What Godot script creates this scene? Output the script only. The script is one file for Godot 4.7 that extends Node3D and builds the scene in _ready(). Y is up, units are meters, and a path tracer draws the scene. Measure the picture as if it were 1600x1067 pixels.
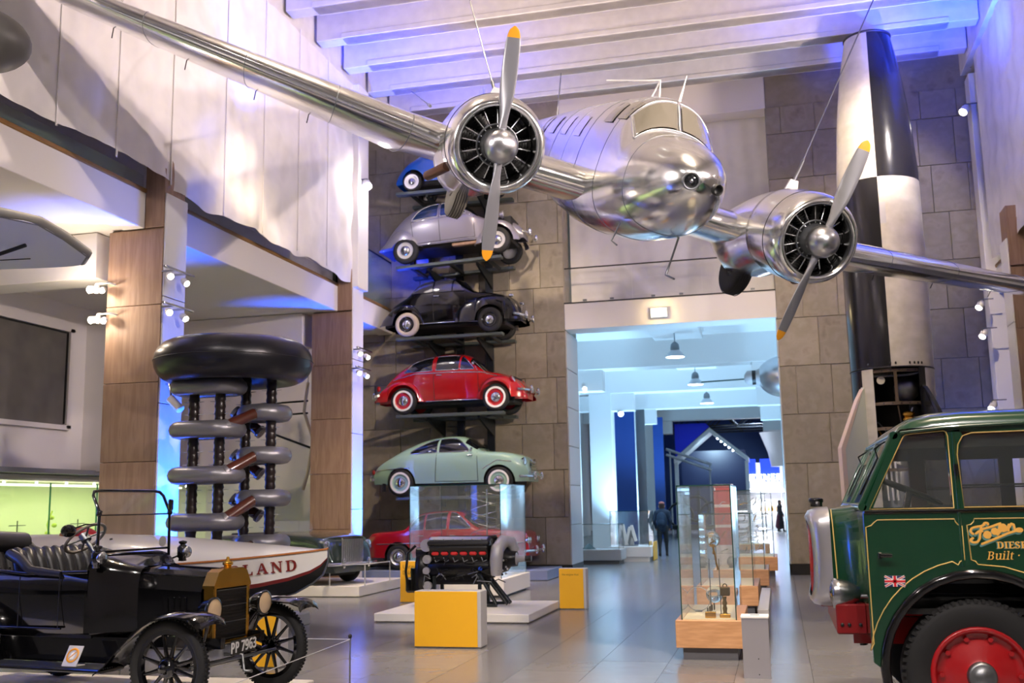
extends Node3D
# A museum hall: cars on a wall rack, a hanging airliner, a rocket, a lorry and showcases. Units are metres, the hall runs along -z.

class B:
	var st := SurfaceTool.new()
	var g := 0
	func _init() -> void:
		st.begin(Mesh.PRIMITIVE_TRIANGLES)
	func ng() -> void:
		g += 1
		st.set_smooth_group(g)
	func flat() -> void:
		st.set_smooth_group(-1)
	func tri(a: Vector3, b: Vector3, c: Vector3) -> void:
		st.add_vertex(a); st.add_vertex(b); st.add_vertex(c)
	func quad(a: Vector3, b: Vector3, c: Vector3, d: Vector3) -> void:
		st.add_vertex(a); st.add_vertex(b); st.add_vertex(c)
		st.add_vertex(a); st.add_vertex(c); st.add_vertex(d)
	func box(c: Vector3, s: Vector3, bev := 0.0, bs := Basis()) -> B:
		flat()
		var h := s * 0.5
		if bev <= 0.0:
			var p: Array[Vector3] = []
			for i in 8:
				p.append(c + bs * Vector3(h.x if i & 1 else -h.x, h.y if i & 2 else -h.y, h.z if i & 4 else -h.z))
			for f in [[0, 2, 3, 1], [4, 5, 7, 6], [0, 1, 5, 4], [2, 6, 7, 3], [0, 4, 6, 2], [1, 3, 7, 5]]:
				quad(p[f[3]], p[f[2]], p[f[1]], p[f[0]])
			return self
		var b := minf(bev, minf(h.x, minf(h.y, h.z)) * 0.95)
		# corner points: three per corner
		var q := []
		for i in 8:
			var sg := Vector3(1 if i & 1 else -1, 1 if i & 2 else -1, 1 if i & 4 else -1)
			var e := h * sg
			q.append([c + bs * (e - Vector3(0, b * sg.y, b * sg.z)), c + bs * (e - Vector3(b * sg.x, 0, b * sg.z)), c + bs * (e - Vector3(b * sg.x, b * sg.y, 0))])
		for f in [[0, 2, 3, 1, 2], [4, 5, 7, 6, 2], [0, 1, 5, 4, 1], [2, 6, 7, 3, 1], [0, 4, 6, 2, 0], [1, 3, 7, 5, 0]]:
			var a: int = f[4]
			quad(q[f[3]][a], q[f[2]][a], q[f[1]][a], q[f[0]][a])
		for e in [[0, 1, 1, 2], [2, 3, 1, 2], [4, 5, 1, 2], [6, 7, 1, 2], [0, 2, 0, 2], [1, 3, 0, 2], [4, 6, 0, 2], [5, 7, 0, 2], [0, 4, 0, 1], [1, 5, 0, 1], [2, 6, 0, 1], [3, 7, 0, 1]]:
			quad(q[e[0]][e[2]], q[e[1]][e[2]], q[e[1]][e[3]], q[e[0]][e[3]])
		for i in 8:
			tri(q[i][0], q[i][1], q[i][2])
		return self
	func loft(rings: Array, closed := true, cap0 := false, cap1 := false) -> B:
		ng()
		for i in rings.size() - 1:
			var a: PackedVector3Array = rings[i]
			var b: PackedVector3Array = rings[i + 1]
			var m := a.size()
			for j in (m if closed else m - 1):
				var k := (j + 1) % m
				quad(a[j], a[k], b[k], b[j])
		if cap0: fan(rings[0], false)
		if cap1: fan(rings[-1], true)
		return self
	func fan(r: PackedVector3Array, flip: bool) -> void:
		flat()
		var c := Vector3.ZERO
		for p in r: c += p
		c /= r.size()
		for j in r.size():
			var k := (j + 1) % r.size()
			if flip: tri(c, r[j], r[k])
			else: tri(c, r[k], r[j])
	func tube(pts: Array, r: Variant, n := 8, caps := true, closed := false) -> B:
		var rings := []
		var m := pts.size()
		var up := Vector3.UP
		var t0: Vector3 = (pts[1] - pts[0]).normalized()
		if absf(t0.y) > 0.9: up = Vector3.RIGHT
		var nrm := t0.cross(up).normalized()
		for i in m:
			var a: Vector3 = pts[(i - 1 + m) % m] if (closed or i > 0) else pts[0]
			var b: Vector3 = pts[(i + 1) % m] if (closed or i < m - 1) else pts[m - 1]
			var t := (b - a).normalized()
			nrm = (nrm - t * nrm.dot(t)).normalized()
			var bi := t.cross(nrm)
			var rad: float = r if (r is float or r is int) else r[i]
			var ring := PackedVector3Array()
			for k in n:
				var th := TAU * k / n
				ring.append(pts[i] + (nrm * cos(th) + bi * sin(th)) * rad)
			rings.append(ring)
		if closed: rings.append(rings[0])
		return loft(rings, true, caps and not closed, caps and not closed)
	func rod(a: Vector3, b: Vector3, r: float, n := 8) -> B:
		return tube([a, b], r, n)
	# profile: Vector2(radius, height); a repeated point starts a new smooth group
	func lathe(pf: Array, xf := Transform3D(), n := 24, a0 := 0.0, a1 := TAU) -> B:
		ng()
		var full := absf(a1 - a0 - TAU) < 0.001
		for i in pf.size() - 1:
			var p: Vector2 = pf[i]
			var q: Vector2 = pf[i + 1]
			if p.is_equal_approx(q):
				ng()
				continue
			for k in n:
				var u := a0 + (a1 - a0) * k / n
				var v := a0 + (a1 - a0) * (k + 1) / n
				if full and k == n - 1: v = a0
				var A := xf * Vector3(p.x * cos(u), p.y, p.x * sin(u))
				var C := xf * Vector3(p.x * cos(v), p.y, p.x * sin(v))
				var D := xf * Vector3(q.x * cos(u), q.y, q.x * sin(u))
				var E := xf * Vector3(q.x * cos(v), q.y, q.x * sin(v))
				if p.x > 1e-5: tri(A, C, E)
				if q.x > 1e-5: tri(A, E, D)
				
		return self
	func cyl(a: Vector3, b: Vector3, r: float, n := 16, r2 := -1.0) -> B:
		var y := (b - a)
		var l := y.length()
		if r2 < 0.0: r2 = r
		return lathe([Vector2(0, 0), Vector2(r, 0), Vector2(r, 0), Vector2(r2, l), Vector2(r2, l), Vector2(0, l)], Transform3D(aim(y / l), a), n)
	static func aim(y: Vector3) -> Basis:
		var o := Vector3.RIGHT if absf(y.x) < 0.8 else Vector3.FORWARD
		var z := o.cross(y).normalized()
		return Basis(y.cross(z), y, z)
	func ell(c: Vector3, r: Vector3, bs := Basis(), n := 16, m := 10, v0 := -PI / 2, v1 := PI / 2) -> B:
		var pf := []
		for i in m + 1:
			var v := lerpf(v0, v1, float(i) / m)
			pf.append(Vector2(maxf(cos(v), 0.0), sin(v)))
		return lathe(pf, Transform3D(bs * Basis.from_scale(r), c), n)
	func prism(poly: PackedVector2Array, xf: Transform3D, d: float, smooth := false) -> B:
		flat()
		var ix := Geometry2D.triangulate_polygon(poly)
		for i in range(0, ix.size(), 3):
			var a := poly[ix[i]]; var b := poly[ix[i + 1]]; var c := poly[ix[i + 2]]
			tri(xf * Vector3(a.x, a.y, d / 2), xf * Vector3(b.x, b.y, d / 2), xf * Vector3(c.x, c.y, d / 2))
			tri(xf * Vector3(c.x, c.y, -d / 2), xf * Vector3(b.x, b.y, -d / 2), xf * Vector3(a.x, a.y, -d / 2))
		if smooth: ng()
		for i in poly.size():
			var a := poly[i]; var b := poly[(i + 1) % poly.size()]
			quad(xf * Vector3(a.x, a.y, d / 2), xf * Vector3(b.x, b.y, d / 2), xf * Vector3(b.x, b.y, -d / 2), xf * Vector3(a.x, a.y, -d / 2))
		return self
	func torus(c: Vector3, bs: Basis, R: float, r: float, n := 32, m := 10, ry := -1.0) -> B:
		var pf := []
		if ry < 0.0: ry = r
		for i in m + 1:
			var v := TAU * i / m
			pf.append(Vector2(R + r * cos(v), ry * sin(v)))
		pf[m] = pf[0]
		return lathe(pf, Transform3D(bs, c), n)
	# fn(u, v) -> Vector3 on a grid
	func grid(fn: Callable, nu: int, nv: int) -> B:
		var rows := []
		for i in nu + 1:
			var r := PackedVector3Array()
			for j in nv + 1:
				r.append(fn.call(float(i) / nu, float(j) / nv))
			rows.append(r)
		return loft(rows, false)
	func mesh() -> ArrayMesh:
		st.generate_normals()
		return st.commit()

var names := {}
var M := {}
var rng := RandomNumberGenerator.new()

func V(x, y, z) -> Vector3:
	return Vector3(x, y, z)

func numbered(n: String) -> String:
	if not names.has(n):
		names[n] = 0
		return n
	names[n] += 1
	return "%s_%03d" % [n, names[n]]

func thing(called: String, label: String, category: String, at := Vector3.ZERO, turn := 0.0, group := "") -> Node3D:
	var o := Node3D.new()
	o.name = numbered(called)
	add_child(o)
	o.position = at
	o.rotation.y = turn
	o.set_meta("label", label)
	o.set_meta("category", category)
	if group != "": o.set_meta("group", group)
	return o

func part(parent: Node3D, called: String, b: Variant, m: Material, label := "") -> MeshInstance3D:
	var o := MeshInstance3D.new()
	o.mesh = b.mesh() if b is B else b
	o.material_override = m
	o.name = called
	parent.add_child(o, true)
	if label != "": o.set_meta("label", label)
	return o

func sub(parent: Node3D, called: String, at := Vector3.ZERO) -> Node3D:
	var o := Node3D.new()
	o.name = called
	parent.add_child(o, true)
	o.position = at
	return o

func single(called: String, b: Variant, m: Material, label: String, category: String, at := Vector3.ZERO, group := "") -> MeshInstance3D:
	var o := MeshInstance3D.new()
	o.mesh = b.mesh() if b is B else b
	o.material_override = m
	o.name = numbered(called)
	add_child(o)
	o.position = at
	o.set_meta("label", label)
	o.set_meta("category", category)
	if group != "": o.set_meta("group", group)
	return o

func struct(called: String, b: Variant, m: Material, label: String, category := "building part") -> MeshInstance3D:
	var o := single(called, b, m, label, category)
	o.set_meta("kind", "structure")
	return o

func copy(o: Node3D, at: Vector3, turn := 0.0, label := "") -> Node3D:
	var c: Node3D = o.duplicate()
	c.name = numbered(String(o.name).rstrip("0123456789").trim_suffix("_"))
	add_child(c)
	c.position = at
	c.rotation.y = turn
	if label != "": c.set_meta("label", label)
	return c

func noise_tex(fr: float, cols: Array, size := 256, oct := 4, kind := FastNoiseLite.TYPE_SIMPLEX_SMOOTH, sd := 1, stretch := 1.0) -> NoiseTexture2D:
	var n := FastNoiseLite.new()
	n.noise_type = kind
	n.frequency = fr
	n.fractal_octaves = oct
	n.seed = sd
	var t := NoiseTexture2D.new()
	t.width = size; t.height = size
	t.seamless = true
	t.noise = n
	if cols.size():
		var gr := Gradient.new()
		var of := PackedFloat32Array(); var cl := PackedColorArray()
		for i in cols.size():
			of.append(float(i) / (cols.size() - 1)); cl.append(cols[i])
		gr.offsets = of; gr.colors = cl
		t.color_ramp = gr
	return t

func mat(key: String, col: Variant, rough := 0.5, metal := 0.0, o := {}) -> StandardMaterial3D:
	var m := StandardMaterial3D.new()
	m.resource_name = key
	m.albedo_color = Color(col) if col is String else col
	m.roughness = rough
	m.metallic = metal
	if o.has("tex"):
		m.albedo_texture = o.tex
		m.uv1_triplanar = true
		m.uv1_world_triplanar = o.get("world", false)
		var s: Variant = o.get("scale", 1.0)
		m.uv1_scale = s if s is Vector3 else Vector3.ONE * s
	if o.has("rtex"):
		m.roughness_texture = o.rtex
		m.uv1_triplanar = true
		m.uv1_world_triplanar = o.get("world", false)
		var s2: Variant = o.get("scale", 1.0)
		m.uv1_scale = s2 if s2 is Vector3 else Vector3.ONE * s2
	if o.has("bump"):
		m.heightmap_enabled = true
		m.heightmap_texture = o.bump
		m.heightmap_scale = o.get("depth", 0.3)
		m.uv1_triplanar = true
		m.uv1_world_triplanar = o.get("world", false)
		var s3: Variant = o.get("scale", 1.0)
		m.uv1_scale = s3 if s3 is Vector3 else Vector3.ONE * s3
	if o.has("coat"):
		m.clearcoat_enabled = true
		m.clearcoat = o.coat
		m.clearcoat_roughness = 0.04
	if o.has("alpha"):
		m.transparency = BaseMaterial3D.TRANSPARENCY_ALPHA
		m.albedo_color.a = o.alpha
	if o.has("glow"):
		m.emission_enabled = true
		m.emission = Color(o.get("gcol", m.albedo_color))
		m.emission_energy_multiplier = o.glow
	if o.has("back"):
		m.backlight_enabled = true
		m.backlight = o.back
	M[key] = m
	return m

func text(parent: Node3D, called: String, s: String, h: float, m: Material, xf: Transform3D, fnt := "Droid Sans", bold := false, italic := false, align := HORIZONTAL_ALIGNMENT_CENTER, depth := 0.004) -> MeshInstance3D:
	var t := TextMesh.new()
	var f := SystemFont.new()
	f.font_names = PackedStringArray([fnt])
	f.font_weight = 700 if bold else 400
	f.font_italic = italic
	t.font = f
	t.text = s
	t.font_size = 64
	t.pixel_size = h / 64.0 * 1.37
	t.depth = depth
	t.curve_step = 2.0
	t.horizontal_alignment = align
	var o := MeshInstance3D.new()
	o.mesh = t
	o.material_override = m
	o.name = called
	parent.add_child(o, true)
	o.transform = xf
	return o

# piecewise curve through points (Vector2), monotone smooth
func cv(pts: Array, x: float) -> float:
	if x <= pts[0].x: return pts[0].y
	for i in pts.size() - 1:
		if x <= pts[i + 1].x:
			var t: float = (x - pts[i].x) / (pts[i + 1].x - pts[i].x)
			var p0: float = pts[i].y; var p1: float = pts[i + 1].y
			var d: float = pts[i + 1].x - pts[i].x
			var m0 := 0.0; var m1 := 0.0
			if i > 0: m0 = (p1 - pts[i - 1].y) / (pts[i + 1].x - pts[i - 1].x)
			else: m0 = (p1 - p0) / d
			if i < pts.size() - 2: m1 = (pts[i + 2].y - p0) / (pts[i + 2].x - pts[i].x)
			else: m1 = (p1 - p0) / d
			var t2 := t * t; var t3 := t2 * t
			return (2 * t3 - 3 * t2 + 1) * p0 + (t3 - 2 * t2 + t) * d * m0 + (-2 * t3 + 3 * t2) * p1 + (t3 - t2) * d * m1
	return pts[-1].y

func lin(pts: Array, x: float) -> float:
	if x <= pts[0].x: return pts[0].y
	for i in pts.size() - 1:
		if x <= pts[i + 1].x:
			return lerpf(pts[i].y, pts[i + 1].y, (x - pts[i].x) / maxf(1e-6, pts[i + 1].x - pts[i].x))
	return pts[-1].y

func P2(a: Array) -> Array:
	var r := []
	for i in range(0, a.size(), 2): r.append(Vector2(a[i], a[i + 1]))
	return r

func spot(at: Vector3, to: Vector3, e: float, col: Color, angle := 35.0, size := 0.1, soft := 0.6) -> SpotLight3D:
	var l := SpotLight3D.new()
	l.name = "spot_light"
	l.light_energy = e
	l.light_color = col
	l.spot_angle = angle
	l.spot_angle_attenuation = soft
	l.light_size = size
	l.spot_range = 60.0
	l.shadow_enabled = true
	add_child(l, true)
	l.look_at_from_position(at, to, Vector3.UP if absf((to - at).normalized().y) < 0.98 else Vector3.RIGHT)
	return l

func omni(at: Vector3, e: float, col: Color, size := 0.1) -> OmniLight3D:
	var l := OmniLight3D.new()
	l.name = "omni_light"
	l.light_energy = e
	l.light_color = col
	l.light_size = size
	l.omni_range = 60.0
	l.shadow_enabled = true
	add_child(l, true)
	l.position = at
	return l

func area(at: Vector3, to: Vector3, size: Vector2, e: float, col: Color) -> AreaLight3D:
	var l := AreaLight3D.new()
	l.name = "area_light"
	l.light_energy = e
	l.light_color = col
	l.area_size = size
	l.area_range = 60.0
	l.shadow_enabled = true
	add_child(l, true)
	l.look_at_from_position(at, to, Vector3.UP if absf((to - at).normalized().y) < 0.98 else Vector3.RIGHT)
	return l

func _ready() -> void:
	rng.seed = 7
	var cam := Camera3D.new()
	cam.name = "camera"
	cam.fov = 36.4944
	cam.near = 0.1
	cam.far = 300.0
	add_child(cam)
	cam.transform = Transform3D(Basis.from_euler(Vector3(deg_to_rad(8.96525), deg_to_rad(14.12146), deg_to_rad(-1.05058))), Vector3(0, 1.75, 0))
	var ca := CameraAttributesPhysical.new()
	ca.frustum_focal_length = 36.4
	ca.frustum_focus_distance = 10.5
	ca.exposure_aperture = 2.2
	cam.attributes = ca
	cam.current = true
	var env := Environment.new()
	env.background_mode = Environment.BG_COLOR
	env.background_color = Color(0, 0, 0)
	env.tonemap_mode = Environment.TONE_MAPPER_LINEAR
	env.tonemap_exposure = 1.12
	env.sdfgi_enabled = true
	env.ssao_enabled = true
	env.ssil_enabled = true
	var we := WorldEnvironment.new()
	we.name = "environment"
	we.environment = env
	add_child(we)
	lights()
	materials()
	structure()
	airliner()
	rocket()
	car_rack()
	lorry()
	open_tourer()
	speedboat()
	generator()
	engine_display()
	showcases()
	passage()
	fixtures()
	people()
	extras()

func lights() -> void:
	var warm := Color(1.0, 0.90, 0.78)
	var neutral := Color(1.0, 0.95, 0.92)
	var blue := Color(0.12, 0.25, 1.0)
	var cyan := Color(0.6, 0.82, 1.0)
	# track spots on the right gallery, aimed across the hall (their lamps are built in fixtures())
	for z in [-8.5, -12.5, -17.0]:
		spot(V(4.7, 7.3, z), V(-9.0, 8.0, z - 3.5), 64.0, Color(1.0, 0.91, 0.88), 34.0, 0.08, 0.7)
	spot(V(4.3, 7.6, -4.0), V(-2.0, 6.0, -13.0), 75.0, neutral, 30.0, 0.1, 0.7)
	spot(V(-9.2, 7.5, -5.0), V(-1.0, 6.0, -13.0), 60.0, neutral, 32.0, 0.1, 0.7)
	# ceiling spots on the floor and the exhibits
	for p in [[-5.0, -11.0, -5.2, -9.0], [-3.0, -13.0, -4.8, -16.5], [0.0, -10.0, -0.8, -13.5], [2.0, -6.0, 1.5, -8.5], [-8.0, -15.5, -8.0, -19.0], [-3.0, -19.0, -3.0, -22.0]]:
		beam_spot(p[0], p[1], V(p[2], 0.5, p[3]), 85.0, warm, 26.0)
	# wall washers on the end wall and the racked cars
	beam_spot(-4.0, -17.5, V(-6.6, 4.0, -25.5), 70.0, warm, 28.0)
	spot(V(4.5, 7.3, -14.5), V(-6.8, 4.0, -25.0), 85.0, warm, 16.0, 0.1, 0.8)
	beam_spot(0.5, -17.5, V(2.0, 4.5, -25.6), 62.0, warm, 30.0)
	spot(V(4.6, 10.6, -19.0), V(3.0, 9.0, -23.0), 20.0, neutral, 26.0, 0.06, 0.5)
	# blue floods: ceiling, drapes, wall head
	spot(V(-8.9, 9.7, -20.0), V(-7.9, 12.6, -21.6), 50.0, Color(0.1, 0.23, 1.0), 44.0, 0.2, 0.9)
	spot(V(-8.9, 9.0, -16.5), V(-9.0, 12.2, -17.6), 16.0, Color(0.16, 0.3, 1.0), 50.0, 0.2, 0.9)
	spot(V(4.3, 9.6, -21.0), V(3.5, 12.6, -22.2), 105.0, blue, 46.0, 0.2, 0.9)
	spot(V(4.2, 8.0, -17.0), V(5.0, 11.0, -19.5), 30.0, Color(0.25, 0.4, 1.0), 50.0, 0.2, 0.9)
	spot(V(-8.9, 6.9, -24.2), V(-9.2, 10.0, -25.7), 12.0, blue, 60.0, 0.2, 0.9)
	# white floods on the ceiling from the gallery rails
	for z in [-9.5, -14.5, -20.0]:
		spot(V(3.6, 7.6, z), V(-1.5, 12.6, z - 2.5), 27.0, Color(1.0, 0.9, 0.84), 50.0, 0.15, 0.9)
		spot(V(-8.6, 7.6, z), V(-4.0, 12.6, z - 2.5), 14.0, Color(1.0, 0.9, 0.84), 45.0, 0.15, 0.9)
	# the upper hall behind the camera
	for x in [-7.0, -2.3, 2.4]:
		beam_spot(x, 0.5, V(x, 2.0, -3.0), 60.0, neutral, 55.0)
	# pillar uplights
	for z in [-7.05, -14.72, -22.45]:
		spot(V(-8.8, 0.25, z), V(-9.42, 3.0, z), 110.0, Color(0.1, 0.36, 1.0), 23.0, 0.1, 0.9)
	spot(V(4.0, 0.3, -24.2), V(4.6, 5.0, -24.9), 12.0, Color(0.25, 0.45, 1.0), 34.0, 0.1, 0.9)
	# passage: cyan uplights beside the columns
	for z in [-27.6, -33.4, -41.1, -48.8]:
		spot(V(-5.2, 0.2, z + 0.9), V(-5.9, 6.5, z - 0.6), 68.0, cyan, 50.0, 0.15, 0.9)
		spot(V(-0.3, 0.2, z + 0.9), V(-0.2, 6.5, z - 0.6), 50.0, cyan, 50.0, 0.15, 0.9)

var beam_lamps := []

func beam_spot(x: float, z: float, to: Vector3, e: float, col: Color, angle: float) -> void:
	# a spotlight can under the nearest ceiling beam; the can itself is built in fixtures()
	var zb: float = -26.2 + 1.5 * roundf((z + 26.2) / 1.5)
	var at := V(x, 11.7, zb)
	spot(at, to, e, col, angle, 0.12, 0.8)
	beam_lamps.append([at, (to - at).normalized()])

func materials() -> void:
	var w := Color.WHITE
	mat("plaster", "e6e1dd", 0.85)
	mat("ceiling_paint", "e0dcda", 0.85, 0.0, {"tex": noise_tex(0.02, [Color(0.94, 0.94, 0.94), w], 256, 3), "scale": 0.5, "world": true})
	mat("drape_cloth", "eae6e3", 0.95, 0.0, {"tex": noise_tex(0.008, [Color(0.93, 0.93, 0.93), w, Color(0.96, 0.96, 0.96)], 256, 4), "scale": 0.3, "world": true, "back": Color(0.25, 0.25, 0.25)})
	for i in 3:
		var k: float = [0.96, 1.0, 1.035][i]
		mat("stone_%d" % i, Color(0.62 * k, 0.585 * k, 0.53 * k), 0.65, 0.0, {"tex": noise_tex(0.012, [Color(0.8, 0.79, 0.77), Color(0.97, 0.96, 0.95), Color(0.9, 0.9, 0.88), w], 256, 5, FastNoiseLite.TYPE_SIMPLEX_SMOOTH, 3 + i), "scale": 0.45, "world": true})
		mat("travertine_%d" % i, Color(0.63 * k, 0.515 * k, 0.425 * k), 0.55, 0.0, {"tex": noise_tex(0.02, [Color(0.84, 0.82, 0.8), w, Color(0.9, 0.88, 0.87), Color(0.97, 0.97, 0.97)], 256, 5, FastNoiseLite.TYPE_PERLIN, 13 + i), "scale": Vector3(1.6, 0.16, 1.6), "world": true})
		mat("floor_stone_%d" % i, Color(0.48 * k, 0.48 * k, 0.495 * k), 0.22, 0.0, {"tex": noise_tex(0.02, [Color(0.95, 0.95, 0.95), w, Color(0.97, 0.97, 0.97)], 256, 3, FastNoiseLite.TYPE_SIMPLEX_SMOOTH, 23 + i), "scale": 0.25, "world": true})
	mat("floor_joint", "55555a", 0.7)
	mat("skirting_black", "1b1a1a", 0.5)
	mat("oak", "a47b45", 0.45, 0.0, {"tex": noise_tex(0.02, [Color(0.8, 0.78, 0.72), w], 256, 4), "scale": Vector3(3, 3, 0.4), "world": true})
	mat("birch", "d9a679", 0.45, 0.0, {"tex": noise_tex(0.02, [Color(0.88, 0.85, 0.8), w], 256, 4), "scale": Vector3(0.6, 4, 4)})
	mat("blind", "77736b", 0.8, 0.0, {"tex": noise_tex(0.01, [Color(0.85, 0.85, 0.85), w], 256, 3), "scale": 0.4, "world": true})
	mat("glass", "dff2ee", 0.02, 0.0, {"alpha": 0.02})
	mat("green_glass", "9fcfb4", 0.02, 0.0, {"alpha": 0.1})
	mat("glass_edge", "24433c", 0.15)
	mat("white_paint", "eeecea", 0.4)
	mat("grey_paint", "8d8d90", 0.45)
	mat("light_grey", "b9b8ba", 0.5)
	mat("dark_steel", "1c2226", 0.4, 0.3)
	mat("black_plastic", "141414", 0.5)
	mat("black_gloss", "08080a", 0.1, 0.0, {"coat": 0.6})
	mat("rubber", "1a1a1b", 0.75)
	mat("old_rubber", "8a847a", 0.85)
	mat("chrome", "e2e4e6", 0.08, 1.0)
	mat("steel", "b8babd", 0.25, 1.0)
	mat("dull_steel", "84878b", 0.42, 1.0)
	mat("brass", "d9a646", 0.22, 1.0)
	mat("alu", "eceded", 0.2, 1.0, {"rtex": noise_tex(0.02, [Color(0.55, 0.55, 0.55), w, Color(0.75, 0.75, 0.75)], 256, 4), "bump": noise_tex(0.006, [], 256, 2), "depth": 0.35, "scale": 0.7})
	mat("alu_panel", "cfd1d6", 0.28, 1.0)
	mat("prop_grey", "85868c", 0.35, 0.35)
	mat("tip_yellow", "e0971f", 0.4)
	mat("lamp_white", "f4f4f2", 0.4, 0.0, {"glow": 14.0, "gcol": "fff6e8"})
	mat("lamp_cool", "f2f6fb", 0.4, 0.0, {"glow": 12.0, "gcol": "dcecff"})
	mat("dark_glass", "17191c", 0.05, 0.0, {"coat": 1.0})
	mat("yellow_sign", "f2b418", 0.55)
	mat("plinth_grey", "6a6a6e", 0.5)
	mat("sign_print", "8a6a1c", 0.6)

func slab_wall(parent: Node3D, x0: float, x1: float, y0: float, y1: float, z: float, sw: float, sh: float, mk: String, called: String, along := Vector3.RIGHT, off := 0.0) -> void:
	# stone slabs in running bond on a plane through z, facing +z (or turned with along)
	var cache := {}
	var row := 0
	var y := y0
	while y < y1 - 0.05:
		var h := minf(sh, y1 - y)
		var x := x0
		var w0 := sw * (0.45 if row % 2 else 1.0) + off * (row % 3)
		var first := true
		while x < x1 - 0.05:
			var w := minf(w0 if first else sw, x1 - x)
			if x1 - x - w < 0.12: w = x1 - x
			first = false
			var key := "%.2f_%.2f" % [w, h]
			if not cache.has(key): cache[key] = B.new().box(Vector3.ZERO, Vector3(w - 0.012, h - 0.012, 0.05), 0.006).mesh()
			var o := part(parent, called, cache[key], M["%s_%d" % [mk, rng.randi() % 3]])
			var n := along.cross(Vector3.UP)
			o.basis = Basis(along, Vector3.UP, n)
			o.position = along * (x + w / 2) + Vector3(0, y + h / 2, 0) + (Vector3(0, 0, z) if along == Vector3.RIGHT else Vector3(z, 0, 0)) + n * (0.004 * rng.randf())
			x += w
		y += h
		row += 1

func wall_piece(called: String, c: Vector3, s: Vector3, m: String, label: String, cat := "wall") -> MeshInstance3D:
	return struct(called, B.new().box(c, s, 0.01), M[m], label, cat)

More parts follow.
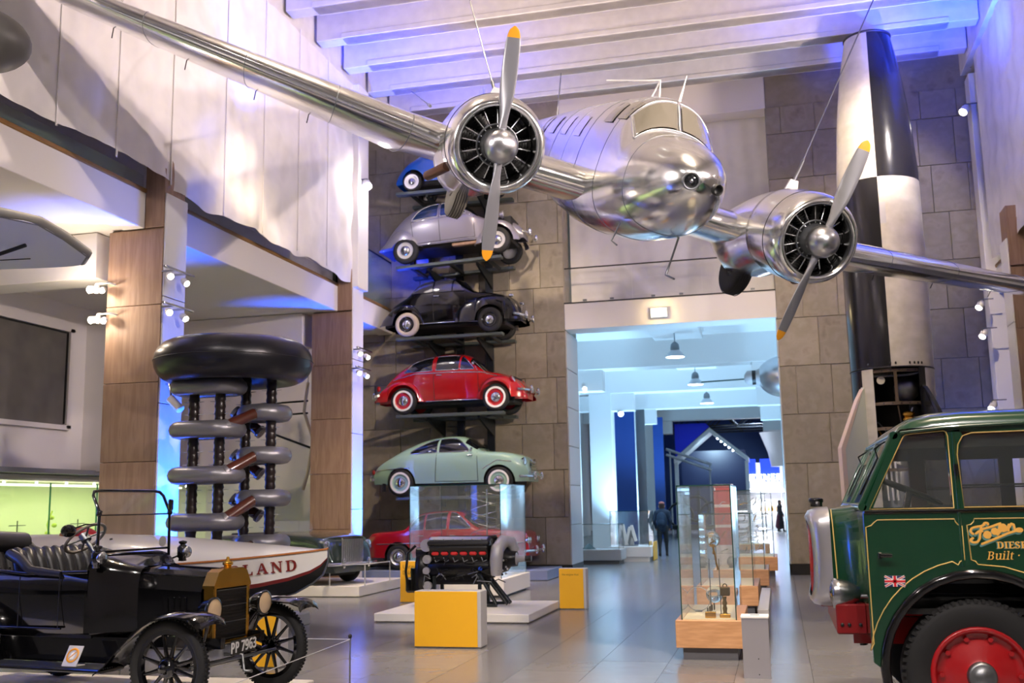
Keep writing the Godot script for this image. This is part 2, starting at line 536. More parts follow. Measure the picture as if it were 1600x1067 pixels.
func structure() -> void:
	# floor: bed of mortar and large slabs
	var fl := wall_piece("floor", V(-3, -0.17, -29), V(28, 0.3, 76), "floor_joint", "grey stone slab floor of the hall and passage", "floor")
	var tm := B.new().box(Vector3.ZERO, V(0.746, 0.03, 1.496)).mesh()
	var tx := -10.27
	while tx < 4.9:
		var tz := -6.6 - (0.75 if int(round((tx + 10.27) / 0.75)) % 2 else 0.0)
		while tz > -26.2:
			var o := part(fl, "floor_slab", tm, M["floor_stone_%d" % (rng.randi() % 3)])
			o.position = V(tx + 0.375, -0.005 - 0.001 * rng.randf(), tz - 0.75)
			tz -= 1.5
		tx += 0.75
	var rest := B.new()
	tx = -16.27
	while tx < 10.0:
		var tz := 6.9 - (0.75 if int(round((tx + 10.27) / 0.75)) % 2 else 0.0)
		while tz > -66.0:
			var inside := tx > -10.3 and tx < 4.95 and tz <= -6.5 and tz > -26.2
			if not inside: rest.box(V(tx + 0.375, -0.006, tz - 0.75), V(0.744, 0.03, 1.494))
			tz -= 1.5
		tx += 0.75
	part(fl, "outer_floor_slabs", rest, M.floor_stone_1).set_meta("kind", "stuff")
	# end wall: two stone piers, lintel, balcony opening with a white drape
	for s in [[-10.6, -5.06, "left"], [0.2, 8.0, "right"]]:
		var p := wall_piece("wall_end_" + s[2], V((s[0] + s[1]) / 2, 6.2, -26.48), V(s[1] - s[0], 12.4, 1.5), "stone_1", "grey stone clad pier of the end wall %s of the passage" % ("behind the racked cars, left" if s[2] == "left" else "behind the rocket, right"))
		slab_wall(p, s[0], s[1], 0.26, 11.5, -25.705, 0.82, 1.17, "stone", "stone_slab", Vector3.RIGHT, 0.13)
		part(p, "skirting", B.new().box(V((s[0] + s[1]) / 2, 0.13, -25.69), V(s[1] - s[0], 0.26, 0.05), 0.005), M.skirting_black)
		var jx: float = s[1] + 0.012 if s[2] == "left" else s[0] - 0.012
		for k in 6:
			part(p, "jamb_panel", B.new().box(V(jx, 0.26 + 0.485 + k * 0.98, -26.46), V(0.03, 0.965, 1.5), 0.004), M.light_grey)
		part(p, "skirting", B.new().box(V(jx, 0.13, -26.46), V(0.04, 0.26, 1.5), 0.004), M.skirting_black)
	var li := wall_piece("trim_1", V(-2.43, 6.485, -26.05), V(5.26, 0.67, 0.75), "plaster", "white lintel band over the passage with the exit sign on it", "lintel")
	part(li, "rail", B.new().box(V(-2.43, 6.835, -25.69), V(5.26, 0.03, 0.05)), M.skirting_black)
	wall_piece("wall_end_balcony", V(-2.43, 9.7, -27.3), V(5.3, 6.0, 0.2), "plaster", "white wall behind the drape above the passage")
	var gb := thing("glass_balustrade", "frameless glass balustrade of the balcony above the passage", "balustrade", V(-2.43, 6.85, -25.75))
	for i in 3:
		part(gb, "glass_pane", B.new().box(V(-1.75 + i * 1.75, 0.45, 0), V(1.73, 0.9, 0.015)), M.glass)
		for k in 2: part(gb, "clamp", B.new().box(V(-2.1 + i * 1.75 + k * 0.7, 0.05, 0.02), V(0.1, 0.05, 0.03), 0.005), M.dull_steel)
	part(gb, "handrail", B.new().rod(V(-2.62, 0.91, 0), V(2.62, 0.91, 0), 0.018), M.skirting_black)
	var ed := thing("white_drape", "white cloth drape hanging behind the balcony above the passage", "drape")
	for i in 4:
		var xa := -5.0 + i * 1.3
		part(ed, "cloth_panel", drape_panel(V(xa, 0, -26.4), Vector3.RIGHT, 1.3, func(_s): return 6.86, 11.7, i), M.drape_cloth)
	wall_piece("trim_2", V(-2.43, 12.05, -26.0), V(5.3, 1.1, 0.6), "plaster", "white band at the head of the end wall below the ceiling", "trim")
	# ceiling slab, girders and cross beams
	wall_piece("ceiling", V(-2.4, 13.15, -10), V(28, 0.3, 36), "ceiling_paint", "white ceiling slab between the cross beams", "ceiling")
	var bm := B.new().box(V(-2.3, 12.5, 0), V(14.2, 1.0, 0.36), 0.015).box(V(-2.3, 12.06, 0.0), V(13.0, 0.12, 0.42), 0.01).mesh()
	var z := -26.2
	while z < 5.5:
		var o := struct(numbered("ceiling_beam"), bm, M.ceiling_paint, "white concrete cross beam under the hall ceiling", "beam")
		o.position = V(0, 0, z)
		o.set_meta("group", "ceiling cross beams")
		z += 1.5
	for s in [-1, 1]:
		var gx: float = -9.75 if s < 0 else 5.1
		var gi := wall_piece("girder_left" if s < 0 else "girder_right", V(gx - s * 0.0, 12.3, -10), V(0.55, 1.0, 33), "ceiling_paint", "white long girder under the ceiling along the %s" % ("left drape" if s < 0 else "right drape"), "girder")
		for k in 26:
			part(gi, "bolt", B.new().ell(V(gx - s * 0.12, 11.8, -4.0 - k * 0.85), V(0.022, 0.012, 0.022), Basis(), 8, 4), M.grey_paint)
	# back and side walls that close the hall
	wall_piece("wall_back", V(-2.4, 6.5, 6.6), V(28, 13.4, 0.3), "plaster", "white wall closing the hall behind the viewer")
	# galleries
	for s in [-1, 1]:
		var fx: float = -9.75 if s < 0 else 5.1      # fascia plane
		var nm: String = "left" if s < 0 else "right"
		var zs := [[6.4, -6.72], [-7.37, -14.4], [-15.05, -22.1], [-22.75, -25.7]]
		for q in zs:
			var cz: float = (q[0] + q[1]) / 2
			var fz: float = q[0] - q[1]
			var f := wall_piece(numbered("gallery_fascia"), V(fx + s * 0.2, 6.6, cz), V(0.4, 0.6, fz), "plaster", "white gallery front beam with a wooden capping rail, %s side" % nm, "beam")
			f.set_meta("group", nm + " gallery fronts")
			part(f, "capping_rail", B.new().box(V(fx + s * 0.03, 6.93, cz), V(0.1, 0.07, fz), 0.008), M.oak)
			var gl := thing("gallery_glass", "glass balustrade on the %s gallery front %s" % [nm, ["behind the viewer", "beside the touring car", "beside the aero engine", "next to the end wall"][zs.find(q)]], "balustrade", V(fx + s * 0.05, 6.96, cz), 0.0, nm + " gallery glass")
			var np := int(ceil(fz / 1.9))
			var gh: float = 1.3 if q[1] < -25.0 else 0.24
			for i in np:
				part(gl, "glass_pane", B.new().box(V(0, gh / 2, -fz / 2 + (i + 0.5) * fz / np), V(0.014, gh, fz / np - 0.02)), M.green_glass)
			if gh > 1.0: part(gl, "handrail", B.new().rod(V(0, gh, -fz / 2), V(0, gh, fz / 2), 0.02), M.skirting_black)
		wall_piece("gallery_deck_" + nm, V(fx + s * 3.1, 6.6, -9.7), V(5.7, 0.55, 32.4), "plaster", "white underside of the %s gallery floor" % nm, "ceiling")
		for zp in [-6.72, -14.4, -22.1]:
			var o := pillar(fx, s, zp)
			o.set_meta("label", ["brown travertine pillar of the %s gallery beside the parked tourer", "brown travertine pillar of the %s gallery behind the generator stack", "brown travertine pillar of the %s gallery beside the end wall"][[-6.72, -14.4, -22.1].find(zp)] % nm)
			wall_piece(numbered("gallery_cross_beam"), V(fx + s * 3.2, 5.93, zp - 0.32), V(4.6, 0.76, 0.6), "plaster", "white cross beam under the %s gallery behind the pillar" % nm, "beam").set_meta("group", nm + " gallery cross beams")
		# upper gallery closing wall
		wall_piece("wall_upper_" + nm, V(fx + s * 2.2, 9.9, -10), V(0.2, 6.1, 33), "plaster", "white upper wall behind the %s drape" % nm)
	# left gallery back wall with blind, lower showcases
	var bw := wall_piece("wall_left", V(-15.15, 4.7, -10), V(0.3, 4.15, 33), "plaster", "white back wall of the left gallery with a grey window blind")
	for wz in [-17.7, -10.0]:
		part(bw, "recess", B.new().box(V(-14.99, 4.66, wz), V(0.06, 2.06, 3.5)), M.blind)
		part(bw, "recess_frame", B.new().box(V(-14.96, 5.75, wz), V(0.16, 0.14, 3.7)).box(V(-14.96, 3.58, wz), V(0.16, 0.1, 3.7)).box(V(-14.96, 4.66, wz - 1.78), V(0.16, 2.2, 0.14)).box(V(-14.96, 4.66, wz + 1.78), V(0.16, 2.2, 0.14)), M.plaster)
		part(bw, "blind_slot", B.new().box(V(-14.94, 5.66, wz), V(0.03, 0.03, 3.4)).box(V(-14.94, 4.66, wz - 1.69), V(0.03, 2.0, 0.03)), M.skirting_black)
	part(bw, "pier", B.new().box(V(-14.8, 4.3, -20.9), V(0.6, 3.3, 1.6)), M.plaster)
	part(bw, "ledge", B.new().box(V(-14.85, 2.62, -12), V(0.5, 0.1, 26)), M.grey_paint)
	wall_piece("wall_left_lower", V(-17.0, 1.3, -12), V(0.2, 2.6, 26), "plaster", "pale back of the lit wall showcase under the left gallery")
	wall_piece("showcase_head", V(-16.0, 2.5, -12), V(2.0, 0.12, 26), "plaster", "head of the lit wall showcase under the left gallery", "ceiling")
	wall_piece("wall_left_end", V(-13.2, 3.3, -25.9), V(6.2, 6.6, 0.3), "plaster", "white end wall under the left gallery")
	wall_piece("wall_right", V(10.9, 3.3, -10), V(0.3, 6.6, 33), "plaster", "white back wall of the right gallery")
	# long drapes on both sides
	var ld := thing("side_drape", "white cloth drape hung in seamed panels above the left gallery", "drape")
	var seams := [-4.4, -6.3, -8.2, -10.1, -11.74, -13.1, -14.56, -16.27, -17.73, -19.25, -20.71, -22.5]
	for i in seams.size() - 1:
		var za: float = seams[i]
		var wd: float = seams[i] - seams[i + 1]
		var hem := func(sv):
			var zz: float = za - sv * wd
			if zz > -14.6: return 7.12 + 0.05 * sin(zz * 1.3)
			return 6.98 + 0.05 * sin(zz * 2.1) + 0.03 * sin(zz * 5.3)
		part(ld, "cloth_panel", drape_panel(V(-9.42, 0, za), Vector3.FORWARD, wd, hem, 11.85, i), M.drape_cloth)
		part(ld, "seam", B.new().box(V(-9.4, 9.5, za), V(0.012, 4.9, 0.035)), M.drape_cloth)
	var rd := thing("side_drape", "white cloth drape hung in seamed panels above the right gallery", "drape")
	for i in 9:
		part(rd, "cloth_panel", drape_panel(V(4.95, 0, -4.0 - i * 2.3), Vector3.FORWARD, 2.3, func(sv): return 7.0 + 0.06 * sin(sv * 5.0 + i), 11.85, i + 20), M.drape_cloth)
	wall_piece("trim_3", V(5.05, 5.8, -25.35), V(0.34, 11.6, 0.5), "white_paint", "white upright strip at the end of the right drape", "trim")

func drape_panel(o: Vector3, along: Vector3, w: float, hem: Callable, top: float, sd: int) -> B:
	var nrm := Vector3.UP.cross(along) * (-1.0 if along == Vector3.FORWARD else 1.0)
	if along == Vector3.RIGHT: nrm = Vector3.BACK
	else: nrm = Vector3.RIGHT if o.x < 0 else Vector3.LEFT
	var k := 0.7 + 0.5 * fmod(sd * 0.37, 1.0)
	return B.new().grid(func(u, v):
		var y0: float = hem.call(u)
		var y := lerpf(y0, top, v)
		var sag: float = 4.0 * u * (1.0 - u)
		var d: float = 0.035 * k * sag * sin((y + sag * 0.55) * 5.2 + sd * 1.7) * exp(-absf(v - 0.35) * 1.2) + 0.012 * minf(1.0, sag * 4.0) * sin(u * 19.0 + sd + y * 0.7) + 0.02 * sag
		return o + along * (u * w) + Vector3(0, y, 0) + nrm * d, 16, 34)

func pillar(fx: float, s: float, z0: float) -> Node3D:
	# z0 is the near face; the pillar is 0.65 deep and 1 m wide
	var o := thing("gallery_pillar", "brown travertine pillar", "pillar", V(0, 0, 0))
	o.set_meta("kind", "structure")
	var hx := fx - s * 0.35
	var x0 := minf(hx, hx + s * 1.0); var x1 := maxf(hx, hx + s * 1.0)
	part(o, "core", B.new().box(V((x0 + x1) / 2, 3.15, z0 - 0.33), V(0.94, 6.3, 0.58)).box(V(hx + s * 0.2, 6.9, z0 - 0.33), V(0.36, 1.3, 0.58)), M.travertine_1)
	for i in 5:
		var h := 6.26 / 5
		part(o, "travertine_slab", B.new().box(V((x0 + x1) / 2, 0.02 + h * (i + 0.5), z0 - 0.02), V(0.995, h - 0.01, 0.04), 0.004), M["travertine_%d" % ((i * 2 + int(absf(z0))) % 3)])
		part(o, "travertine_slab", B.new().box(V(hx + s * 0.98, 0.02 + h * (i + 0.5), z0 - 0.33), V(0.04, h - 0.01, 0.6), 0.004), M["travertine_%d" % (i % 3)])
	part(o, "travertine_slab", B.new().box(V(hx + s * 0.175, 6.8, z0 - 0.02), V(0.345, 0.98, 0.04), 0.004), M.travertine_1)
	if s < 0 and z0 < -20.0:
		part(o, "upper_strip", B.new().box(V(hx + 0.0, 9.35, z0 - 0.33), V(0.3, 5.0, 0.62), 0.01), M.white_paint)
	for i in 4:
		part(o, "white_panel", B.new().box(V(hx - s * 0.015, 0.86 + i * 1.72, z0 - 0.325), V(0.03, 1.705, 0.62), 0.004), M.white_paint)
	return o

# ---------------------------------------------------------------- airliner
const F_TOP := [[2.69, 0.05], [2.665, 0.15], [2.6, 0.235], [2.45, 0.345], [2.2, 0.44], [1.9, 0.51], [1.6, 0.555], [1.44, 0.585], [1.36, 0.645], [1.2, 0.8], [1.04, 0.945], [0.92, 0.99], [0.5, 1.02], [0.0, 1.0], [-1.0, 0.95], [-3.0, 0.83], [-6.0, 0.62], [-8.6, 0.5]]
const F_BOT := [[2.69, 0.05], [2.665, -0.06], [2.6, -0.16], [2.45, -0.31], [2.2, -0.47], [1.9, -0.61], [1.5, -0.73], [0.5, -0.88], [-1.0, -0.93], [-3.0, -0.76], [-6.0, -0.3], [-8.6, 0.3]]
const F_HW := [[2.69, 0.0], [2.665, 0.12], [2.6, 0.225], [2.45, 0.355], [2.2, 0.49], [1.9, 0.595], [1.5, 0.675], [1.0, 0.71], [0.0, 0.73], [-1.0, 0.72], [-3.0, 0.66], [-6.0, 0.4], [-8.6, 0.06]]
var fus_cache := {}

func fus(k: String, x: float) -> float:
	if not fus_cache.has(k):
		var src: Array = {"t": F_TOP, "b": F_BOT, "w": F_HW}[k]
		var r := []
		for i in range(src.size() - 1, -1, -1): r.append(Vector2(src[i][0], src[i][1]))
		fus_cache[k] = r
	return cv(fus_cache[k], x) if not (k == "t" and x > 0.92 and x < 1.5) else lin(fus_cache[k], x)

func fus_mid(x: float) -> float:
	return lerpf(fus("b", x), minf(fus("t", x), 0.62), 0.5)

func fus_y(x: float, z: float) -> float:
	var w := maxf(fus("w", x), 0.001)
	var n := 2.25
	return fus_mid(x) + (fus("t", x) - fus_mid(x)) * pow(maxf(0.0, 1.0 - pow(minf(absf(z) / w, 1.0), n)), 1.0 / n)

func fus_z(x: float, y: float) -> float:
	var w := fus("w", x)
	var n := 2.25
	var k := (y - fus_mid(x)) / (fus("t", x) - fus_mid(x))
	return w * pow(maxf(0.0, 1.0 - pow(clampf(k, 0, 1), n)), 1.0 / n)

func fus_ring(x: float, grow := 0.0, n := 40) -> PackedVector3Array:
	var r := PackedVector3Array()
	var t := fus("t", x); var b := fus("b", x); var w := fus("w", x); var m := fus_mid(x)
	var e := 2.0 / 2.25
	for k in n:
		var a := TAU * k / n
		var s := sin(a); var c := cos(a)
		var z := signf(s) * pow(absf(s), e) * (w + grow)
		var y := m + (pow(absf(c), e) * (t - m + grow) if c >= 0 else -pow(absf(c), e) * (m - b + grow))
		r.append(V(x, y, z))
	return r

func wing_sec(z: float, s: float, n := 30) -> PackedVector3Array:
	# one aerofoil ring at span |z| on side s
	var c := 3.0
	var le := 0.42
	if z > 2.6:
		c = lerpf(3.0, 1.35, (z - 2.6) / 5.6)
		le = 0.42 - 0.125 * (z - 2.6)
	if z > 7.6:
		var k := (z - 7.6) / 0.78
		var q := sqrt(maxf(0.0, 1.0 - k * k))
		le -= c * 0.5 * (1.0 - q)
		c *= maxf(q, 0.03)
	var th := 0.165
	var yl := -0.36 + (0.098 * (z - 2.4) if z > 2.4 else 0.0)
	var r := PackedVector3Array()
	var inc := deg_to_rad(5.0 if z < 2.8 else 8.0)
	for i in n:
		var a := TAU * i / n
		var xc := 0.5 * (1.0 - cos(a))   # 0 LE .. 1 TE
		var yt := 5.0 * th * (0.2969 * sqrt(xc) - 0.126 * xc - 0.3516 * xc * xc + 0.2843 * pow(xc, 3) - 0.1036 * pow(xc, 4))
		var up := yt * 1.25 if a < PI else -yt * 0.75
		var px := -xc * c; var py := up * c
		r.append(V(le + px * cos(inc) + py * sin(inc), yl + px * sin(inc) + py * cos(inc), s * z))
	return r

func airliner() -> void:
	var o := thing("twin_engine_airliner", "polished silver twin engine airliner hanging nose down under the ceiling", "airplane", V(-1.701, 6.255, -13.738))
	o.basis = Basis(Vector3.UP, deg_to_rad(-64.97)) * Basis(V(0, 0, 1), deg_to_rad(-21.81)) * Basis(Vector3.RIGHT, deg_to_rad(-13.4))
	var xs := [2.689, 2.68, 2.665, 2.64, 2.6, 2.53, 2.45, 2.33, 2.2, 2.05, 1.9, 1.75, 1.6, 1.5, 1.44, 1.36, 1.28, 1.2, 1.12, 1.04, 0.98, 0.92, 0.7, 0.5, 0.25, 0.0, -0.5, -1.0, -2.0, -3.0, -4.0, -5.0, -6.0, -7.0, -8.0, -8.6]
	var rings := []
	for x in xs: rings.append(fus_ring(x))
	var fu := part(o, "fuselage", B.new().loft(rings, true, true, true), M.alu)
	for x in [1.75, 0.75, -0.35, -1.3, -2.25]:
		var rr := []
		for p in fus_ring(x, 0.001): rr.append(p)
		part(fu, "panel_seam", B.new().tube(rr, 0.0035, 5, false, true), M.dull_steel)
	# cockpit glazing
	var pane := func(x0: float, x1: float, z0: float, z1: float, g: float):
		return B.new().grid(func(u, v):
			var zz: float = lerpf(z0, z1, u)
			var x := lerpf(x0, x1, v)
			return V(x + 0.01, fus_y(x, zz) + g, zz), 10, 8)
	for s in [1, -1]:
		part(o, "windscreen_pane", pane.call(1.40, 1.06, 0.035 * s, 0.53 * s, 0.008), mat("cockpit_glass", "5d5a52", 0.06, 0.0, {"coat": 1.0}))
		for w in [[0.98, 0.62, 0.58, 0.86], [0.54, 0.12, 0.52, 0.84]]:
			part(o, "side_window", B.new().grid(func(u, v):
				var x: float = lerpf(w[0], w[1], u)
				var y: float = lerpf(w[2], w[3] - 0.05 * absf(u - 0.5), v)
				return V(x, y + 0.004, s * (fus_z(x, y) + 0.008)), 8, 6), M.cockpit_glass)
		for k in 4:
			part(o, "cabin_window", B.new().grid(func(u, v):
				var x: float = -0.75 - k * 0.95 - 0.42 * u
				var y: float = lerpf(0.28, 0.6, v)
				return V(x, y + 0.002, s * (fus_z(x, y) + 0.006)), 5, 5), M.cockpit_glass)
	var fr := B.new()
	var pl := []
	for i in 9:
		var x := lerpf(1.43, 0.98, i / 8.0)
		pl.append(V(x, fus_y(x, 0.0) + 0.004, 0))
	fr.tube(pl, 0.02, 6)
	for s in [1, -1]:
		var q := []
		for i in 9:
			var zz := 0.55 * i / 8.0
			q.append(V(1.43, fus_y(1.43, zz * s) + 0.002, zz * s))
		fr.tube(q, 0.012, 6)
		q = []
		for i in 9:
			var zz := 0.55 * i / 8.0
			q.append(V(1.02, fus_y(1.02, zz * s) + 0.002, zz * s))
		fr.tube(q, 0.014, 6)
		q = []
		for i in 9:
			var x := lerpf(1.43, 1.02, i / 8.0)
			q.append(V(x, fus_y(x, 0.55) + 0.002, 0.55 * s))
		fr.tube(q, 0.018, 6)
	part(o, "windscreen_frame", fr, M.alu_panel)
	# nose lamps
	for l in [[0.13, 0.03, 0.085, true], [-0.2, 0.02, 0.055, false]]:
		var nx := 2.64 if l[3] else 2.605
		var ax := Transform3D(B.aim(V(0.9, 0.0, l[0] * 1.5).normalized()), V(nx, l[1], l[0]))
		var ho := part(o, "nose_lamp", B.new().lathe([Vector2(l[2] * 1.2, -0.05), Vector2(l[2] * 1.2, 0.05), Vector2(l[2] * 1.12, 0.062), Vector2(l[2] * 0.95, 0.05), Vector2(l[2] * 0.95, 0.05), Vector2(l[2] * 0.9, 0.0), Vector2(0, -0.02)], ax, 24), M.dull_steel if l[3] else M.black_plastic)
		if l[3]:
			part(ho, "lens", B.new().lathe([Vector2(l[2] * 0.92, 0.03), Vector2(l[2] * 0.5, 0.055), Vector2(0, 0.062)], ax, 20), M.dark_glass)
			part(ho, "bulb", B.new().ell(ax * V(0, 0.066, 0), V(0.025, 0.025, 0.025), Basis(), 10, 6), M.chrome)
	# wings in three runs
	for s in [1, -1]:
		var wr := []
		for z in [0.4, 0.8, 1.2, 1.6, 2.0, 2.4, 2.6, 3.2, 4.0, 5.0, 6.0, 7.0, 7.6, 7.8, 8.0, 8.15, 8.28, 8.35, 8.38]: wr.append(wing_sec(z, s))
		var w := part(o, "wing", B.new().loft(wr, true, false, true), M.alu)
		for z in [3.1, 4.1, 5.3, 6.6]:
			var ring := []
			for p in wing_sec(z, s): ring.append(p)
			part(w, "panel_seam", B.new().tube(ring, 0.005, 4, false, true), M.dull_steel)
		# aileron tabs and static wicks under the wing
		for z in [4.4, 5.2, 6.2, 7.2]:
			var c: Vector3 = wing_sec(z, s)[0]
			var tr: Vector3 = wing_sec(z, s)[15]
			var mid: Vector3 = c.lerp(tr, 0.92)
			part(w, "hinge_arm", B.new().rod(mid + V(0, 0.0, 0), mid + V(-0.02, -0.16, 0), 0.008, 5), M.black_plastic)
	# tail
	var tl := []
	for z in [-1.2, -0.8, -0.4, 0.0, 0.4, 0.8, 1.2]:
		var c := 1.25 - 0.2 * absf(z) / 2.2
		var ring := PackedVector3Array()
		for k in 12:
			var a := TAU * k / 12
			ring.append(V(-7.7 + c * 0.5 * cos(a), 0.5 + 0.07 * sin(a), z))
		tl.append(ring)
	part(o, "tailplane", B.new().loft(tl, true, true, true), M.alu)
	for s in [1, -1]:
		part(o, "tail_fin", B.new().ell(V(-7.9, 0.45, 1.15 * s), V(0.7, 0.5, 0.05), Basis(), 20, 12), M.alu)
	# nacelles, engines, propellers
	for s in [1, -1]:
		var nac := sub(o, "nacelle", V(0, -0.192, 2.168 * s))
		var fx := Transform3D(Basis(V(0, -1, 0), V(1, 0, 0), V(0, 0, 1)), Vector3.ZERO)   # lathe axis -> +x
		part(nac, "cowling", B.new().lathe([Vector2(0.44, 1.3), Vector2(0.445, 1.48), Vector2(0.46, 1.56), Vector2(0.485, 1.6), Vector2(0.515, 1.6), Vector2(0.55, 1.565), Vector2(0.585, 1.48), Vector2(0.605, 1.35), Vector2(0.61, 1.15), Vector2(0.605, 0.75), Vector2(0.59, 0.62), Vector2(0.57, 0.6)], fx, 48), M.alu)
		part(nac, "cowl_seam", B.new().torus(V(1.22, 0, 0), Basis(V(0, -1, 0), V(1, 0, 0), V(0, 0, 1)), 0.609, 0.005, 48, 5), M.skirting_black)
		var body := []
		for q in [[0.62, 0.57, 0.57, 0.0], [0.3, 0.56, 0.6, -0.03], [0.0, 0.52, 0.66, -0.08], [-0.5, 0.42, 0.66, -0.16], [-1.0, 0.33, 0.5, -0.2], [-1.6, 0.2, 0.3, -0.2], [-2.2, 0.03, 0.05, -0.2]]:
			var ring := PackedVector3Array()
			for k in 28:
				var a := TAU * k / 28
				ring.append(V(q[0], q[3] + (q[1] if cos(a) > 0 else q[2]) * cos(a), 0.57 * minf(1.0, q[1] / 0.5 + 0.05) * sin(a)))
			body.append(ring)
		part(nac, "nacelle_body", B.new().loft(body, true, true, true), M.alu)
		part(nac, "firewall", B.new().lathe([Vector2(0, 1.12), Vector2(0.44, 1.12)], fx, 32), M.black_plastic)
		part(nac, "crankcase", B.new().lathe([Vector2(0.24, 1.12), Vector2(0.23, 1.42), Vector2(0.2, 1.5), Vector2(0.12, 1.6), Vector2(0.09, 1.72)], fx, 24), M.dull_steel)
		for k in 9:
			var a := TAU * k / 9 + 0.1
			var d := V(0, cos(a), sin(a))
			var cy := B.new()
			for j in 6: cy.cyl(V(1.3, 0, 0) + d * (0.22 + j * 0.035), V(1.3, 0, 0) + d * (0.235 + j * 0.035), 0.088, 14)
			cy.cyl(V(1.3, 0, 0) + d * 0.2, V(1.3, 0, 0) + d * 0.43, 0.068, 12)
			part(nac, "cylinder", cy, M.black_plastic)
			for j in [-1, 1]:
				var e := V(0, cos(a + j * 0.16), sin(a + j * 0.16))
				part(nac, "pushrod", B.new().rod(V(1.46, 0, 0) + e * 0.17, V(1.4, 0, 0) + e * 0.42, 0.011, 6), M.steel)
		part(nac, "ignition_ring", B.new().torus(V(1.46, 0, 0), Basis(V(0, -1, 0), V(1, 0, 0), V(0, 0, 1)), 0.25, 0.013, 32, 6), M.dull_steel)
		var pr := sub(nac, "propeller", V(1.68, 0, 0))
		part(pr, "spinner", B.new().lathe([Vector2(0.2, -0.06), Vector2(0.212, 0.0), Vector2(0.205, 0.06), Vector2(0.18, 0.125), Vector2(0.135, 0.18), Vector2(0.075, 0.213), Vector2(0.0, 0.222)], fx, 28), M.alu_panel)
		var th := deg_to_rad(9.05) if s > 0 else deg_to_rad(-6.09)
		for b in 2:
			var a := th + PI * b
			var up := V(0, cos(a), sin(a))
			var side := V(1, 0, 0).cross(up)
			var mk := func(r0: float, r1: float, n: int):
				var rg := []
				for i in n + 1:
					var r := lerpf(r0, r1, float(i) / n)
					var w := cv(P2([0.15, 0.075, 0.3, 0.11, 0.55, 0.185, 0.85, 0.2, 1.1, 0.185, 1.25, 0.155, 1.33, 0.105, 1.369, 0.02]), r) * 0.5
					var tk := cv(P2([0.15, 0.06, 0.4, 0.035, 0.8, 0.018, 1.2, 0.009, 1.369, 0.003]), r)
					var tw := deg_to_rad(cv(P2([0.15, 62, 0.5, 40, 0.9, 25, 1.37, 17]), r))
					var cd := side * cos(tw) * -1.0 + V(1, 0, 0) * sin(tw)
					var nn := cd.cross(up)
					var ring := PackedVector3Array()
					for k in 14:
						var q := TAU * k / 14
						ring.append(up * r + cd * w * cos(q) + nn * tk * sin(q))
					rg.append(ring)
				return B.new().loft(rg, true, true, true)
			var bl := part(pr, "blade", mk.call(0.15, 1.24, 22), M.prop_grey)
			bl.set_meta("label", "grey propeller blade")
			part(pr, "blade_tip", mk.call(1.24, 1.369, 8), M.tip_yellow, "yellow painted blade tip")
		# half retracted wheel and leg
		var wx := -0.55
		var wh := part(nac, "main_wheel", B.new().lathe([Vector2(0.12, -0.1), Vector2(0.3, -0.12), Vector2(0.37, -0.1), Vector2(0.4, -0.04), Vector2(0.4, 0.04), Vector2(0.37, 0.1), Vector2(0.3, 0.12), Vector2(0.12, 0.1)], Transform3D(Basis(V(1, 0, 0), V(0, 0, 1), V(0, -1, 0)), V(wx, -0.72, 0)), 32), M.old_rubber if s > 0 else M.rubber)
		for gz in [-0.07, -0.035, 0.0, 0.035, 0.07]: part(nac, "tread_groove", B.new().torus(V(wx, -0.72, gz), Basis(V(1, 0, 0), PI / 2), 0.398, 0.006, 32, 5), M.rubber)
		part(nac, "wheel_hub", B.new().lathe([Vector2(0.13, -0.09), Vector2(0.13, 0.09), Vector2(0.0, 0.1)], Transform3D(Basis(V(1, 0, 0), V(0, 0, 1), V(0, -1, 0)), V(wx, -0.72, 0)), 20), M.dull_steel)
		part(nac, "gear_leg", B.new().rod(V(0.1, -0.5, 0.2), V(wx, -0.72, 0.17), 0.035, 8).rod(V(0.1, -0.5, -0.2), V(wx, -0.72, -0.17), 0.035, 8), M.dull_steel)
		part(nac, "exhaust_stack", B.new().tube([V(0.75, -0.42, 0.42 * s), V(0.45, -0.55, 0.52 * s), V(0.2, -0.62, 0.56 * s)], 0.065, 12), mat("burnt_metal", "6b4a3a", 0.45, 0.8))
		part(nac, "lifting_eye", B.new().prism(PackedVector2Array([Vector2(-0.1, 0), Vector2(0.1, 0), Vector2(0.06, 0.16), Vector2(-0.06, 0.16)]), Transform3D(Basis(V(0, 0, 1), V(0, 1, 0), V(1, 0, 0)), V(0.35, 0.55, 0)), 0.03), M.light_grey)
	# masts
	part(o, "loop_aerial", B.new().tube([V(0.35, 1.02, 0.05), V(0.2, 1.25, 0.06), V(0.1, 1.02, 0.08)], 0.012, 6).rod(V(0.2, 1.25, 0.06), V(-0.65, 1.12, 0.55), 0.011, 6), M.white_paint)
	part(o, "whip_aerial", B.new().tube([V(0.75, 1.01, -0.1), V(0.72, 1.35, -0.1)], [0.02, 0.004], 6), M.white_paint)
	part(o, "pitot_mast", B.new().tube([V(1.5, -0.66, 0.42), V(1.35, -0.92, 0.42), V(1.62, -0.94, 0.42)], 0.012, 6), M.dull_steel)
	part(o, "pitot_mast", B.new().tube([V(1.55, -0.62, -0.35), V(1.4, -0.95, -0.4), V(1.38, -1.15, -0.4), V(1.7, -1.15, -0.4)], 0.014, 6), M.dull_steel)
	# wires that hold it
	var T := o.transform
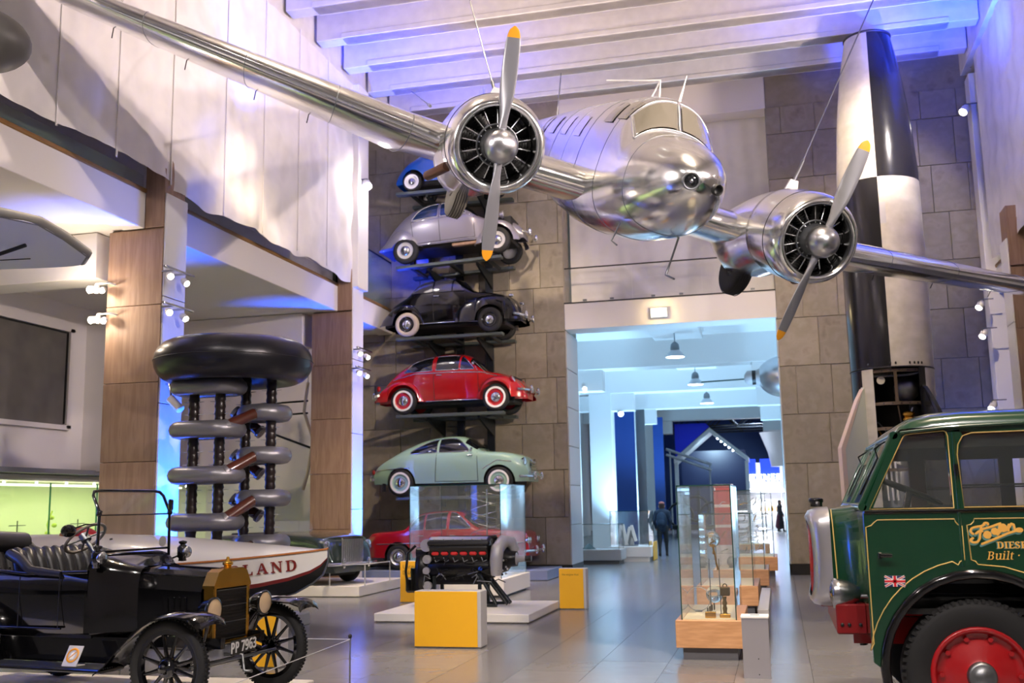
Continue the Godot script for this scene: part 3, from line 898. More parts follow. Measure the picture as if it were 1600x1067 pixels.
	for w in [[V(0.4, 0.4, 2.168), V(-5.05, 11.97, -15.9)], [V(0.35, 0.5, -2.168), V(2.9, 11.97, -17.8)], [V(-5.5, 0.6, 0.0), V(-4.5, 11.97, -23.2)], [V(-1.6, 0.1, 2.75), V(-8.3, 11.97, -23.2)]]:
		var a: Vector3 = T * w[0]
		single("suspension_cable", B.new().rod(a, w[1], 0.011, 6).rod(a, a.lerp(w[1], 0.06), 0.024, 6), M.dull_steel, ["steel cable from ceiling to the silver airliner's engine beside its windowed flank", "steel cable from ceiling to the engine nearer the rocket", "steel cable with turnbuckle behind the airliner's propeller", "steel cable from blue-lit beam to the silver wing"][names.get("suspension_cable", -1) + 1], "cable", Vector3.ZERO, "suspension cables")

# ---------------------------------------------------------------- rocket
func rocket() -> void:
	var o := thing("rocket", "tall black and white chequered rocket with opened engine bay and fins", "rocket", V(2.42, 0, -22.63))
	mat("rocket_white", "d3cdc2", 0.45, 0.0, {"tex": noise_tex(0.015, [Color(0.86, 0.86, 0.84), Color.WHITE], 256, 4), "scale": 0.7})
	mat("rocket_black", "1d1d20", 0.22, 0.0, {"rtex": noise_tex(0.02, [Color(0.7, 0.7, 0.7), Color.WHITE], 256, 3), "scale": 0.8})
	mat("fin_grey", "c3c8bd", 0.5)
	var seam := deg_to_rad(96.1)
	var up := P2([0.83, 8.3, 0.825, 8.6, 0.803, 8.95, 0.765, 9.5, 0.712, 10.1, 0.65, 10.6, 0.59, 11.0, 0.52, 11.4, 0.478, 11.62])
	var lo := P2([0.825, 4.36, 0.832, 5.5, 0.834, 6.75, 0.83, 8.3])
	for k in 4:
		var a0 := seam + k * PI / 2
		part(o, "skin_panel", B.new().lathe(up, Transform3D(), 16, a0, a0 + PI / 2), M.rocket_white if k % 2 == 0 else M.rocket_black)
		part(o, "skin_panel", B.new().lathe(lo, Transform3D(), 16, a0, a0 + PI / 2), M.rocket_black if k % 2 == 0 else M.rocket_white)
	part(o, "top_cap", B.new().lathe([Vector2(0.478, 11.62), Vector2(0.5, 11.63), Vector2(0.5, 11.66), Vector2(0, 11.67)], Transform3D(), 40), M.skirting_black)
	var tail := P2([0.76, 0.35, 0.79, 1.5, 0.81, 2.8, 0.82, 4.33])
	part(o, "tail_skin", B.new().lathe(tail, Transform3D(), 8, deg_to_rad(122), deg_to_rad(141)), M.rocket_white)
	part(o, "tail_skin", B.new().lathe(tail, Transform3D(), 16, deg_to_rad(141), deg_to_rad(200)), M.rocket_black)
	part(o, "tail_skin", B.new().lathe(tail, Transform3D(), 24, deg_to_rad(200), deg_to_rad(360)), M.rocket_white)
	part(o, "tail_skin", B.new().lathe(tail, Transform3D(), 10, deg_to_rad(0), deg_to_rad(46)), M.rocket_white)
	part(o, "tail_skin", B.new().lathe(tail, Transform3D(), 6, deg_to_rad(46), deg_to_rad(58)), M.rocket_black)
	part(o, "joint_ring", B.new().torus(V(0, 4.345, 0), Basis(), 0.822, 0.012, 48, 6), M.skirting_black)
	for a in [52, 58, 64, 71, 90, 97, 128]:
		part(o, "rivet", B.new().ell(V(0.83 * cos(deg_to_rad(a)), 4.42, 0.83 * sin(deg_to_rad(a))), V(0.02, 0.03, 0.02), Basis(), 8, 6), M.skirting_black)
	part(o, "hatch", B.new().grid(func(u, v):
		var a := deg_to_rad(lerpf(96, 88, u))
		return V(0.836 * cos(a), lerpf(7.3, 7.75, v), 0.836 * sin(a)), 4, 2), M.light_grey)
	part(o, "stand_ring", B.new().lathe([Vector2(0.74, 0.0), Vector2(0.8, 0.0), Vector2(0.8, 0.0), Vector2(0.8, 0.38), Vector2(0.8, 0.38), Vector2(0.7, 0.38)], Transform3D(), 40), M.dark_steel)
	# engine bay
	var bay := sub(o, "engine_bay")
	part(bay, "bay_lining", B.new().lathe(P2([0.55, 0.4, 0.6, 4.3]), Transform3D(), 24, deg_to_rad(150), deg_to_rad(390)), M.black_plastic)
	mat("bay_metal", "6a5b4d", 0.5, 0.6)
	for y in [4.28, 3.62, 3.12, 2.3]:
		part(bay, "frame_ring", B.new().lathe([Vector2(0.7, y - 0.03), Vector2(0.79, y - 0.03), Vector2(0.79, y - 0.03), Vector2(0.79, y + 0.03), Vector2(0.79, y + 0.03), Vector2(0.7, y + 0.03)], Transform3D(), 16, deg_to_rad(52), deg_to_rad(128)), M.bay_metal)
		for a in [62, 74, 86, 98, 110]:
			part(bay, "bolt", B.new().ell(V(0.795 * cos(deg_to_rad(a)), y, 0.795 * sin(deg_to_rad(a))), V(0.014, 0.014, 0.014), Basis(), 6, 4), M.skirting_black)
	part(bay, "strut", B.new().box(V(-0.02, 3.95, 0.76), V(0.06, 0.66, 0.05)), M.bay_metal)
	part(bay, "round_tank", B.new().ell(V(0.22, 3.92, 0.35), V(0.25, 0.25, 0.25)), M.dull_steel)
	part(bay, "white_disc", B.new().cyl(V(-0.28, 4.1, 0.6), V(-0.29, 4.1, 0.64), 0.08, 20), M.rocket_white)
	rng.seed = 55
	for i in 16:
		var a := V(rng.randf_range(-0.38, 0.42), rng.randf_range(1.6, 3.5), rng.randf_range(0.3, 0.62))
		part(bay, "pipe", B.new().tube([a, a + V(rng.randf_range(-0.1, 0.1), rng.randf_range(0.05, 0.3), 0.03), a + V(rng.randf_range(-0.15, 0.15), rng.randf_range(0.2, 0.5), rng.randf_range(-0.1, 0.1))], rng.randf_range(0.012, 0.028), 8), [M.steel, M.bay_metal, M.brass, M.dull_steel][i % 4])
	for i in 3:
		part(bay, "thin_pipe", B.new().rod(V(-0.3 + i * 0.09, 1.7, 0.68), V(-0.33 + i * 0.09, 3.0, 0.66), 0.02, 8), M.white_paint)
	for y in [3.4, 3.3]: part(bay, "valve", B.new().ell(V(0.2, y, 0.55), V(0.13, 0.07, 0.08)), M.brass)
	part(bay, "combustion_chamber", B.new().lathe(P2([0.3, 0.3, 0.42, 0.9, 0.5, 1.6, 0.45, 2.2, 0.2, 2.5]), Transform3D(), 24), M.dull_steel)
	# fins
	for k in 4:
		var a := deg_to_rad([141, 51, 231, 321][k])
		var d := V(cos(a), 0, sin(a))
		var xf := Transform3D(Basis(d, Vector3.UP, d.cross(Vector3.UP)), Vector3.ZERO)
		var m: Material = M.fin_grey if k != 1 else M.rocket_black
		var f := part(o, "fin", B.new().prism(PackedVector2Array([Vector2(0.72, 0.15), Vector2(1.38, 0.15), Vector2(1.42, 2.72), Vector2(0.8, 4.02), Vector2(0.78, 4.02)]), xf, 0.09), m)
		part(f, "fin_edge", B.new().prism(PackedVector2Array([Vector2(1.38, 0.15), Vector2(1.5, 0.15), Vector2(1.53, 2.75), Vector2(1.02, 3.72), Vector2(0.86, 3.95), Vector2(1.42, 2.72)]), xf, 0.1), mat("fin_edge", "d9c4b4", 0.5) if k != 1 else M.rocket_black)

# ---------------------------------------------------------------- lorry
func ribbon(b: B, pts: Array, w: float, z: float, d: float, sx: float, sy: float, ox: float, oy: float) -> void:
	# pts in drawing units, y down; one outline polygon for the stroke
	var line := PackedVector2Array()
	for p in pts: line.append(Vector2(ox + p.x * sx, oy - p.y * sy) * 1000.0)
	for poly in Geometry2D.offset_polyline(line, w * 500.0, Geometry2D.JOIN_ROUND, Geometry2D.END_ROUND):
		if Geometry2D.is_polygon_clockwise(poly): continue
		var q := PackedVector2Array()
		for p in poly: q.append(p / 1000.0)
		b.prism(q, Transform3D(Basis(), V(0, 0, z)), d)

func arc_pts(cx: float, cy: float, rx: float, ry: float, a0: float, a1: float, n := 12) -> Array:
	var r := []
	for i in n + 1:
		var a := deg_to_rad(lerpf(a0, a1, float(i) / n))
		r.append(Vector2(cx + rx * cos(a), cy + ry * sin(a)))
	return r

func lorry() -> void:
	var at := V(1.3, 0, -9.1)
	var o := thing("lorry", "dark green vintage lorry cab with gold lettering and red wheel", "truck", at)
	mat("lorry_green", "083a22", 0.22, 0.0, {"coat": 1.0})
	mat("lorry_red", "a90f16", 0.3, 0.0, {"coat": 0.8})
	mat("gold_line", "d8b56a", 0.4)
	mat("gold_letter", "efb455", 0.4)
	mat("letter_shade", "5f8f8a", 0.5)
	mat("cab_brown", "4a2c24", 0.6)
	var S := 1.1                       # half width
	var W := func(b: B) -> B: return b
	var near := S
	var sides := [1.0, -1.0]
	# below the waist: one panel each side, cut round the wheel arch
	for s in sides:
		var low := PackedVector2Array([Vector2(-0.71, 1.665), Vector2(-0.71, 0.6)])
		low.append(Vector2(-0.66, 0.56))
		for i in 15:
			var a := PI - PI * i / 14.0
			low.append(Vector2(0.02 + 0.66 * cos(a), 0.56 + 0.66 * sin(a)))
		low.append(Vector2(1.9, 0.66)); low.append(Vector2(1.9, 1.665))
		part(o, "side_panel", B.new().prism(low, Transform3D(Basis(), V(0, 0, s * (S - 0.025))), 0.05), M.lorry_green)
		# window surround
		var fr := B.new()
		for p in [[[-0.71, 1.665], [-0.65, 1.665], [-0.41, 2.19], [-0.46, 2.21]], [[-0.46, 2.21], [-0.41, 2.19], [-0.36, 2.2], [-0.12, 2.215], [0.4, 2.2], [1.9, 2.2], [1.9, 2.27], [-0.09, 2.26], [-0.4, 2.235]], [[-0.115, 2.215], [-0.1, 1.665], [-0.03, 1.665], [-0.04, 2.05], [0.0, 2.19], [-0.02, 2.225]], [[1.35, 1.665], [1.9, 1.665], [1.9, 2.22], [1.35, 2.22]]]:
			var poly := PackedVector2Array()
			for q in p: poly.append(Vector2(q[0], q[1]))
			fr.prism(poly, Transform3D(Basis(), V(0, 0, s * (S - 0.03))), 0.06)
		part(o, "window_surround", fr, M.lorry_green)
		var inn := B.new()
		for p in [[-0.14, 1.66, -0.0, 2.2], [0.62, 1.66, 0.74, 2.2], [1.3, 1.66, 1.42, 2.2]]: inn.box(V((p[0] + p[2]) / 2, (p[1] + p[3]) / 2, s * (S - 0.085)), V(p[2] - p[0], p[3] - p[1], 0.03), 0.006)
		inn.box(V(0.56, 2.14, s * (S - 0.085)), V(1.74, 0.12, 0.028), 0.006).box(V(0.4, 1.6, s * (S - 0.085)), V(2.0, 0.1, 0.028), 0.006)
		if s < 0: part(o, "inner_frame", inn, M.cab_brown, "brown wooden inner window frame")
		part(o, "waist_moulding", B.new().box(V(0.6, 1.652, s * (S + 0.004)), V(2.62, 0.022, 0.02), 0.004), M.black_gloss)
		var gl := part(o, "door_window", B.new().prism(PackedVector2Array([Vector2(-0.65, 1.67), Vector2(-0.1, 1.67), Vector2(-0.12, 2.21), Vector2(-0.4, 2.19)]), Transform3D(Basis(), V(0, 0, s * (S - 0.035))), 0.006), M.glass)
		part(o, "rear_window", B.new().prism(PackedVector2Array([Vector2(-0.03, 1.67), Vector2(1.35, 1.67), Vector2(1.35, 2.2), Vector2(0.02, 2.19), Vector2(-0.04, 2.05)]), Transform3D(Basis(), V(0, 0, s * (S - 0.035))), 0.006), M.glass)
		part(o, "guard_rail", B.new().rod(V(-0.02, 1.83, s * (S - 0.07)), V(1.35, 1.835, s * (S - 0.07)), 0.008, 6), M.steel if s < 0 else M.black_gloss)
	# gold coach lines on the near side
	var zf := S + 0.0015
	var gl2 := B.new()
	var outl := func(pts: Array, closed: bool):
		var q := []
		for p in pts: q.append(V(p[0], p[1], zf))
		gl2.tube(q, 0.0045, 4, true, closed)
	outl.call([[-0.668, 1.672], [-0.402, 2.185], [-0.385, 2.2], [-0.34, 2.207], [-0.125, 2.222], [-0.108, 2.21], [-0.1, 2.18], [-0.096, 1.672]], true)
	outl.call([[1.5, 1.675], [-0.028, 1.675], [-0.045, 2.05], [-0.035, 2.12], [0.0, 2.18], [0.06, 2.2], [1.5, 2.215]], false)
	var l1 := [[-0.62, 1.595], [-0.1, 1.595], [-0.095, 1.575], [-0.08, 1.555], [-0.055, 1.545], [-0.055, 1.31], [-0.085, 1.3], [-0.1, 1.275]]
	for i in 10:
		var a := lerpf(1.78, 2.98, i / 9.0)
		l1.append([0.02 + 0.755 * cos(a), 0.56 + 0.755 * sin(a)])
	l1.append_array([[-0.7, 0.73], [-0.7, 1.545], [-0.665, 1.555], [-0.645, 1.575]])
	outl.call(l1, true)
	outl.call([[1.5, 1.595], [0.03, 1.595], [0.025, 1.575], [0.005, 1.555], [-0.02, 1.55], [-0.012, 1.31], [0.015, 1.3], [0.03, 1.278], [0.2, 1.26], [0.42, 1.19], [0.6, 1.04], [0.7, 0.85]], false)
	part(o, "coach_line", gl2, M.gold_line, "thin gold coach line")
	# lettering
	var f0 := {"x": 1.2267 - at.x, "y": 1.712, "k": 0.000478, "ky": 0.000468}
	var strokes := [
		arc_pts(215, 430, 62, 52, 120, 255, 8) + [Vector2(250, 368), Vector2(300, 362)] + arc_pts(372, 330, 28, 18, 150, 380, 8),
		[Vector2(305, 365), Vector2(285, 440), Vector2(272, 540), Vector2(245, 585)] + arc_pts(195, 570, 52, 32, 30, 250, 8),
		[Vector2(225, 470), Vector2(262, 440), Vector2(310, 438)],
		[Vector2(300, 410), Vector2(430, 375), Vector2(565, 325), Vector2(540, 420), Vector2(515, 490)],
		arc_pts(378, 490, 42, 42, 20, 350, 14),
		arc_pts(482, 440, 34, 38, 20, 350, 12),
		[Vector2(515, 490), Vector2(560, 440), Vector2(630, 390)] + arc_pts(600, 385, 34, 42, -30, -290, 10),
		[Vector2(600, 440), Vector2(650, 420), Vector2(680, 345), Vector2(668, 430)],
		[Vector2(672, 400), Vector2(715, 330), Vector2(745, 345), Vector2(755, 420), Vector2(785, 440)],
		arc_pts(815, 425, 36, 22, 200, 520, 12),
		[Vector2(785, 430), Vector2(660, 470), Vector2(480, 550), Vector2(295, 625)]]
	var sh := B.new(); var fg := B.new()
	var zi := 0.0
	for st in strokes:
		zi += 0.00015
		ribbon(sh, st, 0.017, zf - 0.0012 + zi, 0.002, f0.k, f0.ky, f0.x - 0.008, f0.y - 0.013)
		ribbon(fg, st, 0.0155, zf + 0.0016 + zi, 0.003, f0.k, f0.ky, f0.x, f0.y)
	part(o, "letter_shadow", sh, M.letter_shade)
	part(o, "lettering", fg, M.gold_letter, "gold script lettering")
	for t in [[0.0, 0.0, M.gold_letter, 0.0025], [-0.006, -0.004, M.letter_shade, 0.0]]:
		text(o, "lettering", "DIESEL", 0.047, t[2], Transform3D(Basis(), V(f0.x + 490 * f0.k + t[0], f0.y - 645 * f0.ky + t[1], zf + t[3])), "Droid Serif", true, false, HORIZONTAL_ALIGNMENT_LEFT, 0.003)
	text(o, "lettering", "Built · 19", 0.056, M.gold_letter, Transform3D(Basis(V(1, 0, 0), V(0.22, 1, 0), V(0, 0, 1)), V(f0.x + 350 * f0.k, f0.y - 800 * f0.ky, zf + 0.002)), "Droid Serif", false, true, HORIZONTAL_ALIGNMENT_LEFT, 0.003)
	# flag plate
	var fl := sub(o, "flag_plate", V(0.77 - at.x, 1.163, zf))
	part(fl, "blue_field", B.new().box(Vector3.ZERO, V(0.14, 0.076, 0.004), 0.001), mat("flag_blue", "1b2a63", 0.5))
	mat("flag_red", "d0212f", 0.5)
	var wh := B.new(); var rd := B.new()
	for q in [[1, 1], [1, -1]]:
		var dg := Vector2(0.068 * q[0], 0.036 * q[1])
		var nn := Vector2(-dg.y, dg.x).normalized()
		wh.prism(PackedVector2Array([-dg - nn * 0.008, dg - nn * 0.008, dg + nn * 0.008, -dg + nn * 0.008]), Transform3D(Basis(), V(0, 0, 0.003)), 0.001)
		rd.prism(PackedVector2Array([-dg - nn * 0.003, dg - nn * 0.003, dg + nn * 0.003, -dg + nn * 0.003]), Transform3D(Basis(), V(0, 0, 0.0038)), 0.001)
	wh.box(V(0, 0, 0.0045), V(0.14, 0.026, 0.001)).box(V(0, 0, 0.0045), V(0.03, 0.076, 0.001))
	rd.box(V(0, 0, 0.0055), V(0.14, 0.015, 0.001)).box(V(0, 0, 0.0055), V(0.017, 0.076, 0.001))
	part(fl, "white_cross", wh, M.white_paint)
	part(fl, "red_cross", rd, M.flag_red)
	# door seam, hinges, handle
	part(o, "door_seam", B.new().box(V(-0.065, 1.74, S + 0.002), V(0.02, 0.95, 0.012), 0.004), M.lorry_green)
	part(o, "hinge", B.new().cyl(V(-0.065, 1.9, S + 0.02), V(-0.065, 1.98, S + 0.02), 0.018, 10), M.black_gloss)
	part(o, "door_handle", B.new().box(V(-0.62, 1.345, S + 0.025), V(0.03, 0.045, 0.05), 0.006).rod(V(-0.62, 1.345, S + 0.05), V(-0.54, 1.345, S + 0.055), 0.014, 8), M.black_gloss)
	# roof shell
	var rr := []
	for q in [[-0.46, 2.21, 0.0], [-0.42, 2.262, 0.25], [-0.34, 2.305, 0.6], [-0.2, 2.33, 0.85], [0.0, 2.34, 1.0], [1.0, 2.345, 1.0], [1.9, 2.345, 1.0]]:
		var ring := PackedVector3Array()
		for k in 13:
			var a := PI * k / 12
			var ed: float = 2.235 + 0.02 * q[2] if q[0] > -0.45 else 2.205
			ring.append(V(q[0], ed + (q[1] - ed) * pow(sin(a), 0.5) + 0.05 * q[2] * sin(a), -(S + 0.012) * cos(a) / maxf(absf(cos(a)), 0.0001) * pow(absf(cos(a)), 0.35) if absf(cos(a)) > 0.001 else 0.0))
		rr.append(ring)
	part(o, "roof", B.new().loft(rr, false), M.lorry_green)
	part(o, "rain_gutter", B.new().tube([V(-0.42, 2.215, S + 0.015), V(-0.1, 2.245, S + 0.02), V(0.5, 2.262, S + 0.02), V(1.9, 2.262, S + 0.02)], 0.012, 6), M.lorry_green)
	part(o, "headlining", B.new().box(V(0.75, 2.2, 0), V(2.2, 0.02, 2 * S - 0.14)), M.cab_brown)
	part(o, "cab_back", B.new().box(V(1.85, 1.45, 0), V(0.06, 1.6, 2 * S - 0.1)), M.cab_brown)
	part(o, "cab_floor", B.new().box(V(0.6, 0.95, 0), V(2.5, 0.04, 2 * S - 0.1)), M.black_plastic)
	# front: bulkhead, windscreen panes, hood and radiator shell
	part(o, "front_panel", B.new().box(V(-0.69, 1.2, 0), V(0.05, 0.95, 2 * S - 0.02), 0.02), M.lorry_green)
	var wsb := Basis(V(0, 0, 1), atan2(0.54, 0.25) - PI / 2)
	var wf := B.new()
	for zz in [-S + 0.04, 0.0, S - 0.04]: wf.rod(V(-0.72, 1.68, zz), V(-0.46, 2.21, zz), 0.03, 8)
	wf.rod(V(-0.715, 1.69, -S), V(-0.715, 1.69, S), 0.03, 8).rod(V(-0.465, 2.2, -S), V(-0.465, 2.2, S), 0.03, 8)
	part(o, "windscreen_frame", wf, M.lorry_green)
	for s in [1, -1]:
		part(o, "windscreen_pane", B.new().prism(PackedVector2Array([Vector2(-0.725, 1.7), Vector2(-0.47, 2.2), Vector2(-0.463, 2.2), Vector2(-0.718, 1.7)]), Transform3D(Basis(), V(0, 0, s * S / 2)), S - 0.1), M.glass)
		part(o, "wiper", B.new().tube([V(-0.5, 2.17, s * 0.8), V(-0.58, 2.12, s * 0.82), V(-0.56, 2.05, s * 0.8), V(-0.7, 1.78, s * 0.75)], 0.008, 6), M.black_gloss)
	var hd := []
	for q in [[-0.92, 0.43, 1.675, 0.98], [-0.8, 0.5, 1.69, 0.92], [-0.71, 0.62, 1.71, 0.85]]:
		var ring := PackedVector3Array()
		for k in 17:
			var a := PI * k / 16
			ring.append(V(q[0], q[3] + (q[2] - q[3]) * pow(sin(a), 0.3), -q[1] * signf(cos(a)) * pow(absf(cos(a)), 0.3)))
		hd.append(ring)
	part(o, "hood", B.new().loft(hd, false), M.lorry_green)
	part(o, "hood_line", B.new().tube([V(-0.905, 1.67, 0.4), V(-0.9, 1.55, 0.445), V(-0.885, 1.0, 0.45)], 0.005, 4), M.gold_line)
	var rs := []
	for q in [[-1.09, 0.33, 1.58, 0.98], [-1.1, 0.36, 1.61, 0.96], [-1.07, 0.41, 1.66, 0.92], [-1.0, 0.44, 1.685, 0.9], [-0.92, 0.445, 1.69, 0.9]]:
		var ring := PackedVector3Array()
		for k in 32:
			var a := TAU * k / 32
			var ym: float = (q[2] + q[3]) / 2
			ring.append(V(q[0] + (0.04 if q[0] < -1.06 else 0.0) * (1.0 - absf(sin(a))), ym + (q[2] - ym) * signf(sin(a)) * pow(absf(sin(a)), 0.35), q[1] * signf(cos(a)) * pow(absf(cos(a)), 0.45)))
		rs.append(ring)
	part(o, "radiator_shell", B.new().loft(rs, true, false, true), mat("cast_alu", "cdccd0", 0.3, 0.85))
	part(o, "radiator_core", B.new().box(V(-1.03, 1.29, 0), V(0.03, 0.62, 0.66), 0.01), mat("core_red", "5e1714", 0.5))
	for k in 9: part(o, "radiator_slat", B.new().box(V(-1.06, 1.29, -0.28 + k * 0.07), V(0.025, 0.6, 0.01)), M.lorry_red)
	part(o, "filler_cap", B.new().lathe([Vector2(0.05, 0), Vector2(0.05, 0.03), Vector2(0.06, 0.04), Vector2(0.06, 0.06), Vector2(0.05, 0.07), Vector2(0, 0.075)], Transform3D(Basis(), V(-1.0, 1.69, 0)), 16), M.black_gloss)
	for s in [1, -1]:
		var hl := part(o, "headlamp", B.new().lathe([Vector2(0.0, -0.14), Vector2(0.05, -0.12), Vector2(0.09, -0.06), Vector2(0.11, 0.02), Vector2(0.115, 0.06), Vector2(0.1, 0.075)], Transform3D(Basis(V(0, 1, 0), V(-1, 0, 0), V(0, 0, 1)), V(-0.87, 1.04, s * 0.66)), 24), M.steel)
		part(hl, "lens", B.new().lathe([Vector2(0.1, 0.07), Vector2(0.06, 0.09), Vector2(0, 0.1)], Transform3D(Basis(V(0, 1, 0), V(-1, 0, 0), V(0, 0, 1)), V(-0.87, 1.04, s * 0.66)), 20), M.dark_glass)
		part(o, "lamp_bracket", B.new().rod(V(-0.8, 1.02, s * 0.66), V(-0.68, 1.02, s * 0.66), 0.018, 8), M.steel)
	var bp := part(o, "bumper_plate", B.new().box(V(-0.82, 0.86, 0), V(0.22, 0.22, 1.5), 0.01).box(V(-0.96, 0.93, 0), V(0.12, 0.04, 0.6), 0.005), mat("chassis_red", "7d0d12", 0.4))
	for x in [-0.89, -0.84, -0.76]: part(bp, "bolt", B.new().ell(V(x, 0.82, 0.755), V(0.014, 0.014, 0.008), Basis(), 8, 5), M.skirting_black)
	# wheel arch lip, wheels
	for s in [1, -1]:
		var ar := []
		for i in 19:
			var a := PI * 1.06 - PI * 1.1 * i / 18.0
			ar.append(V(0.02 + 0.655 * cos(a), 0.56 + 0.655 * sin(a), s * (S + 0.005)))
		part(o, "wheel_arch", B.new().tube(ar, 0.035, 8), M.black_gloss)
		part(o, "arch_lining", B.new().lathe([Vector2(0.66, -0.5), Vector2(0.66, 0.0)], Transform3D(Basis(V(1, 0, 0), V(0, 0, s), V(0, 1, 0)), V(0.02, 0.56, s * (S - 0.02))), 24, 0.0 if s > 0 else 0.0, PI), M.black_gloss)
		lorry_wheel(o, V(0.0, 0.515, s * (S - 0.16)), s)
	part(o, "chassis_rail", B.new().box(V(0.9, 0.75, 0.42), V(3.4, 0.2, 0.08)).box(V(0.9, 0.75, -0.42), V(3.4, 0.2, 0.08)), M.lorry_red)
	part(o, "axle", B.new().cyl(V(0, 0.515, -0.9), V(0, 0.515, 0.9), 0.06, 12), M.black_plastic)
	# interior
	part(o, "steering_wheel", B.new().torus(V(-0.33, 1.8, 0.62), Basis(V(0, 0, 1), deg_to_rad(-24)), 0.24, 0.014, 32, 8).rod(V(-0.33, 1.8, 0.4), V(-0.33, 1.8, 0.84), 0.012, 6).rod(V(-0.55, 1.89, 0.62), V(-0.12, 1.7, 0.62), 0.012, 6), M.black_gloss)
	part(o, "steering_column", B.new().rod(V(-0.33, 1.8, 0.62), V(-0.5, 1.2, 0.62), 0.025, 8), M.black_gloss)
	var seat := sub(o, "driver_seat", V(0.55, 1.3, 0.45))
	part(seat, "cushion", B.new().box(V(0, 0.05, 0), V(0.5, 0.16, 0.6), 0.05), M.black_plastic)
	part(seat, "backrest", B.new().ell(V(0.3, 0.5, 0), V(0.2, 0.36, 0.32), Basis(V(0, 0, 1), -0.25), 20, 12), M.black_plastic)
	part(o, "engine_cover", B.new().box(V(0.1, 1.25, -0.1), V(1.2, 0.5, 0.6), 0.08), M.black_plastic)
	part(o, "gear_lever", B.new().tube([V(0.75, 1.5, 0.7), V(0.72, 1.9, 0.7), V(0.66, 2.15, 0.7)], 0.012, 6), M.black_gloss)
	# flatbed behind the cab
	part(o, "load_bed", B.new().box(V(2.6, 1.05, 0), V(1.3, 0.2, 2.2), 0.02), M.lorry_green)

func lorry_wheel(o: Node3D, at: Vector3, s: float) -> void:
	var w := sub(o, "wheel", at)
	var xf := Transform3D(Basis(V(1, 0, 0), V(0, 0, s), V(0, 1, 0)), Vector3.ZERO)
	part(w, "tyre", B.new().lathe([Vector2(0.3, -0.12), Vector2(0.42, -0.135), Vector2(0.49, -0.12), Vector2(0.513, -0.09), Vector2(0.517, 0.0), Vector2(0.513, 0.09), Vector2(0.495, 0.12), Vector2(0.46, 0.132), Vector2(0.42, 0.137), Vector2(0.38, 0.133), Vector2(0.33, 0.12), Vector2(0.3, 0.11)], xf, 56), M.rubber)
	var tr := B.new()
	for k in 64:
		var a := TAU * k / 64
		var c := xf * V(0.507 * cos(a), 0.1, 0.507 * sin(a))
		tr.box(c, V(0.03, 0.022, 0.05), 0.0, Basis(V(0, 0, 1), atan2(c.y, c.x)))
	part(w, "tread_block", tr, M.rubber).set_meta("kind", "stuff")
	part(w, "rim", B.new().lathe([Vector2(0.335, 0.12), Vector2(0.33, 0.135), Vector2(0.315, 0.14), Vector2(0.3, 0.13), Vector2(0.295, 0.09), Vector2(0.28, 0.075), Vector2(0.23, 0.085), Vector2(0.2, 0.1), Vector2(0.12, 0.12), Vector2(0.1, 0.13)], xf, 40), M.lorry_red)
	for k in 10:
		var a := TAU * k / 10
		part(w, "wheel_nut", B.new().cyl(xf * V(0.255 * cos(a), 0.07, 0.255 * sin(a)), xf * V(0.255 * cos(a), 0.105, 0.255 * sin(a)), 0.018, 6), M.lorry_red)
	part(w, "hub_cap", B.new().lathe([Vector2(0.1, 0.12), Vector2(0.095, 0.165), Vector2(0.08, 0.175), Vector2(0.06, 0.172), Vector2(0.05, 0.185), Vector2(0, 0.19)], xf, 24), M.dull_steel)

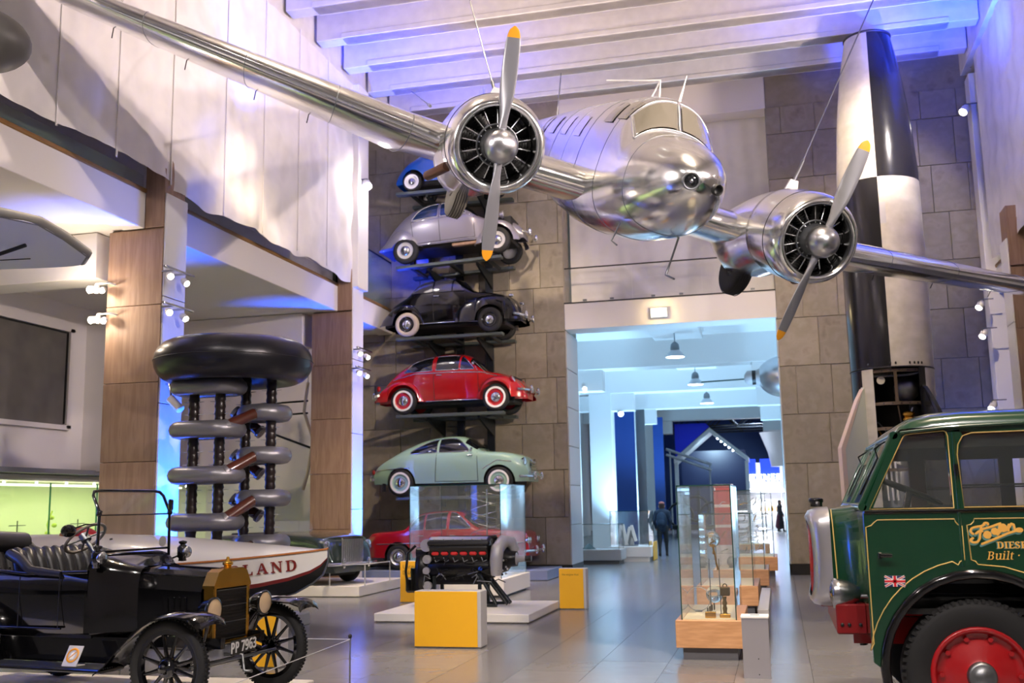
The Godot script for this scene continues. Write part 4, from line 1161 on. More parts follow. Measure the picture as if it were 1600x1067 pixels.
# ---------------------------------------------------------------- cars
class Car:
	var host
	var top: Array
	var belt: Array
	var hw: Array
	var sill := 0.3
	var arches := []          # [cx, cy, r]
	var tuck := 0.12          # how far the sill is drawn in
	var e := 0.62
	var th := 0.16            # tumblehome
	func botf(x: float) -> float:
		var b := sill
		for a in arches:
			var d: float = absf(x - a[0])
			if d < a[2]: b = maxf(b, a[1] + sqrt(a[2] * a[2] - d * d))
		return b
	func pt(x: float, t: float) -> Vector3:
		# t 0..1 sill to belt, 1..2 belt to roof middle
		var bl: float = host.cv(belt, x)
		var tp: float = maxf(host.cv(top, x), bl + 0.02)
		var w: float = host.cv(hw, x)
		if t <= 1.0:
			var b := minf(botf(x), bl - 0.01)
			return Vector3(x, lerpf(b, bl, t), w * (1.0 - tuck * pow((bl - lerpf(b, bl, t)) / maxf(bl - sill, 0.05), 2.0)))
		var a := (t - 1.0) * PI / 2
		var k := pow(sin(a), e)
		var y := bl + (tp - bl) * k
		return Vector3(x, y, w * pow(maxf(cos(a), 0.0), e) * (1.0 - th * (y - bl) / 0.55))
	func ring(x: float) -> PackedVector3Array:
		var r := PackedVector3Array()
		var h: Array[Vector3] = []
		for i in 5: h.append(pt(x, i / 4.0))
		for i in range(1, 13): h.append(pt(x, 1.0 + i / 12.0))
		for p in h: r.append(p)
		for i in range(h.size() - 2, -1, -1): r.append(h[i] * Vector3(1, 1, -1))
		return r
	func zat(x: float, y: float) -> float:
		var lo := 0.0; var hi := 2.0
		for i in 24:
			var m := (lo + hi) / 2
			if pt(x, m).y < y: lo = m
			else: hi = m
		return pt(x, (lo + hi) / 2).z
	func shell(x0: float, x1: float, n := 90) -> B:
		var xs := []
		for i in n + 1: xs.append(lerpf(x0, x1, float(i) / n))
		for a in arches:
			for d in [-1.0, -0.998, -0.985, 0.985, 0.998, 1.0]:
				xs.append(a[0] + d * a[2])
		xs.sort()
		var rg := []
		for x in xs: rg.append(ring(x))
		return B.new().loft(rg, false, true, true)
	# a patch between two side-view lines, s = +1 right, -1 left
	func side(up: Array, lo: Array, s: float, off := 0.008, n := 14, m := 6) -> B:
		var x0: float = lo[0].x; var x1: float = lo[-1].x
		return B.new().grid(func(u, v):
			var x := lerpf(x0, x1, u)
			var y: float = lerpf(host.lin(lo, x), host.cv(up, x), v)
			return Vector3(x, y, s * (zat(x, y) + off)), n, m)
	func line(pts: Array, s: float, r: float, off := 0.004) -> B:
		var q := []
		for i in pts.size() - 1:
			for k in 6:
				var p: Vector2 = pts[i].lerp(pts[i + 1], k / 6.0)
				q.append(Vector3(p.x, p.y, s * (zat(p.x, p.y) + off)))
		q.append(Vector3(pts[-1].x, pts[-1].y, s * (zat(pts[-1].x, pts[-1].y) + off)))
		return B.new().tube(q, r, 6)
	func glass_top(x0: float, x1: float, t0: float, off := 0.01) -> B:
		return B.new().grid(func(u, v):
			var x := lerpf(x0, x1, u)
			var t := lerpf(t0, 4.0 - t0, v)
			var p := pt(x, t if t <= 2.0 else 4.0 - t)
			return Vector3(p.x, p.y + off, p.z if t <= 2.0 else -p.z), 10, 14)

func fender(cx: float, cy: float, ar: float, top: Array, zin: float, zout: float, base: float, s: float) -> B:
	var x0: float = top[0].x; var x1: float = top[-1].x
	var xs := []
	for i in 41: xs.append(lerpf(x0, x1, i / 40.0))
	for d in [-1.0, -0.997, 0.997, 1.0]: xs.append(clampf(cx + d * ar, x0, x1))
	xs.sort()
	var rg := []
	for x in xs:
		var tp := cv(top, x)
		var k: float = (x - x0) / (x1 - x0)
		var zo := zin + (zout - zin) * pow(maxf(0.0, sin(PI * clampf(k, 0.02, 0.98))), 0.32)
		var b := base
		var d: float = absf(x - cx)
		if d < ar: b = maxf(b, cy + sqrt(ar * ar - d * d))
		b = minf(b, tp - 0.005)
		var ring := PackedVector3Array()
		for i in 11:
			var a := PI / 2 * i / 10.0
			ring.append(V(x, b + (tp - b) * pow(sin(a), 0.75), s * (zin + (zo - zin) * pow(cos(a), 0.6))))
		rg.append(ring)
	return B.new().loft(rg, false)

func car_wheel(o: Node3D, at: Vector3, r: float, s: float, rim: Material, white := false, cap: Material = null) -> void:
	var w := sub(o, "wheel", at)
	var xf := Transform3D(Basis(V(1, 0, 0), V(0, 0, s), V(0, 1, 0)), Vector3.ZERO)
	var hwd := 0.075
	part(w, "tyre", B.new().lathe([Vector2(r * 0.62, -hwd), Vector2(r * 0.9, -hwd), Vector2(r, -hwd * 0.6), Vector2(r, hwd * 0.6), Vector2(r * 0.94, hwd), Vector2(r * 0.8, hwd * 1.12), Vector2(r * 0.66, hwd * 1.02), Vector2(r * 0.62, hwd * 0.8)], xf, 36), M.rubber)
	if white: part(w, "white_wall", B.new().lathe([Vector2(r * 0.78, hwd * 1.13), Vector2(r * 0.72, hwd * 1.19), Vector2(r * 0.63, hwd * 1.12)], xf, 36), M.white_paint)
	part(w, "rim", B.new().lathe([Vector2(r * 0.65, hwd), Vector2(r * 0.62, hwd * 0.95), Vector2(r * 0.58, hwd * 0.6), Vector2(r * 0.42, hwd * 0.7), Vector2(0, hwd * 0.7)], xf, 32), rim)
	part(w, "hubcap", B.new().lathe([Vector2(r * 0.4, hwd * 0.7), Vector2(r * 0.37, hwd * 1.1), Vector2(r * 0.25, hwd * 1.45), Vector2(r * 0.1, hwd * 1.6), Vector2(0, hwd * 1.62)], xf, 28), cap if cap else M.chrome)

func bumper(o: Node3D, x: float, y: float, hw: float, bend: float) -> void:
	var q := []
	for i in 13:
		var k := i / 12.0 * 2 - 1
		q.append(V(x - bend * pow(absf(k), 3.0), y, hw * k))
	var b := part(o, "bumper", B.new().tube(q, 0.035, 8), M.chrome)
	for z in [-0.35, 0.35]:
		part(b, "overrider", B.new().ell(V(x + signf(bend) * 0.02, y + 0.02, z), V(0.045, 0.1, 0.035)), M.chrome)

func headlamp(o: Node3D, at: Vector3, r: float, body: Material, d := Vector3.RIGHT) -> void:
	var h := part(o, "headlamp", B.new().lathe([Vector2(0, -r * 1.6), Vector2(r * 0.7, -r), Vector2(r, 0), Vector2(r * 1.05, r * 0.1), Vector2(r * 0.92, r * 0.16)], Transform3D(B.aim(d), at), 20), body)
	part(h, "lens", B.new().lathe([Vector2(r * 0.94, r * 0.12), Vector2(r * 0.6, r * 0.28), Vector2(0, r * 0.36)], Transform3D(B.aim(d), at), 18), M.chrome)

func car_base(called: String, label: String, at: Vector3, sp: Dictionary) -> Array:
	var o := thing(called, label, "car", at, 0.0)
	var c := Car.new()
	c.host = self
	c.top = P2(sp.top); c.belt = P2(sp.belt); c.hw = P2(sp.hw)
	c.sill = sp.sill; c.arches = sp.arches
	c.tuck = sp.get("tuck", 0.12); c.e = sp.get("e", 0.62); c.th = sp.get("th", 0.16)
	var paint: Material = sp.paint
	part(o, "body_shell", c.shell(sp.top[0], sp.top[-2]), paint)
	part(o, "underbody", B.new().box(V(0, sp.sill + 0.02, 0), V(sp.top[-2] - sp.top[0] - 0.7, 0.2, 0.95), 0.04).box(V(0, sp.sill + 0.3, 0), V(sp.top[-2] - sp.top[0] - 0.7, 0.5, 0.8)), M.black_plastic)
	for w in sp.windows:
		for s in [1, -1]:
			var g := part(o, "window", c.side(P2(w[0]), P2(w[1]), s), M.dark_glass if not sp.has("glass") else sp.glass)
			var up := P2(w[0]); var lo := P2(w[1])
			var tr := B.new()
			var edge := []
			var x0: float = lo[0].x; var x1: float = lo[-1].x
			for i in 13:
				var x := lerpf(x0, x1, i / 12.0)
				edge.append(Vector2(x, cv(up, x)))
			for i in range(12, -1, -1):
				var x := lerpf(x0, x1, i / 12.0)
				edge.append(Vector2(x, lin(lo, x)))
			var q := []
			for p in edge: q.append(V(p.x, p.y, s * (c.zat(p.x, p.y) + 0.008)))
			tr.tube(q, 0.011, 5, false, true)
			part(g, "window_trim", tr, sp.get("trim", M.chrome))
	if sp.has("screen"): part(o, "windscreen", c.glass_top(sp.screen[0], sp.screen[1], sp.screen[2]), M.dark_glass)
	if sp.has("rear"): part(o, "rear_window", c.glass_top(sp.rear[0], sp.rear[1], sp.rear[2]), M.dark_glass)
	for l in sp.get("seams", []):
		for s in [1, -1]: part(o, "door_seam", c.line(P2(l), s, 0.006, 0.001), M.skirting_black)
	for l in sp.get("mouldings", []):
		for s in [1, -1]: part(o, "moulding", c.line(P2(l), s, 0.012, 0.006), M.chrome)
	for hnd in sp.get("handles", []):
		for s in [1, -1]:
			var zz := c.zat(hnd[0], hnd[1]) + 0.03
			part(o, "door_handle", B.new().rod(V(hnd[0] - 0.07, hnd[1], s * zz), V(hnd[0] + 0.07, hnd[1], s * zz), 0.014, 6), M.chrome)
	return [o, c]

func car_rack() -> void:
	var cx := -7.66; var cz := -24.72
	# mast and trays
	var mast := thing("rack_mast", "black twin post steel mast fixed to the stone wall behind the stacked cars", "rack", V(cx, 0, -25.6))
	for x in [-0.17, 0.63]: part(mast, "post", B.new().box(V(x, 5.6, 0.0), V(0.2, 11.2, 0.08), 0.01), M.dark_steel)
	for y in [0.6, 3.2, 5.2, 7.0, 9.2]: part(mast, "cross_tie", B.new().box(V(0.23, y, 0.0), V(0.62, 0.14, 0.08)), M.dark_steel)
	mat("tray_steel", "59625f", 0.4, 0.5)
	var tl := {2.0: "steel shelf tray under the pale green teardrop car", 4.0: "steel shelf tray under the red rounded car", 5.93: "steel shelf tray under the black small saloon", 7.8: "steel shelf tray under the silver grey economy car", 9.68: "steel shelf tray under the blue bubble car"}
	for y in tl:
		var t := thing("rack_tray", tl[y], "shelf tray", V(cx, y, -25.5), 0.0, "car rack trays")
		if y == 7.8: t.rotation.z = deg_to_rad(2.2)
		for z in [1.37, 0.1]: part(t, "wheel_track", B.new().box(V(0.0, -0.05, z), V(2.75, 0.08, 0.22), 0.01), M.tray_steel)
		for x in [-1.0, 0.0, 1.0]: part(t, "cross_bar", B.new().box(V(x, -0.06, 0.73), V(0.08, 0.06, 1.3)), M.dark_steel)
		for x in [-0.6, 0.7]: part(t, "bracket", B.new().prism(PackedVector2Array([Vector2(-0.056, 0), Vector2(1.3, 0.0), Vector2(1.3, -0.06), Vector2(-0.056, -0.42 if y > 2.5 else -0.18)]), Transform3D(Basis(V(0, 0, 1), V(0, 1, 0), V(-1, 0, 0)), V(x, -0.09, 0.0)), 0.05), M.dark_steel)
	# red rounded saloon
	mat("rounded_red", "b50f16", 0.22, 0.0, {"coat": 1.0})
	var b: Array = car_base("rounded_saloon_car", "glossy red rounded saloon car with white wall tyres on the rack", V(cx, 4.0, cz), {
		"paint": M.rounded_red, "sill": 0.3, "arches": [], "e": 0.7, "th": 0.12,
		"top": [-1.98, 0.5, -1.9, 0.66, -1.65, 0.93, -1.3, 1.2, -0.85, 1.41, -0.3, 1.5, 0.05, 1.5, 0.3, 1.47, 0.5, 1.39, 0.66, 1.25, 0.92, 1.02, 1.2, 0.97, 1.5, 0.86, 1.75, 0.69, 1.88, 0.5],
		"belt": [-1.98, 0.45, -1.6, 0.7, -1.0, 0.88, 0.0, 0.93, 0.9, 0.9, 1.3, 0.8, 1.88, 0.45],
		"hw": [-1.98, 0.25, -1.6, 0.5, -1.0, 0.63, 0.0, 0.67, 0.6, 0.66, 1.0, 0.58, 1.5, 0.45, 1.88, 0.3],
		"windows": [[[-1.18, 1.04, -0.98, 1.26, -0.75, 1.36, -0.45, 1.41], [-1.18, 1.03, -0.45, 1.05]], [[-0.34, 1.42, 0.1, 1.43, 0.24, 1.41], [-0.34, 1.05, 0.24, 1.05]], [[0.29, 1.4, 0.42, 1.3, 0.62, 1.08], [0.29, 1.05, 0.62, 1.05]]],
		"screen": [0.9, 0.52, 1.36], "seams": [[-0.4, 1.02, -0.4, 0.34], [0.72, 1.0, 0.74, 0.34], [-0.4, 0.34, 0.74, 0.34]],
		"mouldings": [[-1.5, 0.86, -0.9, 0.99, 0.0, 0.99, 0.85, 0.96, 1.5, 0.78], [-0.62, 0.305, 0.74, 0.305]], "handles": [[-0.25, 0.93]]})
	var o: Node3D = b[0]
	for s in [1, -1]:
		part(o, "front_fender", fender(1.18, 0.33, 0.39, P2([0.62, 0.36, 0.75, 0.55, 0.9, 0.74, 1.15, 0.86, 1.4, 0.86, 1.65, 0.74, 1.82, 0.55, 1.9, 0.4]), 0.4, 0.78, 0.32, s), M.rounded_red)
		part(o, "rear_fender", fender(-1.18, 0.33, 0.39, P2([-1.98, 0.4, -1.85, 0.58, -1.6, 0.75, -1.3, 0.84, -1.05, 0.8, -0.85, 0.68, -0.7, 0.45, -0.66, 0.34]), 0.42, 0.77, 0.32, s), M.rounded_red)
		headlamp(o, V(1.6, 0.76, 0.6 * s), 0.1, M.rounded_red, V(0.8, 0.45, 0.1 * s).normalized())
		for x in [-1.18, 1.18]: car_wheel(o, V(x, 0.33, 0.63 * s), 0.33, s, M.rounded_red, true)
		part(o, "tail_lamp", B.new().ell(V(-1.86, 0.66, 0.6 * s), V(0.05, 0.07, 0.05)), mat("tail_red", "8c1010", 0.2))
	bumper(o, 1.98, 0.5, 0.75, 0.25); bumper(o, -2.06, 0.48, 0.75, -0.25)
	part(o, "wing_mirror", B.new().rod(V(0.66, 1.12, 0.66), V(0.75, 1.0, 0.72), 0.008, 5).ell(V(0.62, 1.18, 0.68), V(0.03, 0.05, 0.05)), M.chrome)
	part(o, "aerial", B.new().rod(V(0.62, 1.25, 0.64), V(0.98, 0.9, 0.66), 0.006, 5), M.chrome)
	# black small saloon with separate wings
	b = car_base("small_saloon_car", "black small saloon car with bare steel tyres on rack below grey car", V(cx, 5.93, cz), {
		"paint": M.black_gloss, "sill": 0.3, "arches": [], "e": 0.6, "th": 0.16, "glass": mat("grey_glass", "4a4a4c", 0.06, 0.0, {"coat": 1.0}), "trim": M.black_gloss,
		"top": [-1.8, 0.4, -1.74, 0.62, -1.55, 0.82, -1.3, 0.95, -1.12, 1.06, -1.0, 1.2, -0.82, 1.38, -0.5, 1.47, -0.1, 1.5, 0.18, 1.46, 0.32, 1.38, 0.62, 1.1, 0.85, 1.06, 1.2, 1.02, 1.5, 0.93, 1.68, 0.75, 1.75, 0.5],
		"belt": [-1.8, 0.35, -1.5, 0.75, -1.0, 0.92, 0.0, 0.98, 0.7, 0.98, 1.2, 0.88, 1.75, 0.42],
		"hw": [-1.8, 0.3, -1.5, 0.52, -1.0, 0.64, 0.0, 0.68, 0.6, 0.62, 1.1, 0.5, 1.5, 0.38, 1.75, 0.28],
		"windows": [[[-0.98, 1.1, -0.84, 1.3, -0.6, 1.4, -0.42, 1.41], [-0.98, 1.08, -0.42, 1.08]], [[-0.38, 1.41, -0.02, 1.42, 0.08, 1.4], [-0.38, 1.08, 0.08, 1.08]], [[0.11, 1.4, 0.2, 1.33, 0.4, 1.11], [0.11, 1.08, 0.4, 1.08]]],
		"screen": [0.62, 0.3, 1.36], "seams": [[-0.4, 1.05, -0.4, 0.36], [0.42, 1.0, 0.44, 0.36], [-0.4, 0.36, 0.44, 0.36]],
		"mouldings": [[-0.9, 0.32, 0.7, 0.32]], "handles": [[-0.3, 0.98]]})
	o = b[0]
	mat("tyre_cream", "b5aa9c", 0.8)
	for s in [1, -1]:
		part(o, "front_fender", fender(1.07, 0.3, 0.37, P2([0.05, 0.34, 0.1, 0.6, 0.3, 0.82, 0.7, 0.92, 1.1, 0.95, 1.4, 0.92, 1.62, 0.76, 1.74, 0.5, 1.78, 0.38]), 0.4, 0.78, 0.3, s), M.black_gloss)
		part(o, "rear_fender", fender(-1.07, 0.3, 0.37, P2([-1.85, 0.34, -1.7, 0.55, -1.45, 0.75, -1.15, 0.84, -0.9, 0.78, -0.7, 0.55, -0.62, 0.34]), 0.42, 0.77, 0.3, s), M.black_gloss)
		car_wheel(o, V(1.07, 0.3, 0.68 * s), 0.3, s, M.black_gloss, false)
		car_wheel(o, V(-1.07, 0.3, 0.68 * s), 0.3, s, M.black_gloss, false)
		headlamp(o, V(1.66, 0.62, 0.42 * s), 0.09, M.chrome, V(1, 0.05, 0.1 * s).normalized())
		part(o, "side_lamp", B.new().ell(V(1.58, 0.9, 0.55 * s), V(0.07, 0.045, 0.045)), M.chrome)
	(o.get_node("wheel2/tyre") if o.has_node("wheel2/tyre") else o.get_node("wheel/tyre")).material_override = M.tyre_cream
	for k in 7: part(o, "grille_bar", B.new().box(V(1.76, 0.45 + k * 0.045, 0), V(0.02, 0.018, 0.5 - 0.02 * k)), M.chrome)
	bumper(o, 1.88, 0.42, 0.72, 0.2)
	# grey tin car
	mat("tin_grey", "8a8794", 0.32, 0.25, {"coat": 0.5})
	b = car_base("corrugated_car", "silver grey arched economy car on rack behind the propeller", V(-7.57, 7.86, cz), {
		"paint": M.tin_grey, "sill": 0.42, "arches": [], "e": 0.72, "th": 0.14, "trim": M.light_grey, "glass": mat("blue_glass", "20304f", 0.06, 0.0, {"coat": 1.0}),
		"top": [-1.95, 0.42, -1.85, 0.6, -1.55, 1.0, -1.2, 1.33, -0.8, 1.53, -0.35, 1.6, 0.0, 1.57, 0.28, 1.46, 0.5, 1.28, 0.72, 1.06, 1.1, 1.0, 1.5, 0.88, 1.7, 0.72, 1.78, 0.55],
		"belt": [-1.95, 0.4, -1.5, 0.8, -0.8, 1.0, 0.3, 1.0, 0.8, 0.9, 1.78, 0.5],
		"hw": [-1.95, 0.45, -1.2, 0.66, 0.0, 0.7, 0.6, 0.66, 1.0, 0.42, 1.78, 0.25],
		"windows": [[[-1.0, 1.1, -0.85, 1.3, -0.6, 1.45, -0.32, 1.49], [-1.0, 1.08, -0.32, 1.1]], [[-0.24, 1.49, 0.1, 1.46, 0.3, 1.3, 0.42, 1.14], [-0.24, 1.1, 0.42, 1.12]]],
		"screen": [0.7, 0.38, 1.3], "seams": [[-0.28, 1.5, -0.28, 0.46], [0.62, 1.1, 0.62, 0.5], [-1.02, 1.05, -0.98, 0.48], [-0.98, 0.48, 0.62, 0.5]],
		"mouldings": [[-1.0, 1.04, -0.3, 1.06, 0.6, 1.07], [-1.0, 0.44, 0.66, 0.46]]})
	o = b[0]
	o.rotation.z = deg_to_rad(2.2)
	for s in [1, -1]:
		part(o, "front_fender", fender(1.2, 0.32, 0.4, P2([0.55, 0.3, 0.7, 0.55, 0.95, 0.8, 1.25, 0.86, 1.5, 0.76, 1.68, 0.5, 1.74, 0.36]), 0.36, 0.72, 0.3, s), M.tin_grey)
		part(o, "rear_fender", fender(-1.2, 0.2, 0.4, P2([-1.95, 0.4, -1.6, 0.72, -1.3, 0.88, -1.05, 0.82, -0.85, 0.5, -0.8, 0.42]), 0.45, 0.74, 0.42, s), M.tin_grey)
		for x in [-1.2, 1.2]: car_wheel(o, V(x, 0.32, 0.62 * s), 0.33, s, M.light_grey, false, M.steel)
		headlamp(o, V(1.35, 1.0, 0.5 * s), 0.09, M.tin_grey)
		part(o, "lamp_stalk", B.new().rod(V(1.3, 0.98, 0.5 * s), V(1.3, 0.88, 0.3 * s), 0.02, 6), M.tin_grey)
	part(o, "exhaust_box", B.new().box(V(0.35, 0.36, 0.5), V(0.7, 0.08, 0.16), 0.02), M.travertine_1)
	bumper(o, 1.95, 0.5, 0.6, 0.15)
	# pale green teardrop saloon
	mat("teardrop_green", "9cbfae", 0.25, 0.0, {"coat": 1.0})
	b = car_base("teardrop_saloon_car", "pale green teardrop saloon car on the rack above the red three-box saloon", V(cx, 2.0, cz), {
		"paint": M.teardrop_green, "sill": 0.3, "arches": [[1.24, 0.33, 0.38], [-1.24, 0.33, 0.37]], "e": 0.6, "th": 0.2, "tuck": 0.1,
		"top": [-2.02, 0.55, -1.98, 0.7, -1.85, 0.82, -1.5, 1.02, -1.1, 1.22, -0.65, 1.38, -0.2, 1.45, 0.15, 1.45, 0.35, 1.4, 0.72, 1.12, 0.95, 1.06, 1.3, 1.03, 1.65, 0.96, 1.85, 0.84, 1.93, 0.55],
		"belt": [-2.02, 0.5, -1.8, 0.66, -1.2, 0.85, 0.0, 0.95, 0.9, 0.94, 1.5, 0.84, 1.93, 0.5],
		"hw": [-2.02, 0.5, -1.8, 0.64, -1.2, 0.75, 0.0, 0.78, 1.0, 0.78, 1.6, 0.72, 1.93, 0.55],
		"windows": [[[-0.98, 1.06, -0.75, 1.2, -0.5, 1.31, -0.3, 1.35], [-0.98, 1.02, -0.3, 1.04]], [[-0.24, 1.36, 0.1, 1.37, 0.28, 1.3, 0.5, 1.1], [-0.24, 1.04, 0.5, 1.05]]],
		"screen": [0.7, 0.4, 1.36], "seams": [[-0.3, 1.0, -0.36, 0.34], [0.72, 1.02, 0.72, 0.34], [-0.36, 0.34, 0.72, 0.34]],
		"mouldings": [[-2.0, 0.62, -1.6, 0.66, -1.0, 0.68], [0.85, 0.62, 1.2, 0.82, 1.55, 0.78]], "handles": [[0.55, 0.95]]})
	o = b[0]
	for s in [1, -1]:
		for x in [-1.24, 1.24]: car_wheel(o, V(x, 0.33, 0.68 * s), 0.33, s, M.teardrop_green, true)
		headlamp(o, V(1.84, 0.78, 0.55 * s), 0.1, M.chrome, V(1, 0.05, 0.2 * s).normalized())
		part(o, "tail_lamp", B.new().ell(V(-1.98, 0.6, 0.62 * s), V(0.04, 0.06, 0.04)), M.tail_red)
	for k in 6: part(o, "grille_bar", B.new().box(V(1.93, 0.52 + k * 0.055, 0), V(0.03, 0.025, 0.7)), M.chrome)
	bumper(o, 2.02, 0.42, 0.8, 0.25); bumper(o, -2.12, 0.42, 0.78, -0.2)
	part(o, "mud_flap", B.new().box(V(-1.68, 0.22, 0.68), V(0.02, 0.2, 0.18)), M.rubber)
	part(o, "wing_mirror", B.new().ell(V(0.58, 1.08, 0.8), V(0.03, 0.05, 0.06)), M.chrome)
	# red three-box saloon at floor level
	mat("saloon_red", "a50f24", 0.22, 0.0, {"coat": 1.0})
	b = car_base("boxy_saloon_car", "red three-box saloon car at floor level behind the glass case", V(cx - 0.1, 0.26, cz), {
		"paint": M.saloon_red, "sill": 0.28, "arches": [[1.2, 0.3, 0.36], [-1.2, 0.3, 0.36]], "e": 0.45, "th": 0.2, "tuck": 0.08,
		"top": [-2.08, 0.5, -2.06, 0.78, -1.9, 0.88, -1.3, 0.93, -1.05, 0.98, -0.95, 1.1, -0.78, 1.3, -0.5, 1.38, 0.0, 1.41, 0.3, 1.38, 0.42, 1.32, 0.8, 0.99, 1.0, 0.96, 1.6, 0.92, 1.95, 0.82, 2.02, 0.5],
		"belt": [-2.08, 0.45, -1.9, 0.76, 0.0, 0.86, 1.0, 0.84, 1.8, 0.72, 2.02, 0.45],
		"hw": [-2.08, 0.62, -1.8, 0.74, 0.0, 0.78, 1.5, 0.76, 2.02, 0.62],
		"windows": [[[-0.9, 1.0, -0.82, 1.15, -0.7, 1.25, -0.55, 1.3], [-0.9, 0.93, -0.55, 0.94]], [[-0.5, 1.3, -0.2, 1.33, 0.02, 1.34], [-0.5, 0.94, 0.02, 0.95]], [[0.1, 1.34, 0.25, 1.31, 0.38, 1.22, 0.62, 1.0], [0.1, 0.95, 0.62, 0.96]]],
		"screen": [0.78, 0.44, 1.4], "rear": [-0.82, -1.03, 1.4], "seams": [[0.06, 0.93, 0.06, 0.36], [-0.8, 0.9, -0.78, 0.5], [0.78, 0.9, 0.8, 0.36]],
		"mouldings": [[-2.0, 0.6, 0.0, 0.64, 1.9, 0.62]], "handles": [[-0.6, 0.8], [0.2, 0.8]]})
	o = b[0]
	for s in [1, -1]:
		for x in [-1.2, 1.2]: car_wheel(o, V(x, 0.3, 0.68 * s), 0.3, s, M.steel, false)
		for k in 2: headlamp(o, V(2.0, 0.66, (0.58 - 0.2 * k) * s), 0.085, M.chrome)
	bumper(o, 2.12, 0.42, 0.78, 0.15); bumper(o, -2.18, 0.45, 0.78, -0.12)
	var pl := single("car_plinth", B.new().box(V(0, 0.12, 0), V(4.9, 0.23, 1.7), 0.01), mat("plinth_blue", "7f8bb0", 0.5), "low pale plinth under the red three-box saloon", "plinth", V(cx - 0.05, 0.012, cz + 0.02))
	# blue bubble car at the top of the rack
	mat("bubble_blue", "1a57b8", 0.25, 0.0, {"coat": 1.0})
	b = car_base("bubble_car", "bright blue tiny bubble car at the head of the rack", V(cx, 9.69, cz), {
		"paint": M.bubble_blue, "sill": 0.25, "arches": [[-0.95, 0.25, 0.32]], "e": 0.7, "th": 0.15,
		"top": [-1.45, 0.35, -1.4, 0.62, -1.2, 0.8, -0.9, 0.95, -0.5, 1.25, 0.0, 1.32, 0.5, 1.25, 0.9, 0.9, 1.25, 0.75, 1.4, 0.4],
		"belt": [-1.45, 0.3, -1.0, 0.65, 0.0, 0.75, 1.0, 0.65, 1.4, 0.35], "hw": [-1.45, 0.45, -1.0, 0.62, 0.0, 0.68, 1.0, 0.6, 1.4, 0.4],
		"windows": [[[-0.6, 0.9, -0.4, 1.15, 0.0, 1.22, 0.4, 1.15, 0.6, 0.92], [-0.6, 0.85, 0.6, 0.88]]], "screen": [0.88, 0.55, 1.3]})
	o = b[0]
	for s in [1, -1]:
		for x in [-0.95, 0.95]: car_wheel(o, V(x, 0.24, 0.6 * s), 0.25, s, M.white_paint, true)

# ---------------------------------------------------------------- open tourer
func spoke_wheel(o: Node3D, at: Vector3, s: float) -> void:
	var w := sub(o, "wheel", at)
	var xf := Transform3D(Basis(V(1, 0, 0), V(0, 0, s), V(0, 1, 0)), Vector3.ZERO)
	part(w, "tyre", B.new().torus(Vector3.ZERO, xf.basis, 0.334, 0.047, 56, 14), M.rubber)
	var tb := B.new()
	for k in 72:
		var a := TAU * k / 72
		for j in [-1, 1]: tb.box(V(0.3795 * cos(a), 0.3795 * sin(a), j * 0.016), V(0.012, 0.018, 0.016), 0.0, Basis(V(0, 0, 1), a))
	part(w, "tread_block", tb, M.rubber).set_meta("kind", "stuff")
	part(w, "felloe", B.new().lathe([Vector2(0.262, -0.022), Vector2(0.262, 0.022), Vector2(0.262, 0.022), Vector2(0.3, 0.028), Vector2(0.3, 0.028), Vector2(0.3, -0.028), Vector2(0.3, -0.028), Vector2(0.262, -0.022)], xf, 48), M.black_gloss)
	for k in 12:
		var a := TAU * (k + 0.5) / 12
		var d := V(cos(a), sin(a), 0)
		part(w, "spoke", B.new().tube([d * 0.05, d * 0.1, d * 0.2, d * 0.27], [0.02, 0.019, 0.014, 0.013], 8), M.black_gloss)
	part(w, "hub", B.new().lathe([Vector2(0.085, -0.03), Vector2(0.085, 0.03), Vector2(0.085, 0.03), Vector2(0.045, 0.035), Vector2(0.042, 0.08), Vector2(0.03, 0.095), Vector2(0.0, 0.098)], xf, 20), M.black_gloss)

func strip_x(pts: Array, z0: float, z1: float, th: float, edge := 0.0) -> B:
	# a bent plate: side-view line (Vector2) swept from z0 to z1
	var rg := []
	for j in 7:
		var v := j / 6.0
		var ring := PackedVector3Array()
		for p in pts: ring.append(V(p.x, p.y - edge * pow(absf(v * 2 - 1), 3.0), lerpf(z0, z1, v)))
		rg.append(ring)
	var b := B.new().loft(rg, false)
	var lo := []
	for r in rg:
		var q := PackedVector3Array()
		for p in r: q.append(p - V(0, th, 0))
		lo.append(q)
	b.loft(lo, false)
	b.loft([rg[0], lo[0]], false)
	b.loft([rg[6], lo[6]], false)
	return b

